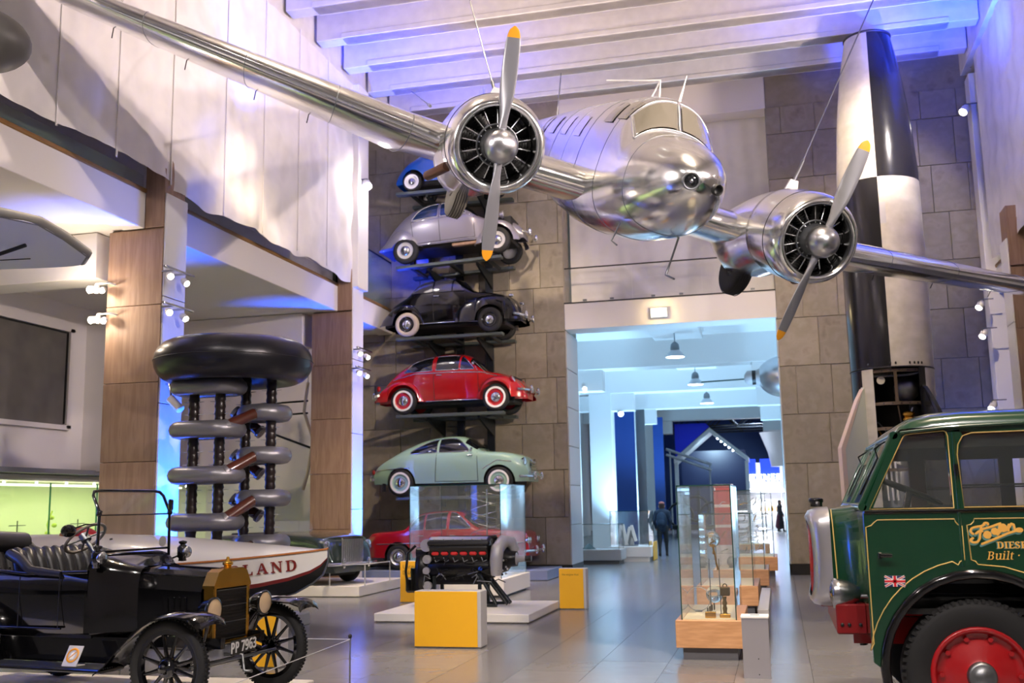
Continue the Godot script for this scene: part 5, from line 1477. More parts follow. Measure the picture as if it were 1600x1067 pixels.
func open_tourer() -> void:
	var pl := single("display_plinth", B.new().box(V(0, 0.0525, 0), V(4.7, 0.105, 2.75), 0.01), mat("plinth_white", "dedad4", 0.5), "low white plinth under the black open tourer", "plinth", V(-6.8, 0.01, -8.23))
	var o := thing("open_touring_car", "black open vintage touring car with brass radiator, wire of spokes and folded hood", "car", V(-4.768, 0.12, -8.438), deg_to_rad(-7.43))
	o.set_meta("label", "black open vintage touring car with brass radiator and spoked wheels")
	mat("leather", "17171a", 0.38)
	mat("lamp_glass", "e8c9a0", 0.15, 0.0, {"coat": 1.0})
	mat("plate_black", "0c0c0d", 0.4)
	var G: Material = M.black_gloss
	for x in [0.0, -2.54]:
		for s in [1, -1]: spoke_wheel(o, V(x, 0.381, 0.71 * s), s)
	# chassis
	part(o, "chassis_rail", B.new().box(V(-1.25, 0.52, 0.28), V(2.9, 0.09, 0.06)).box(V(-1.25, 0.52, -0.28), V(2.9, 0.09, 0.06)), G)
	part(o, "front_axle", B.new().tube([V(0, 0.381, -0.66), V(0, 0.33, -0.45), V(0, 0.33, 0.45), V(0, 0.381, 0.66)], 0.026, 8), G)
	part(o, "rear_axle", B.new().rod(V(-2.54, 0.381, -0.66), V(-2.54, 0.381, 0.66), 0.04, 10), G)
	part(o, "front_spring", B.new().tube([V(0.02, 0.38, -0.5), V(0.02, 0.46, -0.25), V(0.02, 0.49, 0), V(0.02, 0.46, 0.25), V(0.02, 0.38, 0.5)], 0.024, 6), G)
	part(o, "tie_rod", B.new().rod(V(0.12, 0.36, -0.6), V(0.12, 0.36, 0.6), 0.014, 6), M.dull_steel)
	part(o, "starting_crank", B.new().tube([V(0.05, 0.4, 0.06), V(0.24, 0.4, 0.06), V(0.26, 0.27, 0.06), V(0.34, 0.27, 0.06)], 0.014, 6), M.dull_steel)
	# radiator
	var rad := sub(o, "radiator", V(0, 0, 0))
	part(rad, "core", B.new().box(V(0.03, 0.74, 0), V(0.08, 0.44, 0.42), 0.006), M.plate_black)
	for k in 16: part(rad, "core_fin", B.new().box(V(0.074, 0.535 + k * 0.0275, 0), V(0.012, 0.006, 0.41)), M.dull_steel if k % 5 == 0 else M.plate_black)
	part(rad, "shell", B.new().box(V(0.02, 0.75, 0.235), V(0.12, 0.5, 0.04), 0.012).box(V(0.02, 0.75, -0.235), V(0.12, 0.5, 0.04), 0.012).box(V(0.02, 0.505, 0), V(0.12, 0.03, 0.5), 0.01), M.brass)
	part(rad, "top_tank", B.new().prism(PackedVector2Array([Vector2(-0.26, 0.965), Vector2(0.26, 0.965), Vector2(0.26, 0.99), Vector2(0.2, 1.1), Vector2(0.14, 1.125), Vector2(-0.14, 1.125), Vector2(-0.2, 1.1), Vector2(-0.26, 0.99)]), Transform3D(Basis(V(0, 0, -1), V(0, 1, 0), V(1, 0, 0)), V(0.02, 0, 0)), 0.125), M.brass)
	part(rad, "filler_cap", B.new().lathe([Vector2(0.035, 1.12), Vector2(0.032, 1.15), Vector2(0.045, 1.155), Vector2(0.045, 1.18), Vector2(0.02, 1.19), Vector2(0.012, 1.22), Vector2(0, 1.225)], Transform3D(Basis(), V(0.02, 0, 0)), 16), M.brass)
	# bonnet
	var hood := []
	for q in [[-0.045, 1.0], [-0.7, 1.03]]:
		var k: float = q[1]
		var ring := PackedVector3Array()
		for p in [[0.27, 0.6], [0.272, 0.94], [0.22, 1.06], [0.15, 1.1], [0.0, 1.115], [-0.15, 1.1], [-0.22, 1.06], [-0.272, 0.94], [-0.27, 0.6]]:
			ring.append(V(q[0], p[1] * k, p[0] * (1.0 if k < 1.01 else 1.1)))
		hood.append(ring)
	var hb := B.new()
	for j in 8:
		hb.flat()
		hb.quad(hood[0][j], hood[0][j + 1], hood[1][j + 1], hood[1][j])
	var hp := part(o, "bonnet", hb, G)
	for s in [1, -1]:
		for k in 7: part(hp, "louvre", B.new().box(V(-0.2 - k * 0.06, 0.83, 0.283 * s), V(0.02, 0.13, 0.012), 0.005), G)
		part(hp, "hinge_line", B.new().rod(V(-0.05, 1.065, 0.222 * s), V(-0.7, 1.095, 0.245 * s), 0.008, 6), G)
	part(hp, "hinge_line", B.new().rod(V(-0.05, 1.122, 0), V(-0.7, 1.15, 0), 0.008, 6), G)
	# scuttle flaring to the body
	var sc := []
	for q in [[-0.7, 0.3, 1.155, 0.6], [-0.8, 0.36, 1.17, 0.6], [-0.9, 0.46, 1.21, 0.6], [-1.0, 0.53, 1.26, 0.6], [-1.06, 0.55, 1.27, 0.6]]:
		var ring := PackedVector3Array()
		for k in 17:
			var a := PI * k / 16
			ring.append(V(q[0], q[3] + (q[2] - q[3]) * pow(sin(a), 0.28), q[1] * signf(cos(a)) * pow(absf(cos(a)), 0.28)))
		sc.append(ring)
	part(o, "scuttle", B.new().loft(sc, false, false, false), G)
	# body tub: side walls with a rounded top roll
	for s in [1, -1]:
		var wall := []
		for q in [[-1.04, 0.545, 1.12], [-1.3, 0.57, 1.1], [-1.7, 0.58, 1.1], [-2.0, 0.585, 1.12], [-2.5, 0.58, 1.16], [-2.9, 0.54, 1.22], [-3.05, 0.44, 1.24]]:
			var ring := PackedVector3Array()
			for p in [[0.9, 0.55], [0.95, 0.62], [1.0, 0.85], [1.0, 1.0], [0.985, 1.0], [0.95, 1.0]]:
				var y: float = lerpf(0.56, q[2], clampf((p[1] - 0.55) / 0.45, 0, 1))
				ring.append(V(q[0], y, s * q[1] * p[0]))
			wall.append(ring)
		part(o, "body_side", B.new().loft(wall, false), G)
		for x in [-1.32, -1.78, -2.28]: part(o, "door_seam", B.new().box(V(x, 0.86, s * 0.582), V(0.005, 0.44, 0.005)), M.skirting_black)
		part(o, "door_bead", B.new().rod(V(-1.3, 0.635, s * 0.565), V(-2.3, 0.635, s * 0.57), 0.01, 6), G)
		part(o, "top_bead", B.new().tube([V(-1.04, 1.12, s * 0.54), V(-1.7, 1.1, s * 0.575), V(-2.5, 1.16, s * 0.575), V(-2.95, 1.23, s * 0.52)], 0.018, 8), G)
		# splash apron and running board
		part(o, "splash_apron", B.new().box(V(-1.3, 0.46, s * 0.5), V(1.5, 0.22, 0.02)), G)
		var rb := part(o, "running_board", B.new().box(V(-1.28, 0.335, s * 0.68), V(1.36, 0.03, 0.28), 0.008), G)
		for k in 9: part(rb, "tread_rib", B.new().box(V(-1.28, 0.353, s * (0.57 + k * 0.027)), V(1.3, 0.008, 0.01)), M.dull_steel)
		# wings
		part(o, "front_wing", strip_x(P2([0.42, 0.74, 0.4, 0.79, 0.3, 0.82, 0.1, 0.83, -0.08, 0.8, -0.25, 0.71, -0.42, 0.55, -0.55, 0.42, -0.66, 0.35]), s * 0.54, s * 0.85, 0.012, 0.035), G)
		part(o, "rear_wing", strip_x(P2([-1.92, 0.35, -2.02, 0.5, -2.15, 0.68, -2.35, 0.82, -2.6, 0.85, -2.85, 0.78, -3.02, 0.62]), s * 0.56, s * 0.86, 0.012, 0.03), G)
		part(o, "wing_stay", B.new().tube([V(-0.02, 0.52, s * 0.28), V(0.0, 0.68, s * 0.45), V(0.05, 0.8, s * 0.6)], 0.012, 6), G)
		# head lamps
		var ax := Transform3D(Basis(V(0, -1, 0), V(1, 0, 0), V(0, 0, 1)), V(0.14, 0.8, s * 0.36))
		var hl := part(o, "headlamp", B.new().lathe([Vector2(0.0, -0.13), Vector2(0.05, -0.115), Vector2(0.085, -0.06), Vector2(0.1, 0.0), Vector2(0.108, 0.012), Vector2(0.108, 0.028), Vector2(0.094, 0.032)], ax, 28), G)
		part(hl, "lens", B.new().lathe([Vector2(0.096, 0.026), Vector2(0.06, 0.037), Vector2(0, 0.042)], ax, 24), M.lamp_glass, "warm glass headlamp lens")
		part(hl, "fork", B.new().tube([V(0.1, 0.68, s * 0.36), V(0.06, 0.55, s * 0.34), V(0.0, 0.52, s * 0.3)], 0.016, 6), G)
		# scuttle oil lamps
		var sl := sub(o, "side_lamp", V(-0.93, 1.24, s * 0.56))
		part(sl, "body", B.new().lathe([Vector2(0, -0.09), Vector2(0.04, -0.085), Vector2(0.035, -0.06), Vector2(0.05, -0.05), Vector2(0.052, 0.04), Vector2(0.035, 0.06), Vector2(0.022, 0.07), Vector2(0.04, 0.085), Vector2(0.04, 0.1), Vector2(0, 0.11)], Transform3D(), 18), G)
		part(sl, "lens", B.new().lathe([Vector2(0.045, 0.03), Vector2(0.055, 0.06), Vector2(0.05, 0.07), Vector2(0, 0.08)], Transform3D(Basis(V(0, -1, 0), V(1, 0, 0), V(0, 0, 1)), Vector3.ZERO), 18), M.steel)
		part(sl, "bracket", B.new().rod(V(0, -0.02, 0), V(-0.08, -0.06, -s * 0.06), 0.01, 6), G)
		# windscreen post
		part(o, "windscreen_post", B.new().tube([V(-1.02, 1.18, s * 0.47), V(-1.02, 1.62, s * 0.46), V(-1.0, 1.64, s * 0.46)], 0.014, 8).ell(V(-1.02, 1.62, s * 0.465), V(0.03, 0.03, 0.02)), G)
	part(o, "body_back", B.new().box(V(-3.02, 0.9, 0), V(0.06, 0.66, 0.86), 0.025), G)
	part(o, "body_floor", B.new().box(V(-2.0, 0.57, 0), V(2.0, 0.03, 1.04)), M.plate_black)
	# windscreen: lower pane upright, upper pane folded back
	part(o, "windscreen_rail", B.new().rod(V(-1.02, 1.285, -0.47), V(-1.02, 1.285, 0.47), 0.012, 6).rod(V(-1.02, 1.605, -0.46), V(-1.02, 1.605, 0.46), 0.006, 6).tube([V(-1.02, 1.63, 0.46), V(-1.1, 1.78, 0.46), V(-1.12, 1.815, 0.43), V(-1.12, 1.825, 0.35), V(-1.12, 1.825, -0.35), V(-1.12, 1.815, -0.43), V(-1.1, 1.78, -0.46), V(-1.02, 1.63, -0.46)], 0.014, 8), G)
	part(o, "lower_pane", B.new().box(V(-1.02, 1.445, 0), V(0.005, 0.31, 0.9)), M.glass)
	part(o, "upper_pane", B.new().box(V(-1.07, 1.715, 0), V(0.005, 0.22, 0.9), 0.0, Basis(V(0, 0, 1), 0.48)), M.glass)
	part(o, "tax_disc", B.new().cyl(V(-1.01, 1.35, -0.36), V(-1.005, 1.35, -0.36), 0.05, 18), M.light_grey)
	# steering
	var sw := sub(o, "steering_wheel", V(-1.36, 1.4, 0.26))
	var sb := Basis(V(0, 0, 1), deg_to_rad(42))
	part(sw, "rim", B.new().torus(Vector3.ZERO, sb, 0.19, 0.014, 36, 8), mat("wheel_wood", "6b635c", 0.4))
	for k in 4: part(sw, "spoke", B.new().rod(Vector3.ZERO, sb * V(0.18 * cos(k * PI / 2 + 0.5), 0, 0.18 * sin(k * PI / 2 + 0.5)), 0.009, 6), M.dull_steel)
	part(sw, "column", B.new().rod(Vector3.ZERO, V(0.5, -0.56, 0), 0.02, 8).cyl(sb * V(0, -0.03, 0), sb * V(0, 0.04, 0), 0.045, 16), M.dull_steel)
	# leather seats with buttoned pleats
	for q in [[-1.82, 1.0, "front_seat"], [-2.88, 1.08, "rear_seat"]]:
		var st := sub(o, q[2], V(q[0], q[1], 0))
		for k in 9:
			var z := -0.46 + k * 0.115
			part(st, "pleat", B.new().tube([V(0.02, -0.2, z), V(-0.03, -0.02, z), V(-0.09, 0.18, z), V(-0.13, 0.27, z * 0.98), V(-0.18, 0.29, z * 0.97)], [0.06, 0.068, 0.068, 0.06, 0.045], 10), M.leather)
			if k < 8: part(st, "button", B.new().ell(V(0.035, 0.02, z + 0.057), V(0.012, 0.012, 0.012), Basis(), 8, 6), M.leather)
		part(st, "cushion", B.new().box(V(0.24, -0.22, 0), V(0.46, 0.16, 1.0), 0.05), M.leather)
		for s in [1, -1]:
			part(st, "arm_roll", B.new().tube([V(-0.18, 0.27, s * 0.5), V(0.0, 0.22, s * 0.545), V(0.14, 0.13, s * 0.56), V(0.5, 0.1, s * 0.56)], [0.05, 0.05, 0.042, 0.03], 10), M.leather)
	part(o, "folded_hood", B.new().tube([V(-2.95, 1.32, -0.55), V(-3.0, 1.36, 0.0), V(-2.95, 1.32, 0.55)], 0.12, 12).box(V(-3.1, 1.3, 0), V(0.3, 0.18, 1.1), 0.06), M.leather)
	part(o, "hood_iron", B.new().rod(V(-2.25, 1.18, 0.6), V(-2.95, 1.3, 0.6), 0.014, 6).ell(V(-2.25, 1.18, 0.6), V(0.04, 0.03, 0.03)), G)
	part(o, "rear_mirror", B.new().tube([V(-1.02, 1.52, 0.47), V(-1.02, 1.53, 0.62), V(-1.04, 1.5, 0.72)], 0.007, 6).ell(V(-1.05, 1.48, 0.78), V(0.03, 0.055, 0.085)), G)
	part(o, "corner_mirror", B.new().box(V(-1.04, 1.69, -0.5), V(0.03, 0.11, 0.12), 0.01, Basis(Vector3.UP, 0.5)), G)
	# number plate
	var np := sub(o, "number_plate", V(0.2, 0.47, 0.0))
	np.basis = Basis(Vector3.UP, deg_to_rad(8))
	part(np, "plate", B.new().box(V(0, 0, 0), V(0.012, 0.12, 0.42), 0.003), M.plate_black)
	text(np, "plate_number", "PP 7963", 0.092, M.white_paint, Transform3D(Basis(V(0, 0, -1), V(0, 1, 0), V(1, 0, 0)), V(0.008, 0, 0)), "Droid Sans", true, false, HORIZONTAL_ALIGNMENT_CENTER, 0.003)
	# do-not-touch card on the running board
	var cd := thing("hand_sign", "small white card with a crossed hand in a yellow ring on the running board", "sign", Vector3.ZERO)
	cd.transform = o.transform * Transform3D(Basis(V(0, 0, 1), 0.0), V(-0.98, 0.36, 0.78))
	var tb := Basis(V(1, 0, 0), deg_to_rad(-28))
	part(cd, "card", B.new().box(tb * V(0, 0.09, 0), V(0.16, 0.18, 0.006), 0.002, tb), M.light_grey)
	part(cd, "yellow_ring", B.new().torus(tb * V(0, 0.095, 0.006), tb * Basis(V(1, 0, 0), V(0, 0, 1), V(0, -1, 0)), 0.055, 0.009, 28, 6, 0.002), M.tip_yellow)
	var hand := B.new().box(tb * V(0, 0.08, 0.005), V(0.035, 0.035, 0.003), 0.0, tb)
	for k in 5: hand.box(tb * V(-0.018 + k * 0.009, 0.108 - 0.004 * absf(k - 2), 0.005), V(0.006, 0.03, 0.003), 0.0, tb)
	part(cd, "hand_symbol", hand, M.white_paint)
	part(cd, "bar", B.new().box(tb * V(0, 0.095, 0.008), V(0.1, 0.008, 0.002), 0.0, tb * Basis(V(0, 0, 1), 0.8)), M.tip_yellow)
	part(cd, "foot", B.new().box(V(0, 0.004, -0.05), V(0.16, 0.006, 0.1)), M.light_grey)
	# rope barrier round the plinth
	var bar := thing("barrier_post", "thin steel barrier post with black ball top beside the touring car plinth", "barrier post", V(-4.27, 0, -10.05), 0.0, "barrier posts round the touring car")
	part(bar, "stem", B.new().cyl(V(0, 0.0, 0), V(0, 0.46, 0), 0.009, 8).cyl(V(0, 0, 0), V(0, 0.012, 0), 0.05, 16), M.steel)
	part(bar, "ball_top", B.new().ell(V(0, 0.47, 0), V(0.02, 0.024, 0.02), Basis(), 10, 8), M.black_plastic)
	for p in [[-6.9, -10.05], [-9.3, -10.05], [-4.05, -6.55], [-5.6, -6.6], [-6.7, -6.6]]: copy(bar, V(p[0], 0, p[1]))
	var wires := [[V(-4.27, 0.44, -10.05), V(-6.9, 0.44, -10.05), "wire strung behind the touring car between barrier posts"], [V(-4.27, 0.44, -10.05), V(-4.05, 0.44, -6.55), "wire strung before the touring car's radiator between barrier posts"], [V(-4.05, 0.44, -6.55), V(-5.6, 0.44, -6.6), "wire strung along the touring car's running board side near its front wheel"], [V(-5.6, 0.44, -6.6), V(-6.7, 0.44, -6.6), "wire strung along the touring car's door side between barrier posts"]]
	for w in wires: single("barrier_wire", B.new().rod(w[0], w[1], 0.004, 5), M.light_grey, w[2], "barrier wire")

# ---------------------------------------------------------------- speedboat
func speedboat() -> void:
	var o := thing("speedboat", "white racing speedboat with ENGLAND in red letters on its side", "boat", V(-5.76, 0, -12.8))
	mat("boat_white", "e6e2da", 0.3, 0.0, {"coat": 0.4})
	mat("boat_red", "6e1413", 0.35)
	mat("boat_letter", "7c1c14", 0.45)
	mat("boat_black", "141414", 0.4)
	mat("varnish", "b06a2a", 0.25, 0.0, {"coat": 0.8})
	# x, half beam, gunwale y, chine y, keel y, crown
	var st := [[0.0, 0.01, 1.225, 1.1, 1.0, 0.0], [-0.08, 0.06, 1.215, 1.0, 0.88, 0.01], [-0.2, 0.13, 1.2, 0.92, 0.8, 0.03], [-0.45, 0.27, 1.175, 0.83, 0.67, 0.08], [-0.8, 0.43, 1.145, 0.76, 0.58, 0.14], [-1.3, 0.6, 1.105, 0.69, 0.5, 0.22], [-1.9, 0.72, 1.07, 0.63, 0.45, 0.31], [-2.6, 0.8, 1.05, 0.58, 0.41, 0.38], [-3.4, 0.84, 1.04, 0.55, 0.39, 0.42], [-4.4, 0.86, 1.04, 0.53, 0.38, 0.42], [-5.6, 0.85, 1.04, 0.52, 0.38, 0.4], [-6.8, 0.8, 1.04, 0.5, 0.38, 0.38], [-7.8, 0.74, 1.04, 0.5, 0.4, 0.36]]
	var P := func(i: int, c: int) -> float: return st[i][c]
	for s in [1, -1]:
		var top := []; var red := []; var blk := []
		for q in st:
			var hb: float = q[1]
			var rg := PackedVector3Array()
			for k in 6:
				var t := k / 5.0
				rg.append(V(q[0] + 0.0, lerpf(q[2], lerpf(q[3], q[2], 0.13), t), s * hb * (1.0 - 0.16 * t)))
			top.append(rg)
			var r2 := PackedVector3Array()
			for k in 3: r2.append(V(q[0], lerpf(lerpf(q[3], q[2], 0.13), q[3], k / 2.0), s * hb * (0.84 - 0.05 * k / 2.0)))
			red.append(r2)
			var r3 := PackedVector3Array()
			for k in 5: r3.append(V(q[0], lerpf(q[3], q[4], pow(k / 4.0, 0.8)), s * hb * 0.79 * (1.0 - k / 4.0)))
			blk.append(r3)
		part(o, "topside", B.new().loft(top, false), M.boat_white)
		part(o, "boot_stripe", B.new().loft(red, false), M.boat_red)
		part(o, "bottom", B.new().loft(blk, false), M.boat_black)
		var rail := []
		for q in st: rail.append(V(q[0], q[2], s * (q[1] + 0.004)))
		part(o, "rubbing_strake", B.new().tube(rail, 0.016, 6), M.varnish)
	var dk := []
	for q in st:
		var rg := PackedVector3Array()
		for k in 15:
			var a := PI * k / 14
			rg.append(V(q[0], q[2] + q[5] * pow(sin(a), 0.9), q[1] * cos(a)))
		dk.append(rg)
	part(o, "deck", B.new().loft(dk, false), M.boat_white)
	part(o, "stem_band", B.new().tube([V(0.012, 1.23, 0), V(0.0, 1.05, 0), V(-0.06, 0.9, 0), V(-0.2, 0.79, 0), V(-0.45, 0.66, 0), V(-0.8, 0.57, 0), V(-1.4, 0.49, 0)], 0.014, 6), M.dull_steel)
	part(o, "transom", B.new().box(V(-7.8, 0.9, 0), V(0.04, 0.8, 1.4), 0.02), M.boat_white)
	# deck fittings
	for x in [-2.95, -3.15, -3.35]: part(o, "deck_port", B.new().cyl(V(x, 1.36 + (x + 3.15) * 0.1, 0.42), V(x, 1.38 + (x + 3.15) * 0.1, 0.43), 0.02, 10), M.skirting_black)
	part(o, "deck_hatch", B.new().torus(V(-2.6, 1.37, 0.3), Basis(V(1, 0, 0), 0.45) * Basis.from_scale(V(1.6, 1, 1)), 0.14, 0.008, 28, 5), M.boat_white)
	part(o, "tail_fairing", B.new().ell(V(-3.7, 1.44, 0.1), V(0.28, 0.12, 0.2)), mat("fairing_red", "a31a1a", 0.35))
	# name, letter by letter along the flare of the side
	var word := "ENGLAND"
	var step := 0.168
	for i in word.length():
		var ch := word[word.length() - 1 - i]
		if ch == " ": continue
		var x := -0.4 - i * step
		var f := func(c: int) -> float:
			var r := []
			for j in range(st.size() - 1, -1, -1): r.append(Vector2(st[j][0], st[j][c]))
			return lin(r, x)
		var f2 := func(c: int) -> float:
			var r := []
			for j in range(st.size() - 1, -1, -1): r.append(Vector2(st[j][0], st[j][c]))
			return lin(r, x + 0.05) - lin(r, x - 0.05)
		var y: float = f.call(2) - 0.155
		var zz: float = f.call(1) * 0.955
		var tx := V(0.1, f2.call(2), f2.call(1)).normalized()
		var ty := V(0, 1, 0.25).normalized()
		ty = (ty - tx * ty.dot(tx)).normalized()
		text(o, "hull_letter", ch, 0.145, M.boat_letter, Transform3D(Basis(tx, ty, tx.cross(ty)), V(x, y, zz + 0.012)), "Droid Serif", true, false, HORIZONTAL_ALIGNMENT_CENTER, 0.006)
	var cr := thing("boat_cradle", "dark steel cradle stand carrying the white speedboat", "stand", V(-5.76, 0, -12.8))
	for x in [-1.6, -4.4, -7.0]:
		part(cr, "trestle", B.new().box(V(x, 0.16, 0.3), V(0.08, 0.32, 0.08)).box(V(x, 0.16, -0.3), V(0.08, 0.32, 0.08)).box(V(x, 0.34, 0), V(0.1, 0.06, 0.9)), M.dark_steel)
	part(cr, "rail", B.new().box(V(-4.3, 0.05, 0.3), V(5.6, 0.06, 0.08)).box(V(-4.3, 0.05, -0.3), V(5.6, 0.06, 0.08)), M.dark_steel)

# ---------------------------------------------------------------- high-voltage generator
func generator() -> void:
	var o := thing("high_voltage_generator", "tall generator with a black ring on top and stacked grey ring electrodes", "scientific apparatus", V(-8.05, 0, -14.35))
	mat("ring_black", "24242a", 0.3, 0.4)
	mat("ring_grey", "86858a", 0.36, 0.6)
	mat("insulator", "1b1110", 0.3)
	mat("tube_brown", "4c2418", 0.28, 0.0, {"coat": 0.7})
	part(o, "top_ring", B.new().torus(V(0, 4.0, 0), Basis(), 0.86, 0.34, 56, 20, 0.33).cyl(V(0, 3.9, 0), V(0, 4.15, 0), 0.65, 40), M.ring_black)
	part(o, "ring_seam", B.new().torus(V(0, 4.0, 0), Basis(), 1.2, 0.006, 56, 5), M.skirting_black)
	# four insulator columns with collars and spikes
	var cols := [[-0.5, 0.28, 3.7], [-0.06, 0.28, 3.7], [0.03, -0.34, 3.8], [0.52, -0.24, 3.8]]
	for c in cols:
		var k := sub(o, "insulator_column", V(c[0], 0, c[1]))
		var b := B.new()
		var y := 0.0
		var pf := []
		while y < c[2]:
			pf.append(Vector2(0.085, y)); pf.append(Vector2(0.075, y + 0.05)); pf.append(Vector2(0.075, y + 0.08))
			y += 0.11
		b.lathe(pf, Transform3D(), 18)
		part(k, "shaft", b, M.insulator)
		var q := 1.1
		while q < c[2] - 0.1:
			for s in [-1, 1]: part(k, "spike", B.new().tube([V(s * 0.08, q, 0), V(s * 0.17, q + 0.005, 0)], [0.009, 0.004], 5), M.light_grey)
			q += 0.19
	# capsule rings: left stack and right stack
	var capsule := func(x0: float, x1: float, z: float, y: float) -> B:
		var pts := []
		var r := 0.2
		for i in 33:
			var a := TAU * i / 32.0
			var cxx := x1 - r if cos(a) > 0 else x0 + r
			pts.append(V(cxx + r * cos(a), y, z + 0.26 * sin(a)))
		pts.resize(32)
		return B.new().tube(pts, 0.13, 12, false, true).box(V((x0 + x1) / 2, y, z), V(x1 - x0 - 0.4, 0.2, 0.4), 0.02)
	for y in [3.6, 2.95, 2.27, 1.58, 0.9]: part(o, "ring_electrode", capsule.call(-0.72, 0.2, 0.28, y), M.ring_grey)
	for y in [3.22, 2.57, 1.92, 1.25]: part(o, "ring_electrode", capsule.call(0.1, 0.68, -0.28, y), M.ring_grey)
	var ys := [[2.95, 3.22], [2.27, 2.57], [1.58, 1.92], [0.9, 1.25]]
	for q in ys:
		for d in [[V(0.14, q[0] + 0.02, 0.5), V(0.42, q[1], 0.0)], [V(-0.25, q[0] + 0.35, -0.5), V(0.2, q[1] - 0.28, -0.55)]]:
			var rt := part(o, "rectifier_tube", B.new().cyl(d[0], d[1], 0.085, 16), M.tube_brown)
			for e in 2:
				var p: Vector3 = d[e]; var w: Vector3 = d[1 - e]
				part(rt, "end_cap", B.new().cyl(p, p.lerp(w, 0.1), 0.105, 16), M.ring_grey)
	part(o, "base", B.new().box(V(0, 0.1, 0), V(2.0, 0.2, 1.4), 0.02), M.grey_paint)

# ---------------------------------------------------------------- aero engine, signs, showcases
func sign_block(called: String, label: String, at: Vector3, w: float, h: float, d: float, lines: Array, size := 0.05) -> Node3D:
	var o := thing(called, label, "sign", at)
	part(o, "body", B.new().box(V(0, h / 2 + 0.012, 0), V(w, h - 0.024, d), 0.006), M.light_grey)
	part(o, "yellow_face", B.new().box(V(-0.02, h / 2 + 0.012, d / 2 + 0.004), V(w - 0.05, h - 0.03, 0.01), 0.003), M.yellow_sign)
	part(o, "foot", B.new().box(V(0, 0.0125, 0), V(w - 0.04, 0.025, d - 0.04)), M.light_grey)
	for i in lines.size():
		text(o, "sign_text", lines[i], size, M.sign_print, Transform3D(Basis(), V(-w / 2 + 0.05, h - 0.1 - i * size * 1.5, d / 2 + 0.011)), "Droid Sans", false, false, HORIZONTAL_ALIGNMENT_LEFT, 0.002)
	return o

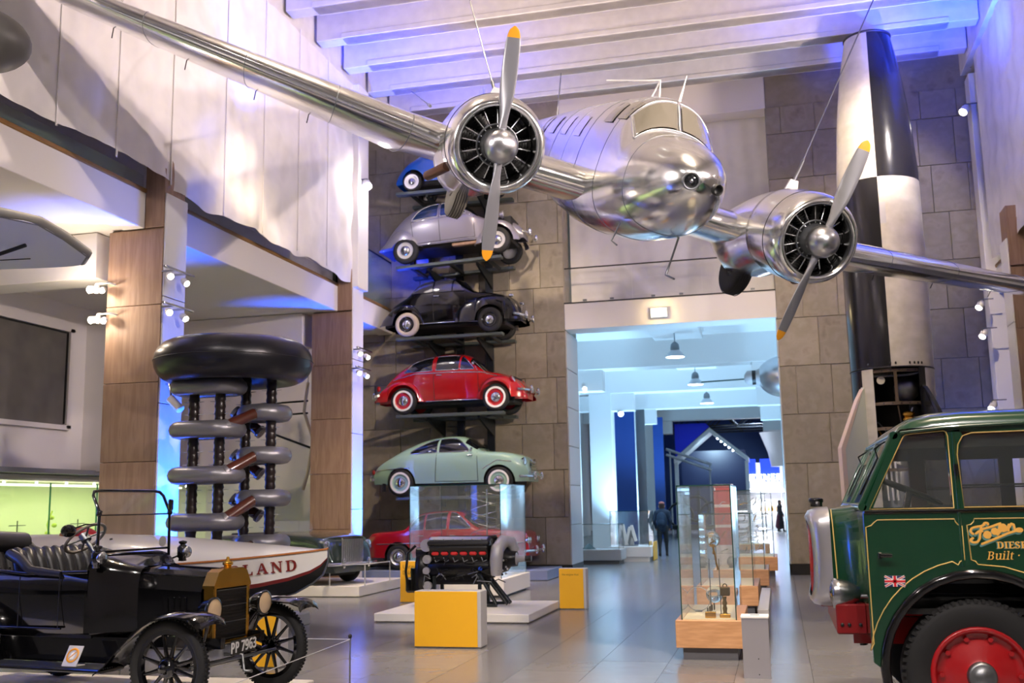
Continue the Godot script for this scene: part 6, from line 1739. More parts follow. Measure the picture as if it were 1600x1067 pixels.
func engine_display() -> void:
	var pl := single("display_plinth", B.new().box(V(0, 0.08, 0), V(2.44, 0.12, 2.2), 0.008).box(V(0, 0.01, 0), V(2.36, 0.04, 2.12)), M.plinth_white, "low pale plinth under the black aero engine", "plinth", V(-4.89, 0.008, -16.4))
	var o := thing("aero_engine", "black twelve cylinder aero engine with a row of red exhaust ports", "engine", V(-5.0, 0.15, -16.6))
	mat("engine_black", "0d0d0f", 0.3, 0.3)
	mat("port_red", "d31a1a", 0.45)
	mat("cast_grey", "a9a7a9", 0.45, 0.3)
	# crankcase
	var cr := []
	for x in [-0.62, -0.58, 0.0, 0.42, 0.46]:
		var k := 0.85 if absf(x + 0.08) > 0.52 else 1.0
		var ring := PackedVector3Array()
		for i in 20:
			var a := TAU * i / 20
			ring.append(V(x, 0.62 + 0.2 * k * sin(a), 0.24 * k * cos(a)))
		cr.append(ring)
	part(o, "crankcase", B.new().loft(cr, true, true, true), M.engine_black)
	part(o, "sump", B.new().box(V(-0.08, 0.42, 0), V(0.98, 0.16, 0.3), 0.04), M.engine_black)
	for s in [1, -1]:
		var tl := Basis(V(1, 0, 0), s * deg_to_rad(30))
		var c := V(-0.06, 0.62, 0)
		var bank := sub(o, "cylinder_bank", c)
		part(bank, "block", B.new().box(tl * V(0, 0.3, 0), V(1.0, 0.3, 0.24), 0.02, tl), M.engine_black)
		part(bank, "rocker_cover", B.new().box(tl * V(0, 0.48, 0), V(1.06, 0.09, 0.2), 0.03, tl), M.engine_black)
		part(bank, "cover_top", B.new().box(tl * V(0, 0.53, 0), V(0.98, 0.02, 0.1), 0.008, tl), M.dull_steel)
		for k in 6:
			var x := -0.4 + k * 0.16
			part(bank, "exhaust_port", B.new().box(tl * V(x, 0.33, s * 0.13), V(0.125, 0.06, 0.05), 0.02, tl), M.port_red, "red exhaust port cover")
			part(bank, "plug_lead", B.new().tube([tl * V(x - 0.03, 0.26, s * 0.13), tl * V(x, 0.2, s * 0.17), tl * V(x + 0.06, 0.22, s * 0.15)], 0.008, 6), M.dull_steel)
			part(bank, "head_stud", B.new().cyl(tl * V(x, 0.53, s * 0.06), tl * V(x, 0.56, s * 0.06), 0.012, 6), M.dull_steel)
		part(bank, "coolant_pipe", B.new().rod(tl * V(-0.5, 0.15, s * 0.16), tl * V(0.5, 0.15, s * 0.16), 0.02, 8), M.engine_black)
	# gear case and accessories at one end
	var ac := sub(o, "accessory_case", V(-0.72, 0.55, 0))
	part(ac, "housing", B.new().lathe([Vector2(0, -0.12), Vector2(0.28, -0.1), Vector2(0.3, 0.0), Vector2(0.24, 0.12)], Transform3D(Basis(V(0, -1, 0), V(1, 0, 0), V(0, 0, 1)) * Basis.from_scale(V(1.25, 1, 0.9)), Vector3.ZERO), 28), M.engine_black)
	for p in [[0.1, 0.42, 0.27, 0.1], [0.12, 0.2, 0.3, 0.07], [0.11, 0.02, 0.31, 0.055], [0.12, -0.22, 0.28, 0.07]]:
		part(ac, "pulley", B.new().cyl(V(p[0], p[1], p[2] - 0.06), V(p[0], p[1], p[2]), p[3], 20).cyl(V(p[0], p[1], p[2]), V(p[0], p[1], p[2] + 0.015), p[3] * 0.4, 12), M.cast_grey)
	part(ac, "pump", B.new().cyl(V(-0.12, -0.3, 0.1), V(-0.12, 0.05, 0.1), 0.1, 16).box(V(-0.2, -0.22, 0.05), V(0.2, 0.24, 0.24), 0.03), M.engine_black)
	part(ac, "magneto", B.new().cyl(V(-0.1, 0.3, 0.12), V(0.08, 0.3, 0.12), 0.09, 16), M.engine_black)
	part(ac, "hose", B.new().tube([V(-0.1, 0.42, 0.2), V(-0.22, 0.3, 0.24), V(-0.26, 0.0, 0.24), V(-0.22, -0.3, 0.22)], 0.022, 8), M.engine_black)
	# intake elbow and propeller shaft at the other end
	part(o, "intake_elbow", B.new().tube([V(0.55, 0.5, 0.22), V(0.56, 0.72, 0.26), V(0.58, 0.9, 0.24), V(0.64, 1.02, 0.1), V(0.72, 1.0, -0.06), V(0.78, 0.85, -0.1)], [0.09, 0.105, 0.11, 0.105, 0.1, 0.09], 18), M.cast_grey, "pale cast intake elbow")
	part(o, "reduction_gear", B.new().lathe([Vector2(0.22, 0.44), Vector2(0.24, 0.55), Vector2(0.2, 0.68), Vector2(0.13, 0.74), Vector2(0.12, 0.84)], Transform3D(Basis(V(0, -1, 0), V(1, 0, 0), V(0, 0, 1)), V(0, 0.74, 0)), 28), M.engine_black)
	part(o, "propeller_shaft", B.new().lathe([Vector2(0.1, 0.78), Vector2(0.1, 0.9), Vector2(0.06, 0.9), Vector2(0.045, 1.06), Vector2(0.0, 1.06)], Transform3D(Basis(V(0, -1, 0), V(1, 0, 0), V(0, 0, 1)), V(-0.06, 0.74, 0)), 24), M.cast_grey)
	part(o, "shaft_nut", B.new().cyl(V(0.98, 0.74, 0), V(1.08, 0.74, 0), 0.05, 8), M.engine_black)
	rng.seed = 91
	for i in 26:
		var a := V(rng.randf_range(-0.6, 0.6), rng.randf_range(0.38, 0.72), 0.26)
		part(o, "oil_pipe", B.new().tube([a, a + V(rng.randf_range(-0.1, 0.1), rng.randf_range(-0.06, 0.1), 0.05), a + V(rng.randf_range(-0.22, 0.22), rng.randf_range(-0.12, 0.12), 0.01)], 0.009, 6), [M.engine_black, M.dull_steel, M.engine_black][i % 3])
	for i in 14:
		part(o, "carburettor_bolt", B.new().ell(V(0.45 + rng.randf() * 0.3, 0.5 + rng.randf() * 0.3, 0.22 + rng.randf() * 0.04), V(0.02, 0.02, 0.02), Basis(), 8, 6), M.chrome if i % 2 else M.engine_black)
	part(o, "blue_cap", B.new().cyl(V(0.3, 0.6, 0.25), V(0.3, 0.6, 0.29), 0.03, 12), mat("cap_blue", "1b4fd0", 0.4))
	# stand
	var sd := part(o, "stand", B.new().box(V(-0.5, 0.02, 0), V(0.06, 0.04, 0.6)), M.dark_steel)
	for s in [1, -1]: part(sd, "foot_rail", B.new().box(V(0.28, 0.02, 0.25 * s), V(0.56, 0.04, 0.06)), M.dark_steel)
	for s in [1, -1]:
		part(sd, "leg", B.new().box(V(0.28, 0.27, 0.25 * s), V(0.05, 0.5, 0.05)), M.dark_steel)
		part(sd, "brace", B.new().tube([V(0.28, 0.5, 0.25 * s), V(0.56, 0.03, 0.25 * s)], 0.03, 4).tube([V(0.3, 0.52, 0.1 * s), V(0.7, 0.03, 0.1 * s)], 0.03, 4), M.dark_steel)
		part(sd, "leg", B.new().box(V(-0.5, 0.25, 0.2 * s), V(0.05, 0.46, 0.05)), M.dark_steel)
	# yellow sign blocks
	sign_block("sign_block", "large plain yellow sign block standing before the aero engine plinth", V(-4.08, 0, -12.8), 0.87, 0.7, 0.28, [])
	sign_block("sign_block", "narrow upright yellow sign block beside the corner of the engine plinth", V(-3.42, 0, -17.55), 0.46, 0.68, 0.22, ["The engine that"], 0.03)
	sign_block("sign_block", "yellow sign block lettered Unravelling DNA beside the mesh model case", V(-6.5, 0, -18.55), 0.7, 0.76, 0.22, ["Unravelling", "DNA"], 0.07)
	sign_block("sign_block", "yellow sign block behind the spoked front wheel of the touring car", V(-5.62, 0, -10.95), 0.36, 0.78, 0.2, [])
	sign_block("sign_block", "yellow sign block on the floor beside the end wall under the gallery", V(-10.75, 0, -24.4), 0.5, 0.8, 0.2, [])

func case_box(called: String, label: String, at: Vector3, w: float, d: float, y0: float, y1: float, base: Material, plinth: Material) -> Node3D:
	# y0: top of the base, y1: top of the glass
	var o := thing(called, label, "display case", at)
	var g := sub(o, "glass_hood")
	for q in [[V(0, (y0 + y1) / 2, d / 2), V(w, y1 - y0, 0.012)], [V(0, (y0 + y1) / 2, -d / 2), V(w, y1 - y0, 0.012)], [V(w / 2, (y0 + y1) / 2, 0), V(0.012, y1 - y0, d)], [V(-w / 2, (y0 + y1) / 2, 0), V(0.012, y1 - y0, d)], [V(0, y1, 0), V(w, 0.012, d)]]:
		part(g, "glass_pane", B.new().box(q[0], q[1]), M.glass)
	var e := B.new()
	for sx in [-1, 1]:
		for sz in [-1, 1]: e.box(V(sx * w / 2, (y0 + y1) / 2, sz * d / 2), V(0.012, y1 - y0, 0.012))
		e.box(V(sx * w / 2, y1, 0), V(0.012, 0.014, d))
	for sz in [-1, 1]: e.box(V(0, y1, sz * d / 2), V(w, 0.014, 0.012))
	part(g, "glass_edge", e, M.glass_edge)
	part(o, "base", B.new().box(V(0, y0 - 0.15, 0), V(w + 0.14, 0.3, d + 0.14), 0.006), base)
	if y0 > 0.34: part(o, "foot", B.new().box(V(0, (y0 - 0.3) / 2, 0), V(w, y0 - 0.3, d)), plinth)
	return o

func showcases() -> void:
	mat("case_floor", "efe3b8", 0.5)
	mat("plinth_grey", "6a6a6e", 0.5)
	mat("filament_gold", "e0a33a", 0.25, 1.0)
	mat("card_red", "c23a3f", 0.5)
	# tall case before the passage
	var o := case_box("tall_showcase", "tall glass showcase on a pale wood base with a glass bulb and brass instruments", V(-0.83, 0, -12.95), 0.6, 1.7, 0.44, 1.93, M.birch, M.plinth_grey)
	part(o, "base_top", B.new().box(V(0, 0.443, 0), V(0.58, 0.008, 1.68)), M.case_floor)
	var bulb_glass := mat("bulb_glass", "eef6f4", 0.02, 0.0, {"alpha": 0.05})
	bulb_glass.refraction_enabled = true
	bulb_glass.refraction_scale = 0.012
	var lb := thing("glass_bulb", "clear glass bulb with gold filament on two thin rods inside the tall showcase", "bulb", V(-0.77, 0.447, -12.4))
	part(lb, "bulb", B.new().ell(V(0, 0.87, 0), V(0.088, 0.092, 0.088), Basis(), 28, 18), bulb_glass)
	part(lb, "filament", B.new().tube([V(0, 0.7, 0), V(0.01, 0.78, 0), V(-0.03, 0.82, 0.01), V(0.02, 0.85, 0.0), V(-0.01, 0.87, 0)], 0.01, 6).ell(V(0, 0.8, 0), V(0.035, 0.02, 0.02), Basis(), 10, 6), M.filament_gold)
	part(lb, "neck", B.new().tube([V(0.0, 0.79, 0), V(0.02, 0.7, 0), V(0.03, 0.6, 0.0), V(0.05, 0.52, 0)], 0.012, 6), M.filament_gold)
	part(lb, "glass_dish", B.new().torus(V(0, 0.62, 0), Basis(), 0.085, 0.006, 24, 5).ell(V(0, 0.58, 0), V(0.08, 0.06, 0.08), Basis(), 18, 8, -PI / 2, 0.0), M.glass)
	part(lb, "rod", B.new().rod(V(-0.05, 0, 0), V(-0.05, 0.65, 0), 0.006, 6).rod(V(0.06, 0, 0), V(0.06, 0.65, 0), 0.006, 6), M.steel)
	part(lb, "lower_globe", B.new().ell(V(-0.01, 0.24, -0.1), V(0.1, 0.1, 0.1), Basis(), 24, 14), bulb_glass)
	var m1 := thing("brass_instrument", "tall brass lamp mechanism with a dark square box inside the tall showcase", "instrument", V(-0.66, 0.447, -12.3))
	part(m1, "base", B.new().box(V(0, 0.02, 0), V(0.12, 0.04, 0.1), 0.006), M.brass)
	part(m1, "column", B.new().lathe(P2([0.03, 0.04, 0.02, 0.06, 0.028, 0.1, 0.018, 0.13, 0.03, 0.16, 0.018, 0.19, 0.026, 0.23]), Transform3D(), 14), mat("old_brass", "7d6322", 0.35, 0.9))
	part(m1, "coil_box", B.new().box(V(0.01, 0.29, 0), V(0.11, 0.1, 0.07), 0.01), mat("bronze_dark", "54401f", 0.4, 0.7))
	part(m1, "handle", B.new().torus(V(0.01, 0.35, 0), Basis(V(1, 0, 0), PI / 2), 0.022, 0.006, 14, 6), M.bronze_dark)
	var m2 := thing("brass_instrument", "low brass block instrument with a dark finned top inside the tall showcase", "instrument", V(-0.82, 0.447, -12.26))
	part(m2, "block", B.new().box(V(0, 0.035, 0), V(0.12, 0.07, 0.09), 0.006), M.brass)
	for k in 4: part(m2, "fin", B.new().box(V(-0.03 + k * 0.025, 0.09 + 0.012 * k, 0), V(0.015, 0.04 + 0.012 * k, 0.06), 0.003), M.bronze_dark)
	var m3 := thing("glass_dish", "round glass plate standing on edge at the back of the tall showcase", "glass dish", V(-1.0, 0.447, -12.9))
	part(m3, "rim", B.new().torus(V(0, 0.15, 0), Basis(V(1, 0, 0), PI / 2), 0.14, 0.006, 30, 5), M.steel)
	part(m3, "foot", B.new().box(V(0, 0.01, 0), V(0.08, 0.02, 0.06)), M.dull_steel)
	# metal label stand
	var ls := thing("label_stand", "pale metal label stand with slanted top beside the tall showcase", "stand", V(-0.3, 0, -11.0))
	part(ls, "body", B.new().prism(PackedVector2Array([Vector2(-0.13, 0), Vector2(0.13, 0), Vector2(0.13, 0.59), Vector2(-0.13, 0.59)]), Transform3D(), 0.22), mat("brushed_alu", "b6b4bb", 0.35, 0.55))
	part(ls, "top_plate", B.new().box(V(0, 0.6, 0), V(0.275, 0.024, 0.235), 0.004), M.white_paint)
	part(ls, "slot", B.new().box(V(0, 0.613, 0.02), V(0.09, 0.004, 0.02)), M.black_plastic)
	for y in [0.2, 0.05]: part(ls, "screw", B.new().cyl(V(0.02, y, 0.11), V(0.02, y, 0.114), 0.006, 8), M.black_plastic)
	# bench along the row and further cases
	single("display_bench", B.new().box(V(0, 0.33, 0), V(0.14, 0.1, 3.4), 0.006).box(V(0.0, 0.14, 0), V(0.1, 0.28, 3.3)), M.light_grey, "long pale bench edge running beside the tall showcase", "bench", V(-0.27, 0.0, -15.6))
	var specs := [[-0.85, -17.6, 0.8, 1.6, 0.45, 1.55, "open topped glass case on a wood base behind the tall showcase"], [-0.78, -21.5, 0.9, 1.5, 0.45, 1.95, "tall glass case of small metal exhibits on a wood base before the passage"], [-0.62, -25.0, 0.9, 1.4, 0.5, 1.9, "glass case of metal exhibits on a wood base standing in the passage mouth"], [-0.9, -32.0, 1.0, 1.6, 0.5, 2.0, "far glass case on a wood base inside the passage"]]
	rng.seed = 17
	for s in specs:
		var c := case_box("row_showcase", s[6], V(s[0], 0, s[1]), s[2], s[3], s[4], s[5], M.birch, M.plinth_grey)
		part(c, "base_top", B.new().box(V(0, s[4] + 0.003, 0), V(s[2] - 0.03, 0.008, s[3] - 0.03)), M.case_floor)
		for k in (4 if s[1] < -20.0 else 0):
			part(c, "glass_shelf", B.new().box(V(0, s[4] + 0.3 * (k + 1), 0), V(s[2] - 0.04, 0.01, s[3] - 0.1)), M.green_glass)
			for j in 4:
				var e := thing("small_exhibit", ["bent metal tool on a glass shelf of the passage showcase", "thin steel rod exhibit on a glass shelf of the passage showcase"][j % 2], "exhibit", V(s[0] - s[2] * 0.35 + j * s[2] * 0.23, s[4] + 0.3 * (k + 1) + 0.006, s[1] + 0.3), rng.randf() * 2.0, "small exhibits on the glass shelves")
				part(e, "body", B.new().tube([V(-0.07, 0.01, 0), V(0.0, 0.03 + 0.08 * rng.randf(), 0.02), V(0.08, 0.02 + 0.12 * rng.randf(), 0)], 0.01, 6), [M.steel, M.brass, M.dull_steel, M.light_grey][(j + k) % 4])
	var ex := thing("ball_exhibit", "round dark metal ball exhibit in the wood based case before the passage", "exhibit", V(-0.95, 0.459, -21.2))
	part(ex, "ball", B.new().ell(V(0, 0.11, 0), V(0.11, 0.11, 0.11)), M.dull_steel)
	part(ex, "foot", B.new().lathe(P2([0.08, 0, 0.06, 0.02, 0.03, 0.03]), Transform3D(), 16), M.black_plastic)
	# red printed panel
	var rp := thing("text_panel", "white upright panel with red printed blocks beside the row of showcases", "panel", V(-1.12, 0, -22.6))
	part(rp, "board", B.new().box(V(0, 1.05, 0), V(0.4, 2.1, 0.06), 0.005), M.white_paint)
	for k in 3: part(rp, "red_print", B.new().box(V(0, 1.86 - k * 0.42, 0.032), V(0.34, 0.36, 0.004)), M.card_red)
	# molecular model in the big case
	var dn := case_box("large_showcase", "large glass showcase with a metal mesh molecular model, behind the aero engine", V(-6.12, 0, -20.5), 1.84, 2.0, 0.36, 2.15, M.plinth_white, M.plinth_grey)
	for k in 10: part(dn, "base_vent", B.new().cyl(V(-0.8 + k * 0.17, 0.363, 0.92), V(-0.8 + k * 0.17, 0.366, 0.92), 0.02, 8), M.grey_paint)
	var md := thing("molecular_model", "tall wire and plate double helix model inside the large showcase", "model", V(-5.75, 0.366, -20.5))
	part(md, "stand", B.new().cyl(V(0, 0, 0), V(0, 1.7, 0), 0.015, 8).cyl(V(0, 0, 0), V(0, 0.03, 0), 0.2, 24), M.steel)
	for k in 34:
		var y := 0.12 + k * 0.045
		var a := k * 0.6
		for j in 2:
			var p := V(cos(a + j * 2.4), 0, sin(a + j * 2.4)) * 0.34
			var n := V(cos(a + 0.6 + j * 2.4), 0, sin(a + 0.6 + j * 2.4)) * 0.34
			part(md, "backbone_rod", B.new().rod(p + V(0, y, 0), n + V(0, y + 0.045, 0), 0.008, 5), M.steel)
			part(md, "base_plate", B.new().box(p * 0.55 + V(0, y, 0), V(0.13, 0.004, 0.07), 0.0, Basis(Vector3.UP, -a - j * 2.4)), M.steel)
	# hanging instrument boxes behind: tall dark screen seen through the glass
	# dark green turbine roadster on its plinth
	single("display_plinth", B.new().box(V(0, 0.11, 0), V(3.6, 0.2, 2.4), 0.008).box(V(0, 0.005, 0), V(3.5, 0.03, 2.3)), M.plinth_white, "low pale plinth under the dark green roadster", "plinth", V(-10.0 + 0.1, 0.012, -20.7))
	mat("roadster_green", "2b3a36", 0.2, 0.2, {"coat": 1.0})
	var r: Array = car_base("open_roadster", "dark green open roadster with upright grille behind the speedboat's bow", V(-10.35, 0.222, -20.75), {
		"paint": M.roadster_green, "sill": 0.25, "arches": [[1.25, 0.33, 0.38], [-1.3, 0.33, 0.38]], "e": 0.55, "th": 0.1, "tuck": 0.15,
		"top": [-2.1, 0.5, -2.0, 0.78, -1.6, 0.95, -1.0, 1.02, 0.0, 1.0, 0.5, 1.06, 1.0, 1.04, 1.6, 0.99, 1.95, 0.88, 2.05, 0.5],
		"belt": [-2.1, 0.45, -1.5, 0.8, 0.0, 0.86, 1.2, 0.86, 1.8, 0.76, 2.05, 0.45], "hw": [-2.1, 0.5, -1.5, 0.76, 0.0, 0.8, 1.2, 0.8, 1.8, 0.72, 2.05, 0.55],
		"windows": [], "seams": [[-0.2, 0.9, -0.2, 0.4], [0.6, 0.95, 0.6, 0.4]]})
	var ro: Node3D = r[0]
	ro.rotation.y = deg_to_rad(-22)
	for s in [1, -1]:
		for x in [-1.3, 1.25]: car_wheel(ro, V(x, 0.33, 0.68 * s), 0.33, s, M.steel)
		headlamp(ro, V(1.92, 0.78, 0.58 * s), 0.1, M.chrome)
	part(ro, "grille_frame", B.new().box(V(2.05, 0.68, 0), V(0.05, 0.5, 0.62), 0.02), M.chrome)
	for k in 11: part(ro, "grille_bar", B.new().box(V(2.08, 0.68, -0.26 + k * 0.052), V(0.02, 0.44, 0.012)), M.chrome)
	part(ro, "cockpit_opening", B.new().box(V(-0.5, 1.0, 0), V(1.2, 0.06, 1.1), 0.025), M.leather)
	part(ro, "windscreen", B.new().box(V(0.2, 1.16, 0), V(0.02, 0.26, 1.2), 0.004, Basis(V(0, 0, 1), 0.5)), M.glass)
	bumper(ro, 2.15, 0.42, 0.78, 0.2)
	var rl := thing("low_rail", "thin low grey rail on the roadster plinth's edge", "rail", V(-8.0, 0.222, -19.9))
	part(rl, "rail", B.new().tube([V(-0.75, 0.0, 0.35), V(-0.75, 0.42, 0.35), V(0.0, 0.42, 0.35), V(0.12, 0.42, -0.7), V(0.12, 0.0, -0.7)], 0.012, 6).rod(V(0.0, 0.0, 0.35), V(0.0, 0.42, 0.35), 0.012, 6), M.light_grey)

# ---------------------------------------------------------------- passage beyond the end wall
func passage() -> void:
	wall_piece("passage_ceiling", V(-3.0, 7.2, -42.5), V(15, 0.3, 31), "plaster", "white ceiling of the passage between its cross beams", "ceiling")
	var i := 0
	for z in [-33.4, -41.1, -48.8, -56.5]:
		wall_piece(numbered("passage_beam"), V(-3.0, 6.58, z - 0.4), V(15, 0.96, 0.8), "plaster", "white cross beam spanning the passage", "beam").set_meta("group", "passage cross beams")
		for s in [[-6.75, "left"], [0.75, "right"]]:
			wall_piece(numbered("passage_column"), V(s[0], 3.05, z - 0.4), V(0.9, 6.1, 0.8), "white_paint", "white square column on the %s side of the passage" % s[1], "column").set_meta("group", "%s passage columns" % s[1])
			wall_piece(numbered("passage_bracket"), V(s[0] - 0.9 * signf(s[0] + 3.0), 5.75, z - 0.4), V(0.9, 0.7, 0.6), "plaster", "white bracket beside the %s passage column under the beam" % s[1], "trim").set_meta("group", "%s passage brackets" % s[1])
		i += 1
	for z in [-29.5, -37.3, -45.0]:
		wall_piece(numbered("ceiling_duct"), V(-2.8, 6.95, z), V(1.5, 0.22, 6.6), "plaster", "white flat duct box under the passage ceiling", "duct").set_meta("group", "passage ceiling ducts")
	wall_piece("wall_passage_left", V(-10.4, 3.6, -42.5), V(0.3, 7.3, 31), "plaster", "pale grey wall of the aisle beyond the left passage columns")
	wall_piece("wall_passage_right", V(1.6, 3.6, -42.5), V(0.3, 7.3, 33), "plaster", "white wall on the right of the passage")
	mat("navy_panel", "123a80", 0.5)
	for q in [[-6.3, -44.6, 0.9, "broad navy blue panel between the white passage columns"], [-5.6, -51.5, 0.5, "narrow navy blue panel near the end of the passage"]]:
		single("blue_banner", B.new().box(V(0, 2.95, 0), V(q[2], 5.9, 0.08), 0.01), M.navy_panel, q[3], "panel", V(q[0], 0.01, q[1]))
	single("steel_panel", B.new().box(V(0, 2.9, 0), V(0.4, 5.8, 0.06), 0.01), M.dull_steel, "tall brushed steel panel beside the broad navy blue panel", "panel", V(-5.72, 0.01, -45.6))
	# pendant lamps
	for p in [[-2.81, 6.1, -31.5, "silver bell pendant lamp nearest the exit sign in the passage"], [-2.7, 5.95, -38.0, "silver bell pendant lamp before the second passage beam"], [-2.72, 5.85, -44.5, "silver bell pendant lamp before the third passage beam"]]:
		var l := thing("pendant_lamp", p[3], "lamp", V(p[0], p[1], p[2]), 0.0, "passage pendant lamps")
		part(l, "stem", B.new().rod(V(0, 0.45, 0), V(0, 7.05 - p[1], 0), 0.015, 6).rod(V(0, 0.8, 0), V(0.16, 0.8, 0), 0.02, 6), M.dull_steel)
		part(l, "housing", B.new().lathe(P2([0.13, 0.2, 0.14, 0.28, 0.12, 0.4, 0.05, 0.47, 0.0, 0.48]), Transform3D(), 20), M.dull_steel)
		part(l, "bell_shade", B.new().lathe(P2([0.29, 0.0, 0.27, 0.06, 0.2, 0.15, 0.14, 0.21]), Transform3D(), 28), M.steel)
		part(l, "lamp_glass", B.new().cyl(V(0, 0.0, 0), V(0, 0.03, 0), 0.27, 24), M.lamp_cool)
		spot(V(p[0], p[1] - 0.03, p[2]), V(p[0], 0, p[2]), 22.0, Color(0.85, 0.93, 1.0), 68.0, 0.25, 0.8)
	# exit sign
	var ex := thing("exit_sign", "small lit green and white exit sign on the lintel over the passage", "sign", V(-2.64, 6.33, -25.6))
	part(ex, "box", B.new().box(V(0, 0.1, 0), V(0.42, 0.24, 0.08), 0.01), M.white_paint)
	part(ex, "lit_face", B.new().box(V(0, 0.1, 0.042), V(0.39, 0.21, 0.006)), mat("sign_glow", "eafbe2", 0.4, 0.0, {"glow": 2.2, "gcol": "f4ffe6"}))
	part(ex, "green_bar", B.new().box(V(-0.17, 0.135, 0.047), V(0.04, 0.022, 0.004)).box(V(0.16, 0.14, 0.047), V(0.04, 0.022, 0.004)).box(V(-0.17, 0.06, 0.047), V(0.03, 0.02, 0.004)).box(V(0.16, 0.06, 0.047), V(0.03, 0.02, 0.004)), mat("exit_green", "7d9a80", 0.5))
	omni(V(-2.64, 6.43, -25.35), 0.35, Color(1.0, 0.88, 0.62), 0.1)
	# hanging satellite at the right of the passage
	var sa := thing("satellite", "silver egg shaped satellite with a long rod hanging in the passage", "satellite", V(0.3, 5.08, -29.0))
	part(sa, "shell", B.new().ell(V(0.15, 0, 0), V(0.85, 0.6, 0.6), Basis(), 28, 16), M.alu_panel)
	part(sa, "nose_cone", B.new().lathe(P2([0.3, -0.35, 0.26, -0.6, 0.2, -0.72]), Transform3D(Basis(V(0, 1, 0), V(1, 0, 0), V(0, 0, 1)), Vector3.ZERO), 24), M.light_grey)
	part(sa, "black_band", B.new().lathe(P2([0.2, -0.72, 0.2, -0.82]), Transform3D(Basis(V(0, 1, 0), V(1, 0, 0), V(0, 0, 1)), Vector3.ZERO), 24), M.black_plastic)
	part(sa, "nose_cap", B.new().lathe(P2([0.2, -0.82, 0.19, -0.95, 0.1, -1.02, 0.0, -1.04]), Transform3D(Basis(V(0, 1, 0), V(1, 0, 0), V(0, 0, 1)), Vector3.ZERO), 24), M.light_grey)
	part(sa, "boom", B.new().rod(V(-1.0, -0.03, 0), V(-2.2, -0.06, 0), 0.022, 6), mat("boom_green", "1f3b30", 0.5))
	part(sa, "hanging_wire", B.new().rod(V(0, 0.5, 0), V(0, 2.0, 0), 0.008, 5), M.dull_steel)
	# left cases inside the passage
	var c1 := case_box("low_showcase", "low frameless glass case on a grey base by the left passage jamb", V(-5.3, 0, -30.75), 1.5, 0.9, 0.42, 1.15, M.light_grey, M.plinth_grey)
	var pm := thing("pyramid_exhibit", "small dark pyramid exhibit in the low glass case by the jamb", "exhibit", V(-5.5, 0.424, -30.7))
	part(pm, "pyramid", B.new().lathe(P2([0.22, 0, 0.0, 0.17]), Transform3D(), 4), mat("teal_dark", "1d4046", 0.4))
	var c2 := case_box("white_showcase", "glass case with grey printed sculpture on a white base beside the walking visitor", V(-4.4, 0, -32.15), 1.15, 1.3, 0.45, 1.5, M.white_paint, M.white_paint)
	var sc := thing("ribbed_sculpture", "grey crinkled metal sculpture inside the white based glass case", "sculpture", V(-4.5, 0.455, -32.0))
	rng.seed = 5
	for k in 12:
		part(sc, "crinkled_plate", B.new().box(V(-0.16 + 0.03 * k, 0.24 + 0.14 * sin(k * 1.3), rng.randf_range(-0.08, 0.08)), V(0.1, 0.4 - 0.02 * k + 0.16 * (k % 3), 0.05), 0.015, Basis(V(0, 0, 1), rng.randf_range(-0.4, 0.4))), [M.light_grey, M.dull_steel, M.white_paint][k % 3])
	part(sc, "base_plate", B.new().box(V(0, 0.01, 0), V(0.55, 0.02, 0.3)), M.dull_steel)
	part(c2, "yellow_side", B.new().box(V(0.66, 0.3, -0.2), V(0.02, 0.55, 1.0), 0.004), M.yellow_sign, "yellow side panel")
	var cp := thing("tall_copper_exhibit", "tall coppery pipe exhibit behind the left passage columns", "exhibit", V(-7.6, 0, -36.5))
	part(cp, "pipe", B.new().tube([V(0, 0.2, 0), V(0.05, 1.6, 0), V(-0.05, 2.8, 0), V(0, 3.4, 0)], [0.16, 0.13, 0.1, 0.03], 12), mat("copper", "b8683f", 0.3, 0.9))
	part(cp, "base", B.new().box(V(0, 0.1, 0), V(0.9, 0.2, 0.9), 0.01), M.light_grey)
	var mc := thing("dark_machine", "dark wheeled machine frame beyond the walking visitor", "machine", V(-3.9, 0, -53.0))
	for k in 3: part(mc, "flywheel", B.new().torus(V(-0.9 + k * 0.8, 1.1 + 0.3 * (k % 2), 0.1 * k), Basis(V(1, 0, 0), PI / 2), 0.6, 0.06, 24, 8), M.dark_steel)
	part(mc, "frame", B.new().box(V(0, 0.5, 0), V(2.6, 0.2, 0.8), 0.02).box(V(-1.0, 0.3, 0), V(0.2, 0.6, 0.8)).box(V(1.0, 0.3, 0), V(0.2, 0.6, 0.8)).box(V(0, 1.4, -0.3), V(0.15, 1.8, 0.15)), M.dark_steel)
	# far hall: ceiling truss, gable, diner counter, sign
	wall_piece("wall_far", V(-4.0, 5.0, -70.2), V(26, 10, 0.3), "navy_panel", "dark blue wall at the far end beyond the passage")
	wall_piece("wall_far_left", V(-12.0, 5.0, -64), V(0.3, 10, 13), "plaster", "white wall left of the far hall")
	wall_piece("wall_far_right", V(6.5, 5.0, -64), V(0.3, 10, 13), "plaster", "white wall right of the far hall")
	wall_piece("far_ceiling", V(-3, 9.9, -64), V(19, 0.2, 13), "skirting_black", "black ceiling of the far hall above the trusses", "ceiling")
	wall_piece("far_header", V(-3, 8.1, -57.6), V(19, 3.0, 0.3), "plaster", "white header wall over the end of the passage", "wall")
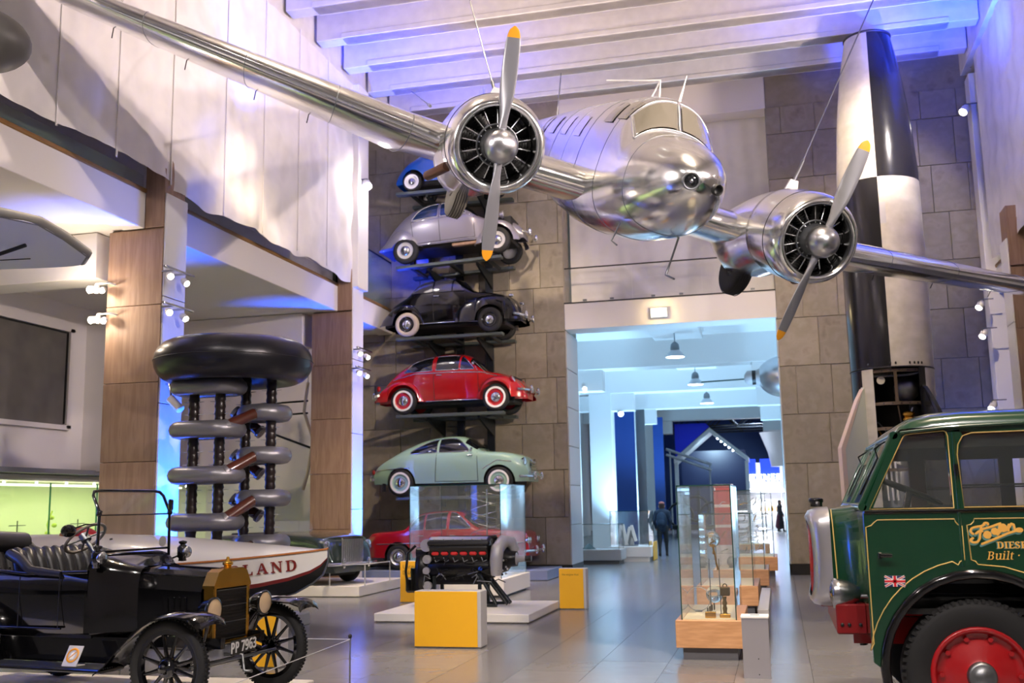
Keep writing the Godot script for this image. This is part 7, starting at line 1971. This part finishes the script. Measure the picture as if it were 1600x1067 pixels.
	for k in 4:
		var t := thing("roof_truss", "dark steel lattice truss under the far hall roof", "truss", V(-2.0, 6.0, -60.0 - k * 2.0), 0.0, "far hall trusses")
		var tb := B.new().rod(V(-5, 0, 0), V(5, 0, 0), 0.05, 6).rod(V(-5, 1.0, 0), V(5, 1.0, 0), 0.05, 6)
		for j in 10: tb.rod(V(-5 + j, 0.0 if j % 2 else 1.0, 0), V(-4 + j, 1.0 if j % 2 else 0.0, 0), 0.035, 5)
		part(t, "lattice", tb, M.dark_steel)
	var gb := thing("gabled_booth", "white open gabled booth with a sloping lit roof in the far hall", "booth", V(-3.77, 0, -59.0))
	for s in [-1, 1]:
		part(gb, "roof_slope", B.new().prism(PackedVector2Array([Vector2(0, 5.75), Vector2(s * 2.0, 4.1), Vector2(s * 2.0, 3.85), Vector2(0, 5.5)]), Transform3D(Basis(), V(0.3, 0, 0)), 2.4), M.white_paint)
		part(gb, "roof_post", B.new().box(V(0.3 + s * 1.9, 1.95, 0.9), V(0.2, 3.9, 0.2)), M.white_paint)
	part(gb, "back_panel", B.new().box(V(0.3, 2.9, -1.3), V(3.6, 3.4, 0.1)), mat("booth_navy", "0a1638", 0.4))
	for k in 5:
		part(gb, "roof_lamp", B.new().ell(V(0.7 + k * 0.2, 5.15 - k * 0.17, 1.0), V(0.06, 0.06, 0.06), Basis(), 10, 6), M.lamp_cool)
	part(gb, "blue_sail", B.new().prism(PackedVector2Array([Vector2(-1.9, 4.2), Vector2(0.0, 5.8), Vector2(-0.2, 6.0), Vector2(-1.9, 6.0)]), Transform3D(Basis(), V(0.3, 0, 1.2)), 0.05), mat("sail_blue", "1d2ff0", 0.5))
	var rp := thing("sloping_gantry", "pale sloping tube gantry with handrail across the far hall", "gantry", V(-4.6, 0, -57.0))
	part(rp, "upper_tube", B.new().rod(V(-1.2, 4.6, 0), V(1.2, 3.7, 0), 0.07, 8).rod(V(-1.2, 4.3, 0), V(1.2, 3.4, 0), 0.07, 8), M.light_grey)
	part(rp, "support", B.new().rod(V(-1.0, 0.0, 0), V(-1.0, 4.5, 0), 0.05, 6).rod(V(1.1, 0, 0), V(1.1, 3.7, 0), 0.05, 6), M.light_grey)
	var di := thing("diner_counter", "lit diner counter with white neon THE DINER letters above it", "counter", V(-1.1, 0, -63.0))
	part(di, "counter", B.new().box(V(0.6, 0.55, 0), V(4.4, 1.1, 0.8), 0.02), M.light_grey)
	part(di, "back_wall", B.new().box(V(0.6, 2.0, -1.5), V(5.0, 4.0, 0.1)), M.white_paint)
	part(di, "blue_screen", B.new().box(V(-0.65, 3.5, 0.1), V(1.1, 1.3, 0.06)).box(V(0.7, 3.5, 0.1), V(1.1, 1.3, 0.06)), mat("screen_blue", "1630d8", 0.4, 0.0, {"glow": 0.6, "gcol": "1c3cf0"}))
	part(di, "light_canopy", B.new().box(V(0.1, 2.32, 0.4), V(2.6, 0.2, 0.5), 0.03), mat("canopy_glow", "f4faff", 0.4, 0.0, {"glow": 5.0, "gcol": "eaf4ff"}))
	mat("neon_white", "f4fbff", 0.4, 0.0, {"glow": 7.0, "gcol": "e4f3ff"})
	for q in [["THE", -0.75], ["DINER", 0.5]]: text(di, "neon_sign", q[0], 0.4, M.neon_white, Transform3D(Basis(), V(q[1], 3.05, 0.45)), "Droid Sans", true, false, HORIZONTAL_ALIGNMENT_CENTER, 0.06)
	part(di, "canopy_post", B.new().rod(V(-1.1, 1.1, 0.3), V(-1.1, 3.0, 0.3), 0.04, 6).rod(V(1.3, 1.1, 0.3), V(1.3, 3.0, 0.3), 0.04, 6).box(V(0.1, 2.95, 0.3), V(2.6, 0.06, 0.06)), M.light_grey)
	area(V(-1.0, 2.2, -62.6), V(-1.0, 0, -62.2), Vector2(2.4, 0.4), 60.0, Color(0.92, 0.96, 1.0))
	for k in 6: single("jar", B.new().lathe(P2([0.08, 0, 0.09, 0.2, 0.05, 0.28, 0.05, 0.33, 0.0, 0.33]), Transform3D(), 12), [M.brass, M.birch, M.oak][k % 3], "small amber jar standing on the diner counter", "jar", V(-1.0 + k * 0.2, 1.105, -62.85), "jars on the diner counter")
	var wf := thing("hanging_drum", "large white flared drum shade hanging over the diner", "shade", V(0.3, 3.6, -60.0))
	part(wf, "drum", B.new().lathe(P2([0.6, 0.0, 0.75, 0.8, 1.15, 1.9]), Transform3D(), 32), M.white_paint)
	part(wf, "stem", B.new().rod(V(0, 1.9, 0), V(0, 6.2, 0), 0.02, 6).rod(V(-1.1, 1.88, 0), V(1.1, 1.88, 0), 0.02, 6), M.dull_steel)
	spot(V(-1.0, 7.5, -60.0), V(-1.5, 0, -62.0), 70.0, Color(0.8, 0.88, 1.0), 55.0, 0.3, 0.8)
	spot(V(-3.5, 5.0, -57.5), V(-3.5, 1.0, -63.0), 25.0, Color(0.75, 0.9, 1.0), 55.0, 0.3, 0.8)

# ---------------------------------------------------------------- people: one skin each, from a field of tapered bones
func body_mesh(bones: Array, lo: Vector3, hi: Vector3, cell: float) -> ArrayMesh:
	var nx := int(ceil((hi.x - lo.x) / cell)) + 1
	var ny := int(ceil((hi.y - lo.y) / cell)) + 1
	var nz := int(ceil((hi.z - lo.z) / cell)) + 1
	var f := PackedFloat32Array(); f.resize(nx * ny * nz); f.fill(1.0)
	var K := 0.045
	for b in bones:
		var a: Vector3 = b[0]; var c: Vector3 = b[1]
		var rm: float = maxf(b[2], b[3]) + 0.09
		var mn := (Vector3(minf(a.x, c.x), minf(a.y, c.y), minf(a.z, c.z)) - Vector3.ONE * rm - lo) / cell
		var mx := (Vector3(maxf(a.x, c.x), maxf(a.y, c.y), maxf(a.z, c.z)) + Vector3.ONE * rm - lo) / cell
		var ac := c - a
		var l2 := maxf(ac.length_squared(), 1e-6)
		for i in range(maxi(0, int(mn.x)), mini(nx - 1, int(mx.x) + 1) + 1):
			for j in range(maxi(0, int(mn.y)), mini(ny - 1, int(mx.y) + 1) + 1):
				for k in range(maxi(0, int(mn.z)), mini(nz - 1, int(mx.z) + 1) + 1):
					var p := lo + Vector3(i, j, k) * cell
					var t := clampf((p - a).dot(ac) / l2, 0.0, 1.0)
					var q: Vector3 = p - a - ac * t
					var d: float = (q * Vector3(1, 1, b[5])).length() - lerpf(b[2], b[3], t)
					var at := (i * ny + j) * nz + k
					var o := f[at]
					var h := clampf(0.5 + 0.5 * (o - d) / K, 0.0, 1.0)
					f[at] = lerpf(o, d, h) - K * h * (1.0 - h)
	var st := SurfaceTool.new()
	st.begin(Mesh.PRIMITIVE_TRIANGLES)
	var vid := {}
	var vs := PackedVector3Array()
	var cor := [Vector3i(0, 0, 0), Vector3i(1, 0, 0), Vector3i(0, 1, 0), Vector3i(1, 1, 0), Vector3i(0, 0, 1), Vector3i(1, 0, 1), Vector3i(0, 1, 1), Vector3i(1, 1, 1)]
	var edg := [[0, 1], [2, 3], [4, 5], [6, 7], [0, 2], [1, 3], [4, 6], [5, 7], [0, 4], [1, 5], [2, 6], [3, 7]]
	for i in nx - 1:
		for j in ny - 1:
			for k in nz - 1:
				var g := []
				var m := 0
				for c in 8:
					var q: Vector3i = cor[c]
					var v := f[((i + q.x) * ny + j + q.y) * nz + k + q.z]
					g.append(v)
					if v < 0.0: m += 1
				if m == 0 or m == 8: continue
				var sum := Vector3.ZERO
				var n := 0
				for e in edg:
					var va: float = g[e[0]]; var vb: float = g[e[1]]
					if (va < 0.0) == (vb < 0.0): continue
					sum += Vector3(cor[e[0]]).lerp(Vector3(cor[e[1]]), va / (va - vb))
					n += 1
				vid[(i * ny + j) * nz + k] = vs.size()
				vs.append(lo + (Vector3(i, j, k) + sum / n) * cell)
	var col := func(p: Vector3) -> Color:
		var best := 1e9
		var c := Color.WHITE
		for b in bones:
			var a: Vector3 = b[0]; var e: Vector3 = b[1]
			var ac := e - a
			var t := clampf((p - a).dot(ac) / maxf(ac.length_squared(), 1e-6), 0.0, 1.0)
			var d: float = (p - a - ac * t).length() - lerpf(b[2], b[3], t)
			if d < best:
				best = d
				c = b[4]
		return c
	for v in vs:
		st.set_color(col.call(v))
		st.add_vertex(v)
	var idx := func(i: int, j: int, k: int) -> int: return (i * ny + j) * nz + k
	for i in range(1, nx - 1):
		for j in range(1, ny - 1):
			for k in range(1, nz - 1):
				var v0 := f[(i * ny + j) * nz + k]
				for ax in 3:
					var q: Vector3i = [Vector3i(1, 0, 0), Vector3i(0, 1, 0), Vector3i(0, 0, 1)][ax]
					var v1 := f[((i + q.x) * ny + j + q.y) * nz + k + q.z]
					if (v0 < 0.0) == (v1 < 0.0): continue
					var u: Vector3i = [Vector3i(0, 1, 0), Vector3i(0, 0, 1), Vector3i(1, 0, 0)][ax]
					var w: Vector3i = [Vector3i(0, 0, 1), Vector3i(1, 0, 0), Vector3i(0, 1, 0)][ax]
					var c := Vector3i(i, j, k)
					var cs := [c - u - w, c - w, c, c - u]
					var id := []
					for e in cs:
						id.append(vid.get(idx.call(e.x, e.y, e.z), -1))
					if id.has(-1): continue
					if v0 < 0.0: id.reverse()
					for t in [0, 1, 2, 0, 2, 3]: st.add_index(id[t])
	st.generate_normals()
	return st.commit()

func people() -> void:
	var m := mat("clothing", "ffffff", 0.8)
	m.vertex_color_use_as_albedo = true
	var jacket := Color(0.012, 0.03, 0.06)
	var jean := Color(0.01, 0.012, 0.018)
	var skin := Color(0.5, 0.28, 0.2)
	var hair := Color(0.05, 0.03, 0.025)
	var shoe := Color(0.01, 0.01, 0.01)
	var bones := [[V(0, 0.92, 0), V(0, 1.1, 0), 0.15, 0.15, jacket, 1.25], [V(0, 1.1, 0), V(0, 1.36, 0.01), 0.16, 0.18, jacket, 1.3], [V(-0.15, 1.4, 0), V(0.15, 1.4, 0), 0.09, 0.09, jacket, 1.0], [V(0, 1.42, 0), V(0, 1.53, 0), 0.06, 0.055, skin, 1.0], [V(0, 1.6, 0), V(0, 1.66, 0.0), 0.085, 0.095, hair, 1.0], [V(0, 1.57, -0.03), V(0, 1.6, -0.04), 0.07, 0.075, skin, 1.0], [V(0.09, 1.6, 0), V(0.092, 1.63, 0), 0.018, 0.018, skin, 1.0], [V(-0.09, 1.6, 0), V(-0.092, 1.63, 0), 0.018, 0.018, skin, 1.0], [V(0, 1.6, -0.115), V(0, 1.58, -0.125), 0.014, 0.018, skin, 1.0]]
	for s in [-1, 1]:
		bones.append_array([[V(s * 0.2, 1.4, 0), V(s * 0.27, 1.14, 0.02), 0.07, 0.058, jacket, 1.0], [V(s * 0.27, 1.14, 0.02), V(s * 0.22, 0.93, -0.1), 0.056, 0.045, jacket, 1.0], [V(s * 0.22, 0.92, -0.11), V(s * 0.21, 0.84, -0.14), 0.035, 0.03, skin, 1.0]])
		var st := -0.14 if s > 0 else 0.1
		bones.append_array([[V(s * 0.09, 0.92, 0), V(s * 0.1, 0.5, st * 0.5 - 0.03), 0.098, 0.07, jean, 1.0], [V(s * 0.1, 0.5, st * 0.5 - 0.03), V(s * 0.1, 0.1, st), 0.066, 0.045, jean, 1.0], [V(s * 0.1, 0.05, st + 0.04), V(s * 0.105, 0.04, st - 0.16), 0.045, 0.04, shoe, 1.0]])
	var o := thing("person", "person seen from behind in a dark jacket with backpack, walking into the passage", "person", V(-3.75, 0.005, -34.7))
	part(o, "figure", body_mesh(bones, V(-0.42, -0.05, -0.36), V(0.42, 1.85, 0.3), 0.026), m)
	var bp := part(o, "backpack", B.new().ell(V(0, 1.2, 0.19), V(0.16, 0.23, 0.1), Basis(), 18, 12), mat("pack_blue", "1c3550", 0.7))
	part(bp, "pocket", B.new().ell(V(0, 1.1, 0.27), V(0.11, 0.1, 0.04), Basis(), 14, 8), M.pack_blue)
	part(o, "cap", B.new().ell(V(0, 1.7, 0.0), V(0.1, 0.07, 0.1), Basis(), 16, 8, 0.0, PI / 2), mat("cap_pink", "b06a63", 0.7))
	# far visitor in a long dark coat, and a guide behind the showcase
	var coat := []
	for b in bones:
		var c: Array = b.duplicate()
		if c[4] == jacket or c[4] == jean: c[4] = Color(0.006, 0.006, 0.009)
		coat.append(c)
	coat.append_array([[V(0, 1.0, 0), V(0, 0.35, 0.06), 0.16, 0.24, Color(0.006, 0.006, 0.009), 1.1], [V(0.05, 0.9, 0.1), V(0.1, 0.3, 0.2), 0.1, 0.13, Color(0.06, 0.01, 0.02), 1.0]])
	var p2 := thing("person", "person in a long dark coat standing before the far diner counter", "person", V(0.02, 0.005, -60.6), deg_to_rad(-70))
	part(p2, "figure", body_mesh(coat, V(-0.44, -0.05, -0.4), V(0.44, 1.85, 0.4), 0.04), m)
	var vest := []
	for b in bones:
		var c: Array = b.duplicate()
		if c[4] == jacket: c[4] = Color(0.45, 0.43, 0.4) if absf(c[0].x) > 0.12 else Color(0.02, 0.02, 0.02)
		vest.append(c)
	var p3 := thing("person", "person in pale sleeves and dark waistcoat seen through the tall showcase", "person", V(-2.3, 0.005, -47.0), PI)
	part(p3, "figure", body_mesh(vest, V(-0.42, -0.05, -0.36), V(0.42, 1.85, 0.3), 0.035), m)

# ---------------------------------------------------------------- lamp fittings
func spot_head(parent: Node3D, at: Vector3, d: Vector3, m: Material, r := 0.055) -> void:
	var h := part(parent, "spot_head", B.new().lathe([Vector2(0, -r * 2.2), Vector2(r * 0.6, -r * 2.1), Vector2(r, -r * 1.2), Vector2(r, r * 0.6), Vector2(r * 0.92, r * 0.6), Vector2(r * 0.85, r * 0.2)], Transform3D(B.aim(d.normalized()), at), 16), M.white_paint)
	part(h, "lens", B.new().ell(at + d.normalized() * r * 0.3, V(r * 0.85, r * 0.85, r * 0.85), Basis(), 12, 8), m)

func fixtures() -> void:
	var tr := [[V(-9.12, 5.5, -14.45), "double arm spotlight track high on the generator side pillar"], [V(-9.12, 4.92, -14.45), "double arm spotlight track lower on the generator side pillar"], [V(-9.12, 5.32, -22.2), "double arm spotlight track high on the pillar beside the end wall"], [V(-9.12, 4.87, -22.15), "double arm spotlight track lower on the pillar beside the end wall"]]
	for t in tr:
		var o := thing("spotlight_track", t[1], "spotlight", t[0], 0.0, "pillar spotlight tracks")
		part(o, "track", B.new().box(V(0, 0.05, 0), V(0.05, 0.035, 0.85), 0.008), M.steel)
		for az in [-0.25, 0.05]: part(o, "arm", B.new().box(V(-0.14, 0.06, az), V(0.28, 0.03, 0.03)), M.steel)
		spot_head(o, V(0.0, -0.08, 0.25), V(0.7, -0.5, 0.7), M.lamp_white)
		spot_head(o, V(0.0, -0.1, -0.2), V(0.8, -0.6, 0.3), M.lamp_white)
	for t in [[V(-10.5, 5.3, -14.25), "white twin spotlight on the brown face of the pillar, upper"], [V(-10.45, 4.8, -14.25), "white twin spotlight on the brown face of the pillar, lower"]]:
		var o := thing("twin_spotlight", t[1], "spotlight", t[0], 0.0, "pillar face spotlights")
		part(o, "bar", B.new().tube([V(0, 0.1, 0), V(0.25, 0.1, 0), V(0.25, 0.1, -0.16)], 0.015, 6).box(V(0.02, 0.02, 0), V(0.06, 0.16, 0.06), 0.01), M.white_paint)
		spot_head(o, V(-0.06, 0, 0.05), V(-0.4, -0.2, 0.9), M.lamp_white, 0.06)
		spot_head(o, V(0.14, -0.02, 0.03), V(0.3, -0.4, 0.9), M.lamp_white, 0.05)
		omni(t[0] + V(-0.05, 0, 0.25), 0.9, Color(1, 0.92, 0.82), 0.06)
	var bl := thing("blue_flood", "white can floodlight on a bent arm beside the generator side pillar", "spotlight", V(-9.0, 3.4, -14.25))
	part(bl, "arm", B.new().tube([V(-0.35, 0.35, -0.3), V(-0.1, 0.3, 0), V(-0.05, 0.02, 0)], 0.018, 6), M.steel)
	part(bl, "can", B.new().cyl(V(-0.08, 0.08, 0), V(0.12, -0.1, 0.03), 0.07, 16), M.white_paint)
	for t in [[V(-9.1, 9.35, -22.3), "bright globe spotlight high on the drape edge beside the end wall"], [V(4.7, 10.65, -25.0), "silver twin spotlight high beside the rocket and the right drape"], [V(4.6, 5.95, -24.7), "small white spotlight on the right upright strip, upper"], [V(4.6, 5.28, -24.6), "small white spotlight on the right upright strip, middle"], [V(4.6, 3.65, -24.3), "small white floodlight on the right upright strip, lower"]]:
		var o := thing("wall_spotlight", t[1], "spotlight", t[0], 0.0)
		var s := -1.0 if t[0].x > 0 else 1.0
		part(o, "bracket", B.new().tube([V(-s * 0.3, 0.16, 0), V(0, 0.16, 0), V(0, 0.06, 0)], 0.015, 6), M.dull_steel)
		spot_head(o, V(0, 0, 0), V(s * 0.5, -0.7, 0.5), M.lamp_white, 0.1 if t[0].y > 9.0 else 0.08)
		if t[0].y > 9.0 and t[0].x < 0: omni(t[0] + V(0.1, -0.22, 0.15), 1.6, Color(1, 0.96, 0.95), 0.08)
	# lamps out of view that light the hall: cans on the right gallery and on the beams
	var can := [V(4.7, 7.3, -8.5), V(4.7, 7.3, -12.5), V(4.7, 7.3, -17.0), V(4.3, 7.6, -4.0), V(-9.2, 7.5, -5.0)]
	for c in can:
		var o := thing("gallery_flood", "black can floodlight mounted at the gallery rail", "spotlight", c, 0.0, "gallery floodlights")
		var s := 1.0 if c.x > 0 else -1.0
		part(o, "can", B.new().cyl(V(s * 0.16, 0.02, 0), V(s * 0.03, 0, 0), 0.08, 16), M.black_plastic)
		part(o, "yoke", B.new().rod(V(s * 0.12, 0.0, 0), V(s * 0.14, -0.4, 0), 0.02, 6), M.black_plastic)
	for q in beam_lamps:
		var o := thing("beam_spotlight", "black can spotlight hanging under a ceiling cross beam", "spotlight", q[0], 0.0, "spotlights under the ceiling beams")
		var d: Vector3 = q[1]
		part(o, "can", B.new().lathe([Vector2(0, -0.26), Vector2(0.1, -0.24), Vector2(0.12, -0.1), Vector2(0.13, -0.02)], Transform3D(B.aim(d), Vector3.ZERO), 18), M.black_plastic)
		part(o, "lamp_face", B.new().lathe([Vector2(0.1, -0.045), Vector2(0, -0.045)], Transform3D(B.aim(d), Vector3.ZERO), 18), M.lamp_white)
		part(o, "stem", B.new().rod(-d * 0.2, V(-d.x * 0.2, 0.298, 0), 0.02, 6), M.black_plastic)
	# passage jamb spotlights
	for t in [[V(-6.0, 5.5, -33.6), "small bright spotlight beside the first passage column, upper"], [V(-6.05, 5.0, -49.0), "small bright spotlight beside the second passage column"], [V(-5.95, 5.3, -41.3), "small bright spotlight by the navy panel in the passage"]]:
		var o := thing("passage_spotlight", t[1], "spotlight", t[0])
		part(o, "bracket", B.new().rod(V(-0.36, 0.15, 0), V(0, 0.1, 0), 0.02, 6), M.dull_steel)
		spot_head(o, V(0, 0, 0), V(0.3, -0.5, 0.8), M.lamp_cool, 0.12)

# ---------------------------------------------------------------- the rest
func extras() -> void:
	# wing of a hanging light aircraft at the left
	var o := thing("hanging_aircraft", "pale fabric wing of a small aircraft hanging with a red disc marking", "airplane", V(-8.2, 4.5, -8.9))
	mat("wing_fabric", "d4d6da", 0.7)
	var ol := [Vector2(-1.6, -1.6), Vector2(0.6, -1.35), Vector2(1.3, -1.08), Vector2(1.53, -0.74), Vector2(1.47, -0.4), Vector2(1.4, -0.2), Vector2(1.17, 0.47), Vector2(0.88, 0.77), Vector2(0.33, 0.75), Vector2(-0.1, 0.68), Vector2(-1.6, 0.4)]
	ol = [Vector2(-1.6, 1.5), Vector2(1.05, 1.5), Vector2(1.4, 1.07), Vector2(1.53, 0.74), Vector2(1.4, 0.21), Vector2(1.27, -0.2), Vector2(1.17, -0.47), Vector2(0.88, -0.77), Vector2(0.33, -0.75), Vector2(-0.1, -0.67), Vector2(-1.6, -0.5)]
	var pg := PackedVector2Array()
	for i in ol.size():
		var n := ol.size()
		for k in 4:
			pg.append(ol[i].cubic_interpolate(ol[(i + 1) % n], ol[(i - 1 + n) % n], ol[(i + 2) % n], k / 4.0) if i > 0 and i < n - 2 else ol[i].lerp(ol[(i + 1) % n], k / 4.0))
	part(o, "wing", B.new().prism(pg, Transform3D(Basis(V(1, 0, 0), V(0, 0, 1), V(0, -1, 0)), Vector3.ZERO), 0.09), M.wing_fabric)
	part(o, "strut", B.new().rod(V(0.95, -0.06, 0.2), V(-0.6, -0.6, 0.6), 0.02, 6), M.skirting_black)
	part(o, "aileron_wire", B.new().rod(V(0.6, -0.06, -0.3), V(-0.6, -0.2, 0.4), 0.006, 5), M.skirting_black)
	part(o, "wing_edge", B.new().tube([V(1.05, 0, 1.5), V(1.4, 0, 1.07), V(1.53, 0, 0.74), V(1.4, 0, 0.21), V(1.17, 0, -0.47), V(0.88, 0, -0.77)], 0.05, 8), mat("wing_dope", "7d7c78", 0.6))
	part(o, "red_roundel", B.new().cyl(V(-1.66, 0.8, -2.12), V(-1.66, 0.8, -2.1), 0.42, 36), mat("roundel_red", "b01420", 0.5))
	part(o, "fuselage", B.new().tube([V(-2.9, 0.1, -3.2), V(-2.75, 0.1, -1.9), V(-2.3, 0.1, 0.5), V(-2.1, 0.05, 1.8)], [0.25, 0.4, 0.4, 0.3], 14), M.wing_fabric)
	part(o, "hanging_wire", B.new().rod(V(-1.4, 0.3, 0.2), V(-1.4, 2.35, 0.2), 0.01, 5), M.dull_steel)
	# dark float of another hanging aircraft at the top left
	var fl := thing("hanging_float", "dark grey rounded float hanging in the air before the white drape", "aircraft float", V(-8.35, 6.95, -9.0))
	part(fl, "float", B.new().ell(Vector3.ZERO, V(0.68, 0.36, 0.5), Basis(V(0, 0, 1), -0.2), 28, 16), mat("float_grey", "4b4a48", 0.5))
	part(fl, "hanging_wire", B.new().rod(V(-0.2, 0.3, 0), V(-0.2, 5.0, 0), 0.01, 5), M.dull_steel)
	# lit wall showcase under the left gallery
	mat("case_back", "d9e2c0", 0.6)
	var w := thing("wall_showcase", "long lit glazed wall showcase with pale green panes under the left gallery", "display case", V(-15.2, 0, -14.5))
	for k in 14:
		part(w, "glass_pane", B.new().box(V(0, 1.25, -10.5 + k * 1.6), V(0.015, 2.3, 1.58)), M.green_glass)
		part(w, "pane_edge", B.new().box(V(0.002, 1.25, -9.7 + k * 1.6), V(0.03, 2.3, 0.02)), mat("edge_green", "2e7d5c", 0.2))
	part(w, "back_panel", B.new().box(V(-1.6, 1.25, 0), V(0.04, 2.4, 22)), M.case_back)
	part(w, "deck", B.new().box(V(-0.8, 0.3, 0), V(1.6, 0.6, 22)), M.light_grey)
	part(w, "lamp_strip", B.new().box(V(-0.35, 2.36, 0), V(0.12, 0.05, 21)), mat("strip_glow", "fdffe8", 0.4, 0.0, {"glow": 2.0, "gcol": "f3ffd8"}))
	for k in 3: area(V(-15.6, 2.3, -8.0 - k * 6.5), V(-16.0, 0.6, -8.0 - k * 6.5), Vector2(6.0, 0.15), 8.0, Color(0.95, 1.0, 0.72))
	for k in 22: part(w, "ceiling_lamp", B.new().ell(V(-0.1, 2.4, -10.4 + k * 0.97), V(0.03, 0.02, 0.03), Basis(), 8, 5), M.lamp_white)
	rng.seed = 31
	for k in 9:
		var e := thing("case_exhibit", "slender yellow green model in the lit wall showcase" if k % 2 else "dark small machine model in the lit wall showcase", "exhibit", V(-15.8, 0.605, -15.6 - k * 0.95 + rng.randf() * 0.3), 0.0, "models in the lit wall showcase")
		if k % 2:
			part(e, "stem", B.new().tube([V(0, 0, 0), V(0.05, 0.5, 0.05), V(-0.02, 0.9, 0.1), V(0.02, 1.2, 0.0)], 0.018, 6), mat("model_green", "a9c23c", 0.5))
			for j in 6: part(e, "lobe", B.new().ell(V(0.08 * sin(j * 2.0), 0.2 + j * 0.17, 0.08 * cos(j * 2.0)), V(0.06, 0.05, 0.06), Basis(), 10, 6), M.model_green)
			part(e, "foot", B.new().cyl(V(0, 0, 0), V(0, 0.05, 0), 0.14, 16), M.tip_yellow)
		else:
			part(e, "body", B.new().box(V(0, 0.2, 0), V(0.2, 0.4, 0.4), 0.03), M.dark_steel)
			part(e, "mast", B.new().rod(V(0, 0.4, 0), V(0, 1.0, 0), 0.012, 6).rod(V(0, 0.9, -0.25), V(0, 0.9, 0.25), 0.01, 5), M.dark_steel)
	# tubular frames hung behind the pillar by the end wall
	var tf := thing("tubular_frame", "pale bent tube framework hanging behind the generator under the gallery", "frame", V(-11.6, 3.2, -23.2))
	part(tf, "tube", B.new().tube([V(0.6, 1.6, 0), V(0.5, 0.9, 0), V(0.75, 0.2, 0), V(0.62, -0.6, 0), V(0.5, -1.0, 0)], 0.04, 8), mat("tube_cream", "d8c9ae", 0.5))
	part(tf, "dark_bar", B.new().rod(V(-1.2, 1.1, 0), V(0.6, 1.15, 0), 0.025, 6).rod(V(-1.2, 0.8, 0), V(0.6, 0.85, 0), 0.025, 6).rod(V(-1.2, 0.7, 0), V(0.7, 0.0, 0), 0.03, 6), M.dark_steel)
	part(tf, "hanging_wire", B.new().rod(V(0.6, 1.6, 0), V(0.6, 3.1, 0), 0.008, 5).rod(V(-1.1, 1.1, 0), V(-1.1, 3.1, 0), 0.008, 5), M.dull_steel)
	var wf := thing("rod_sculpture", "tangle of white rods on a dark disc by the stone pier under the gallery", "sculpture", V(-10.9, 2.6, -25.0))
	for k in 16:
		var a := k * 0.8
		part(wf, "rod", B.new().rod(V(0.3 * cos(a), 0.06 + 0.02 * k, 0.2 * sin(a)), V(0.35 * cos(a + 2.0), 1.3 + 0.4 * sin(k * 1.7), 0.2 * sin(a + 2.0)), 0.022, 6), M.white_paint if k % 3 else M.dark_steel)
	part(wf, "disc", B.new().cyl(V(0, 0, 0), V(0, 0.06, 0), 0.45, 24), M.dark_steel)
	part(wf, "pedestal", B.new().box(V(0, -1.3, 0), V(0.7, 2.58, 0.6), 0.01), mat("pedestal_lilac", "8d8289", 0.6))
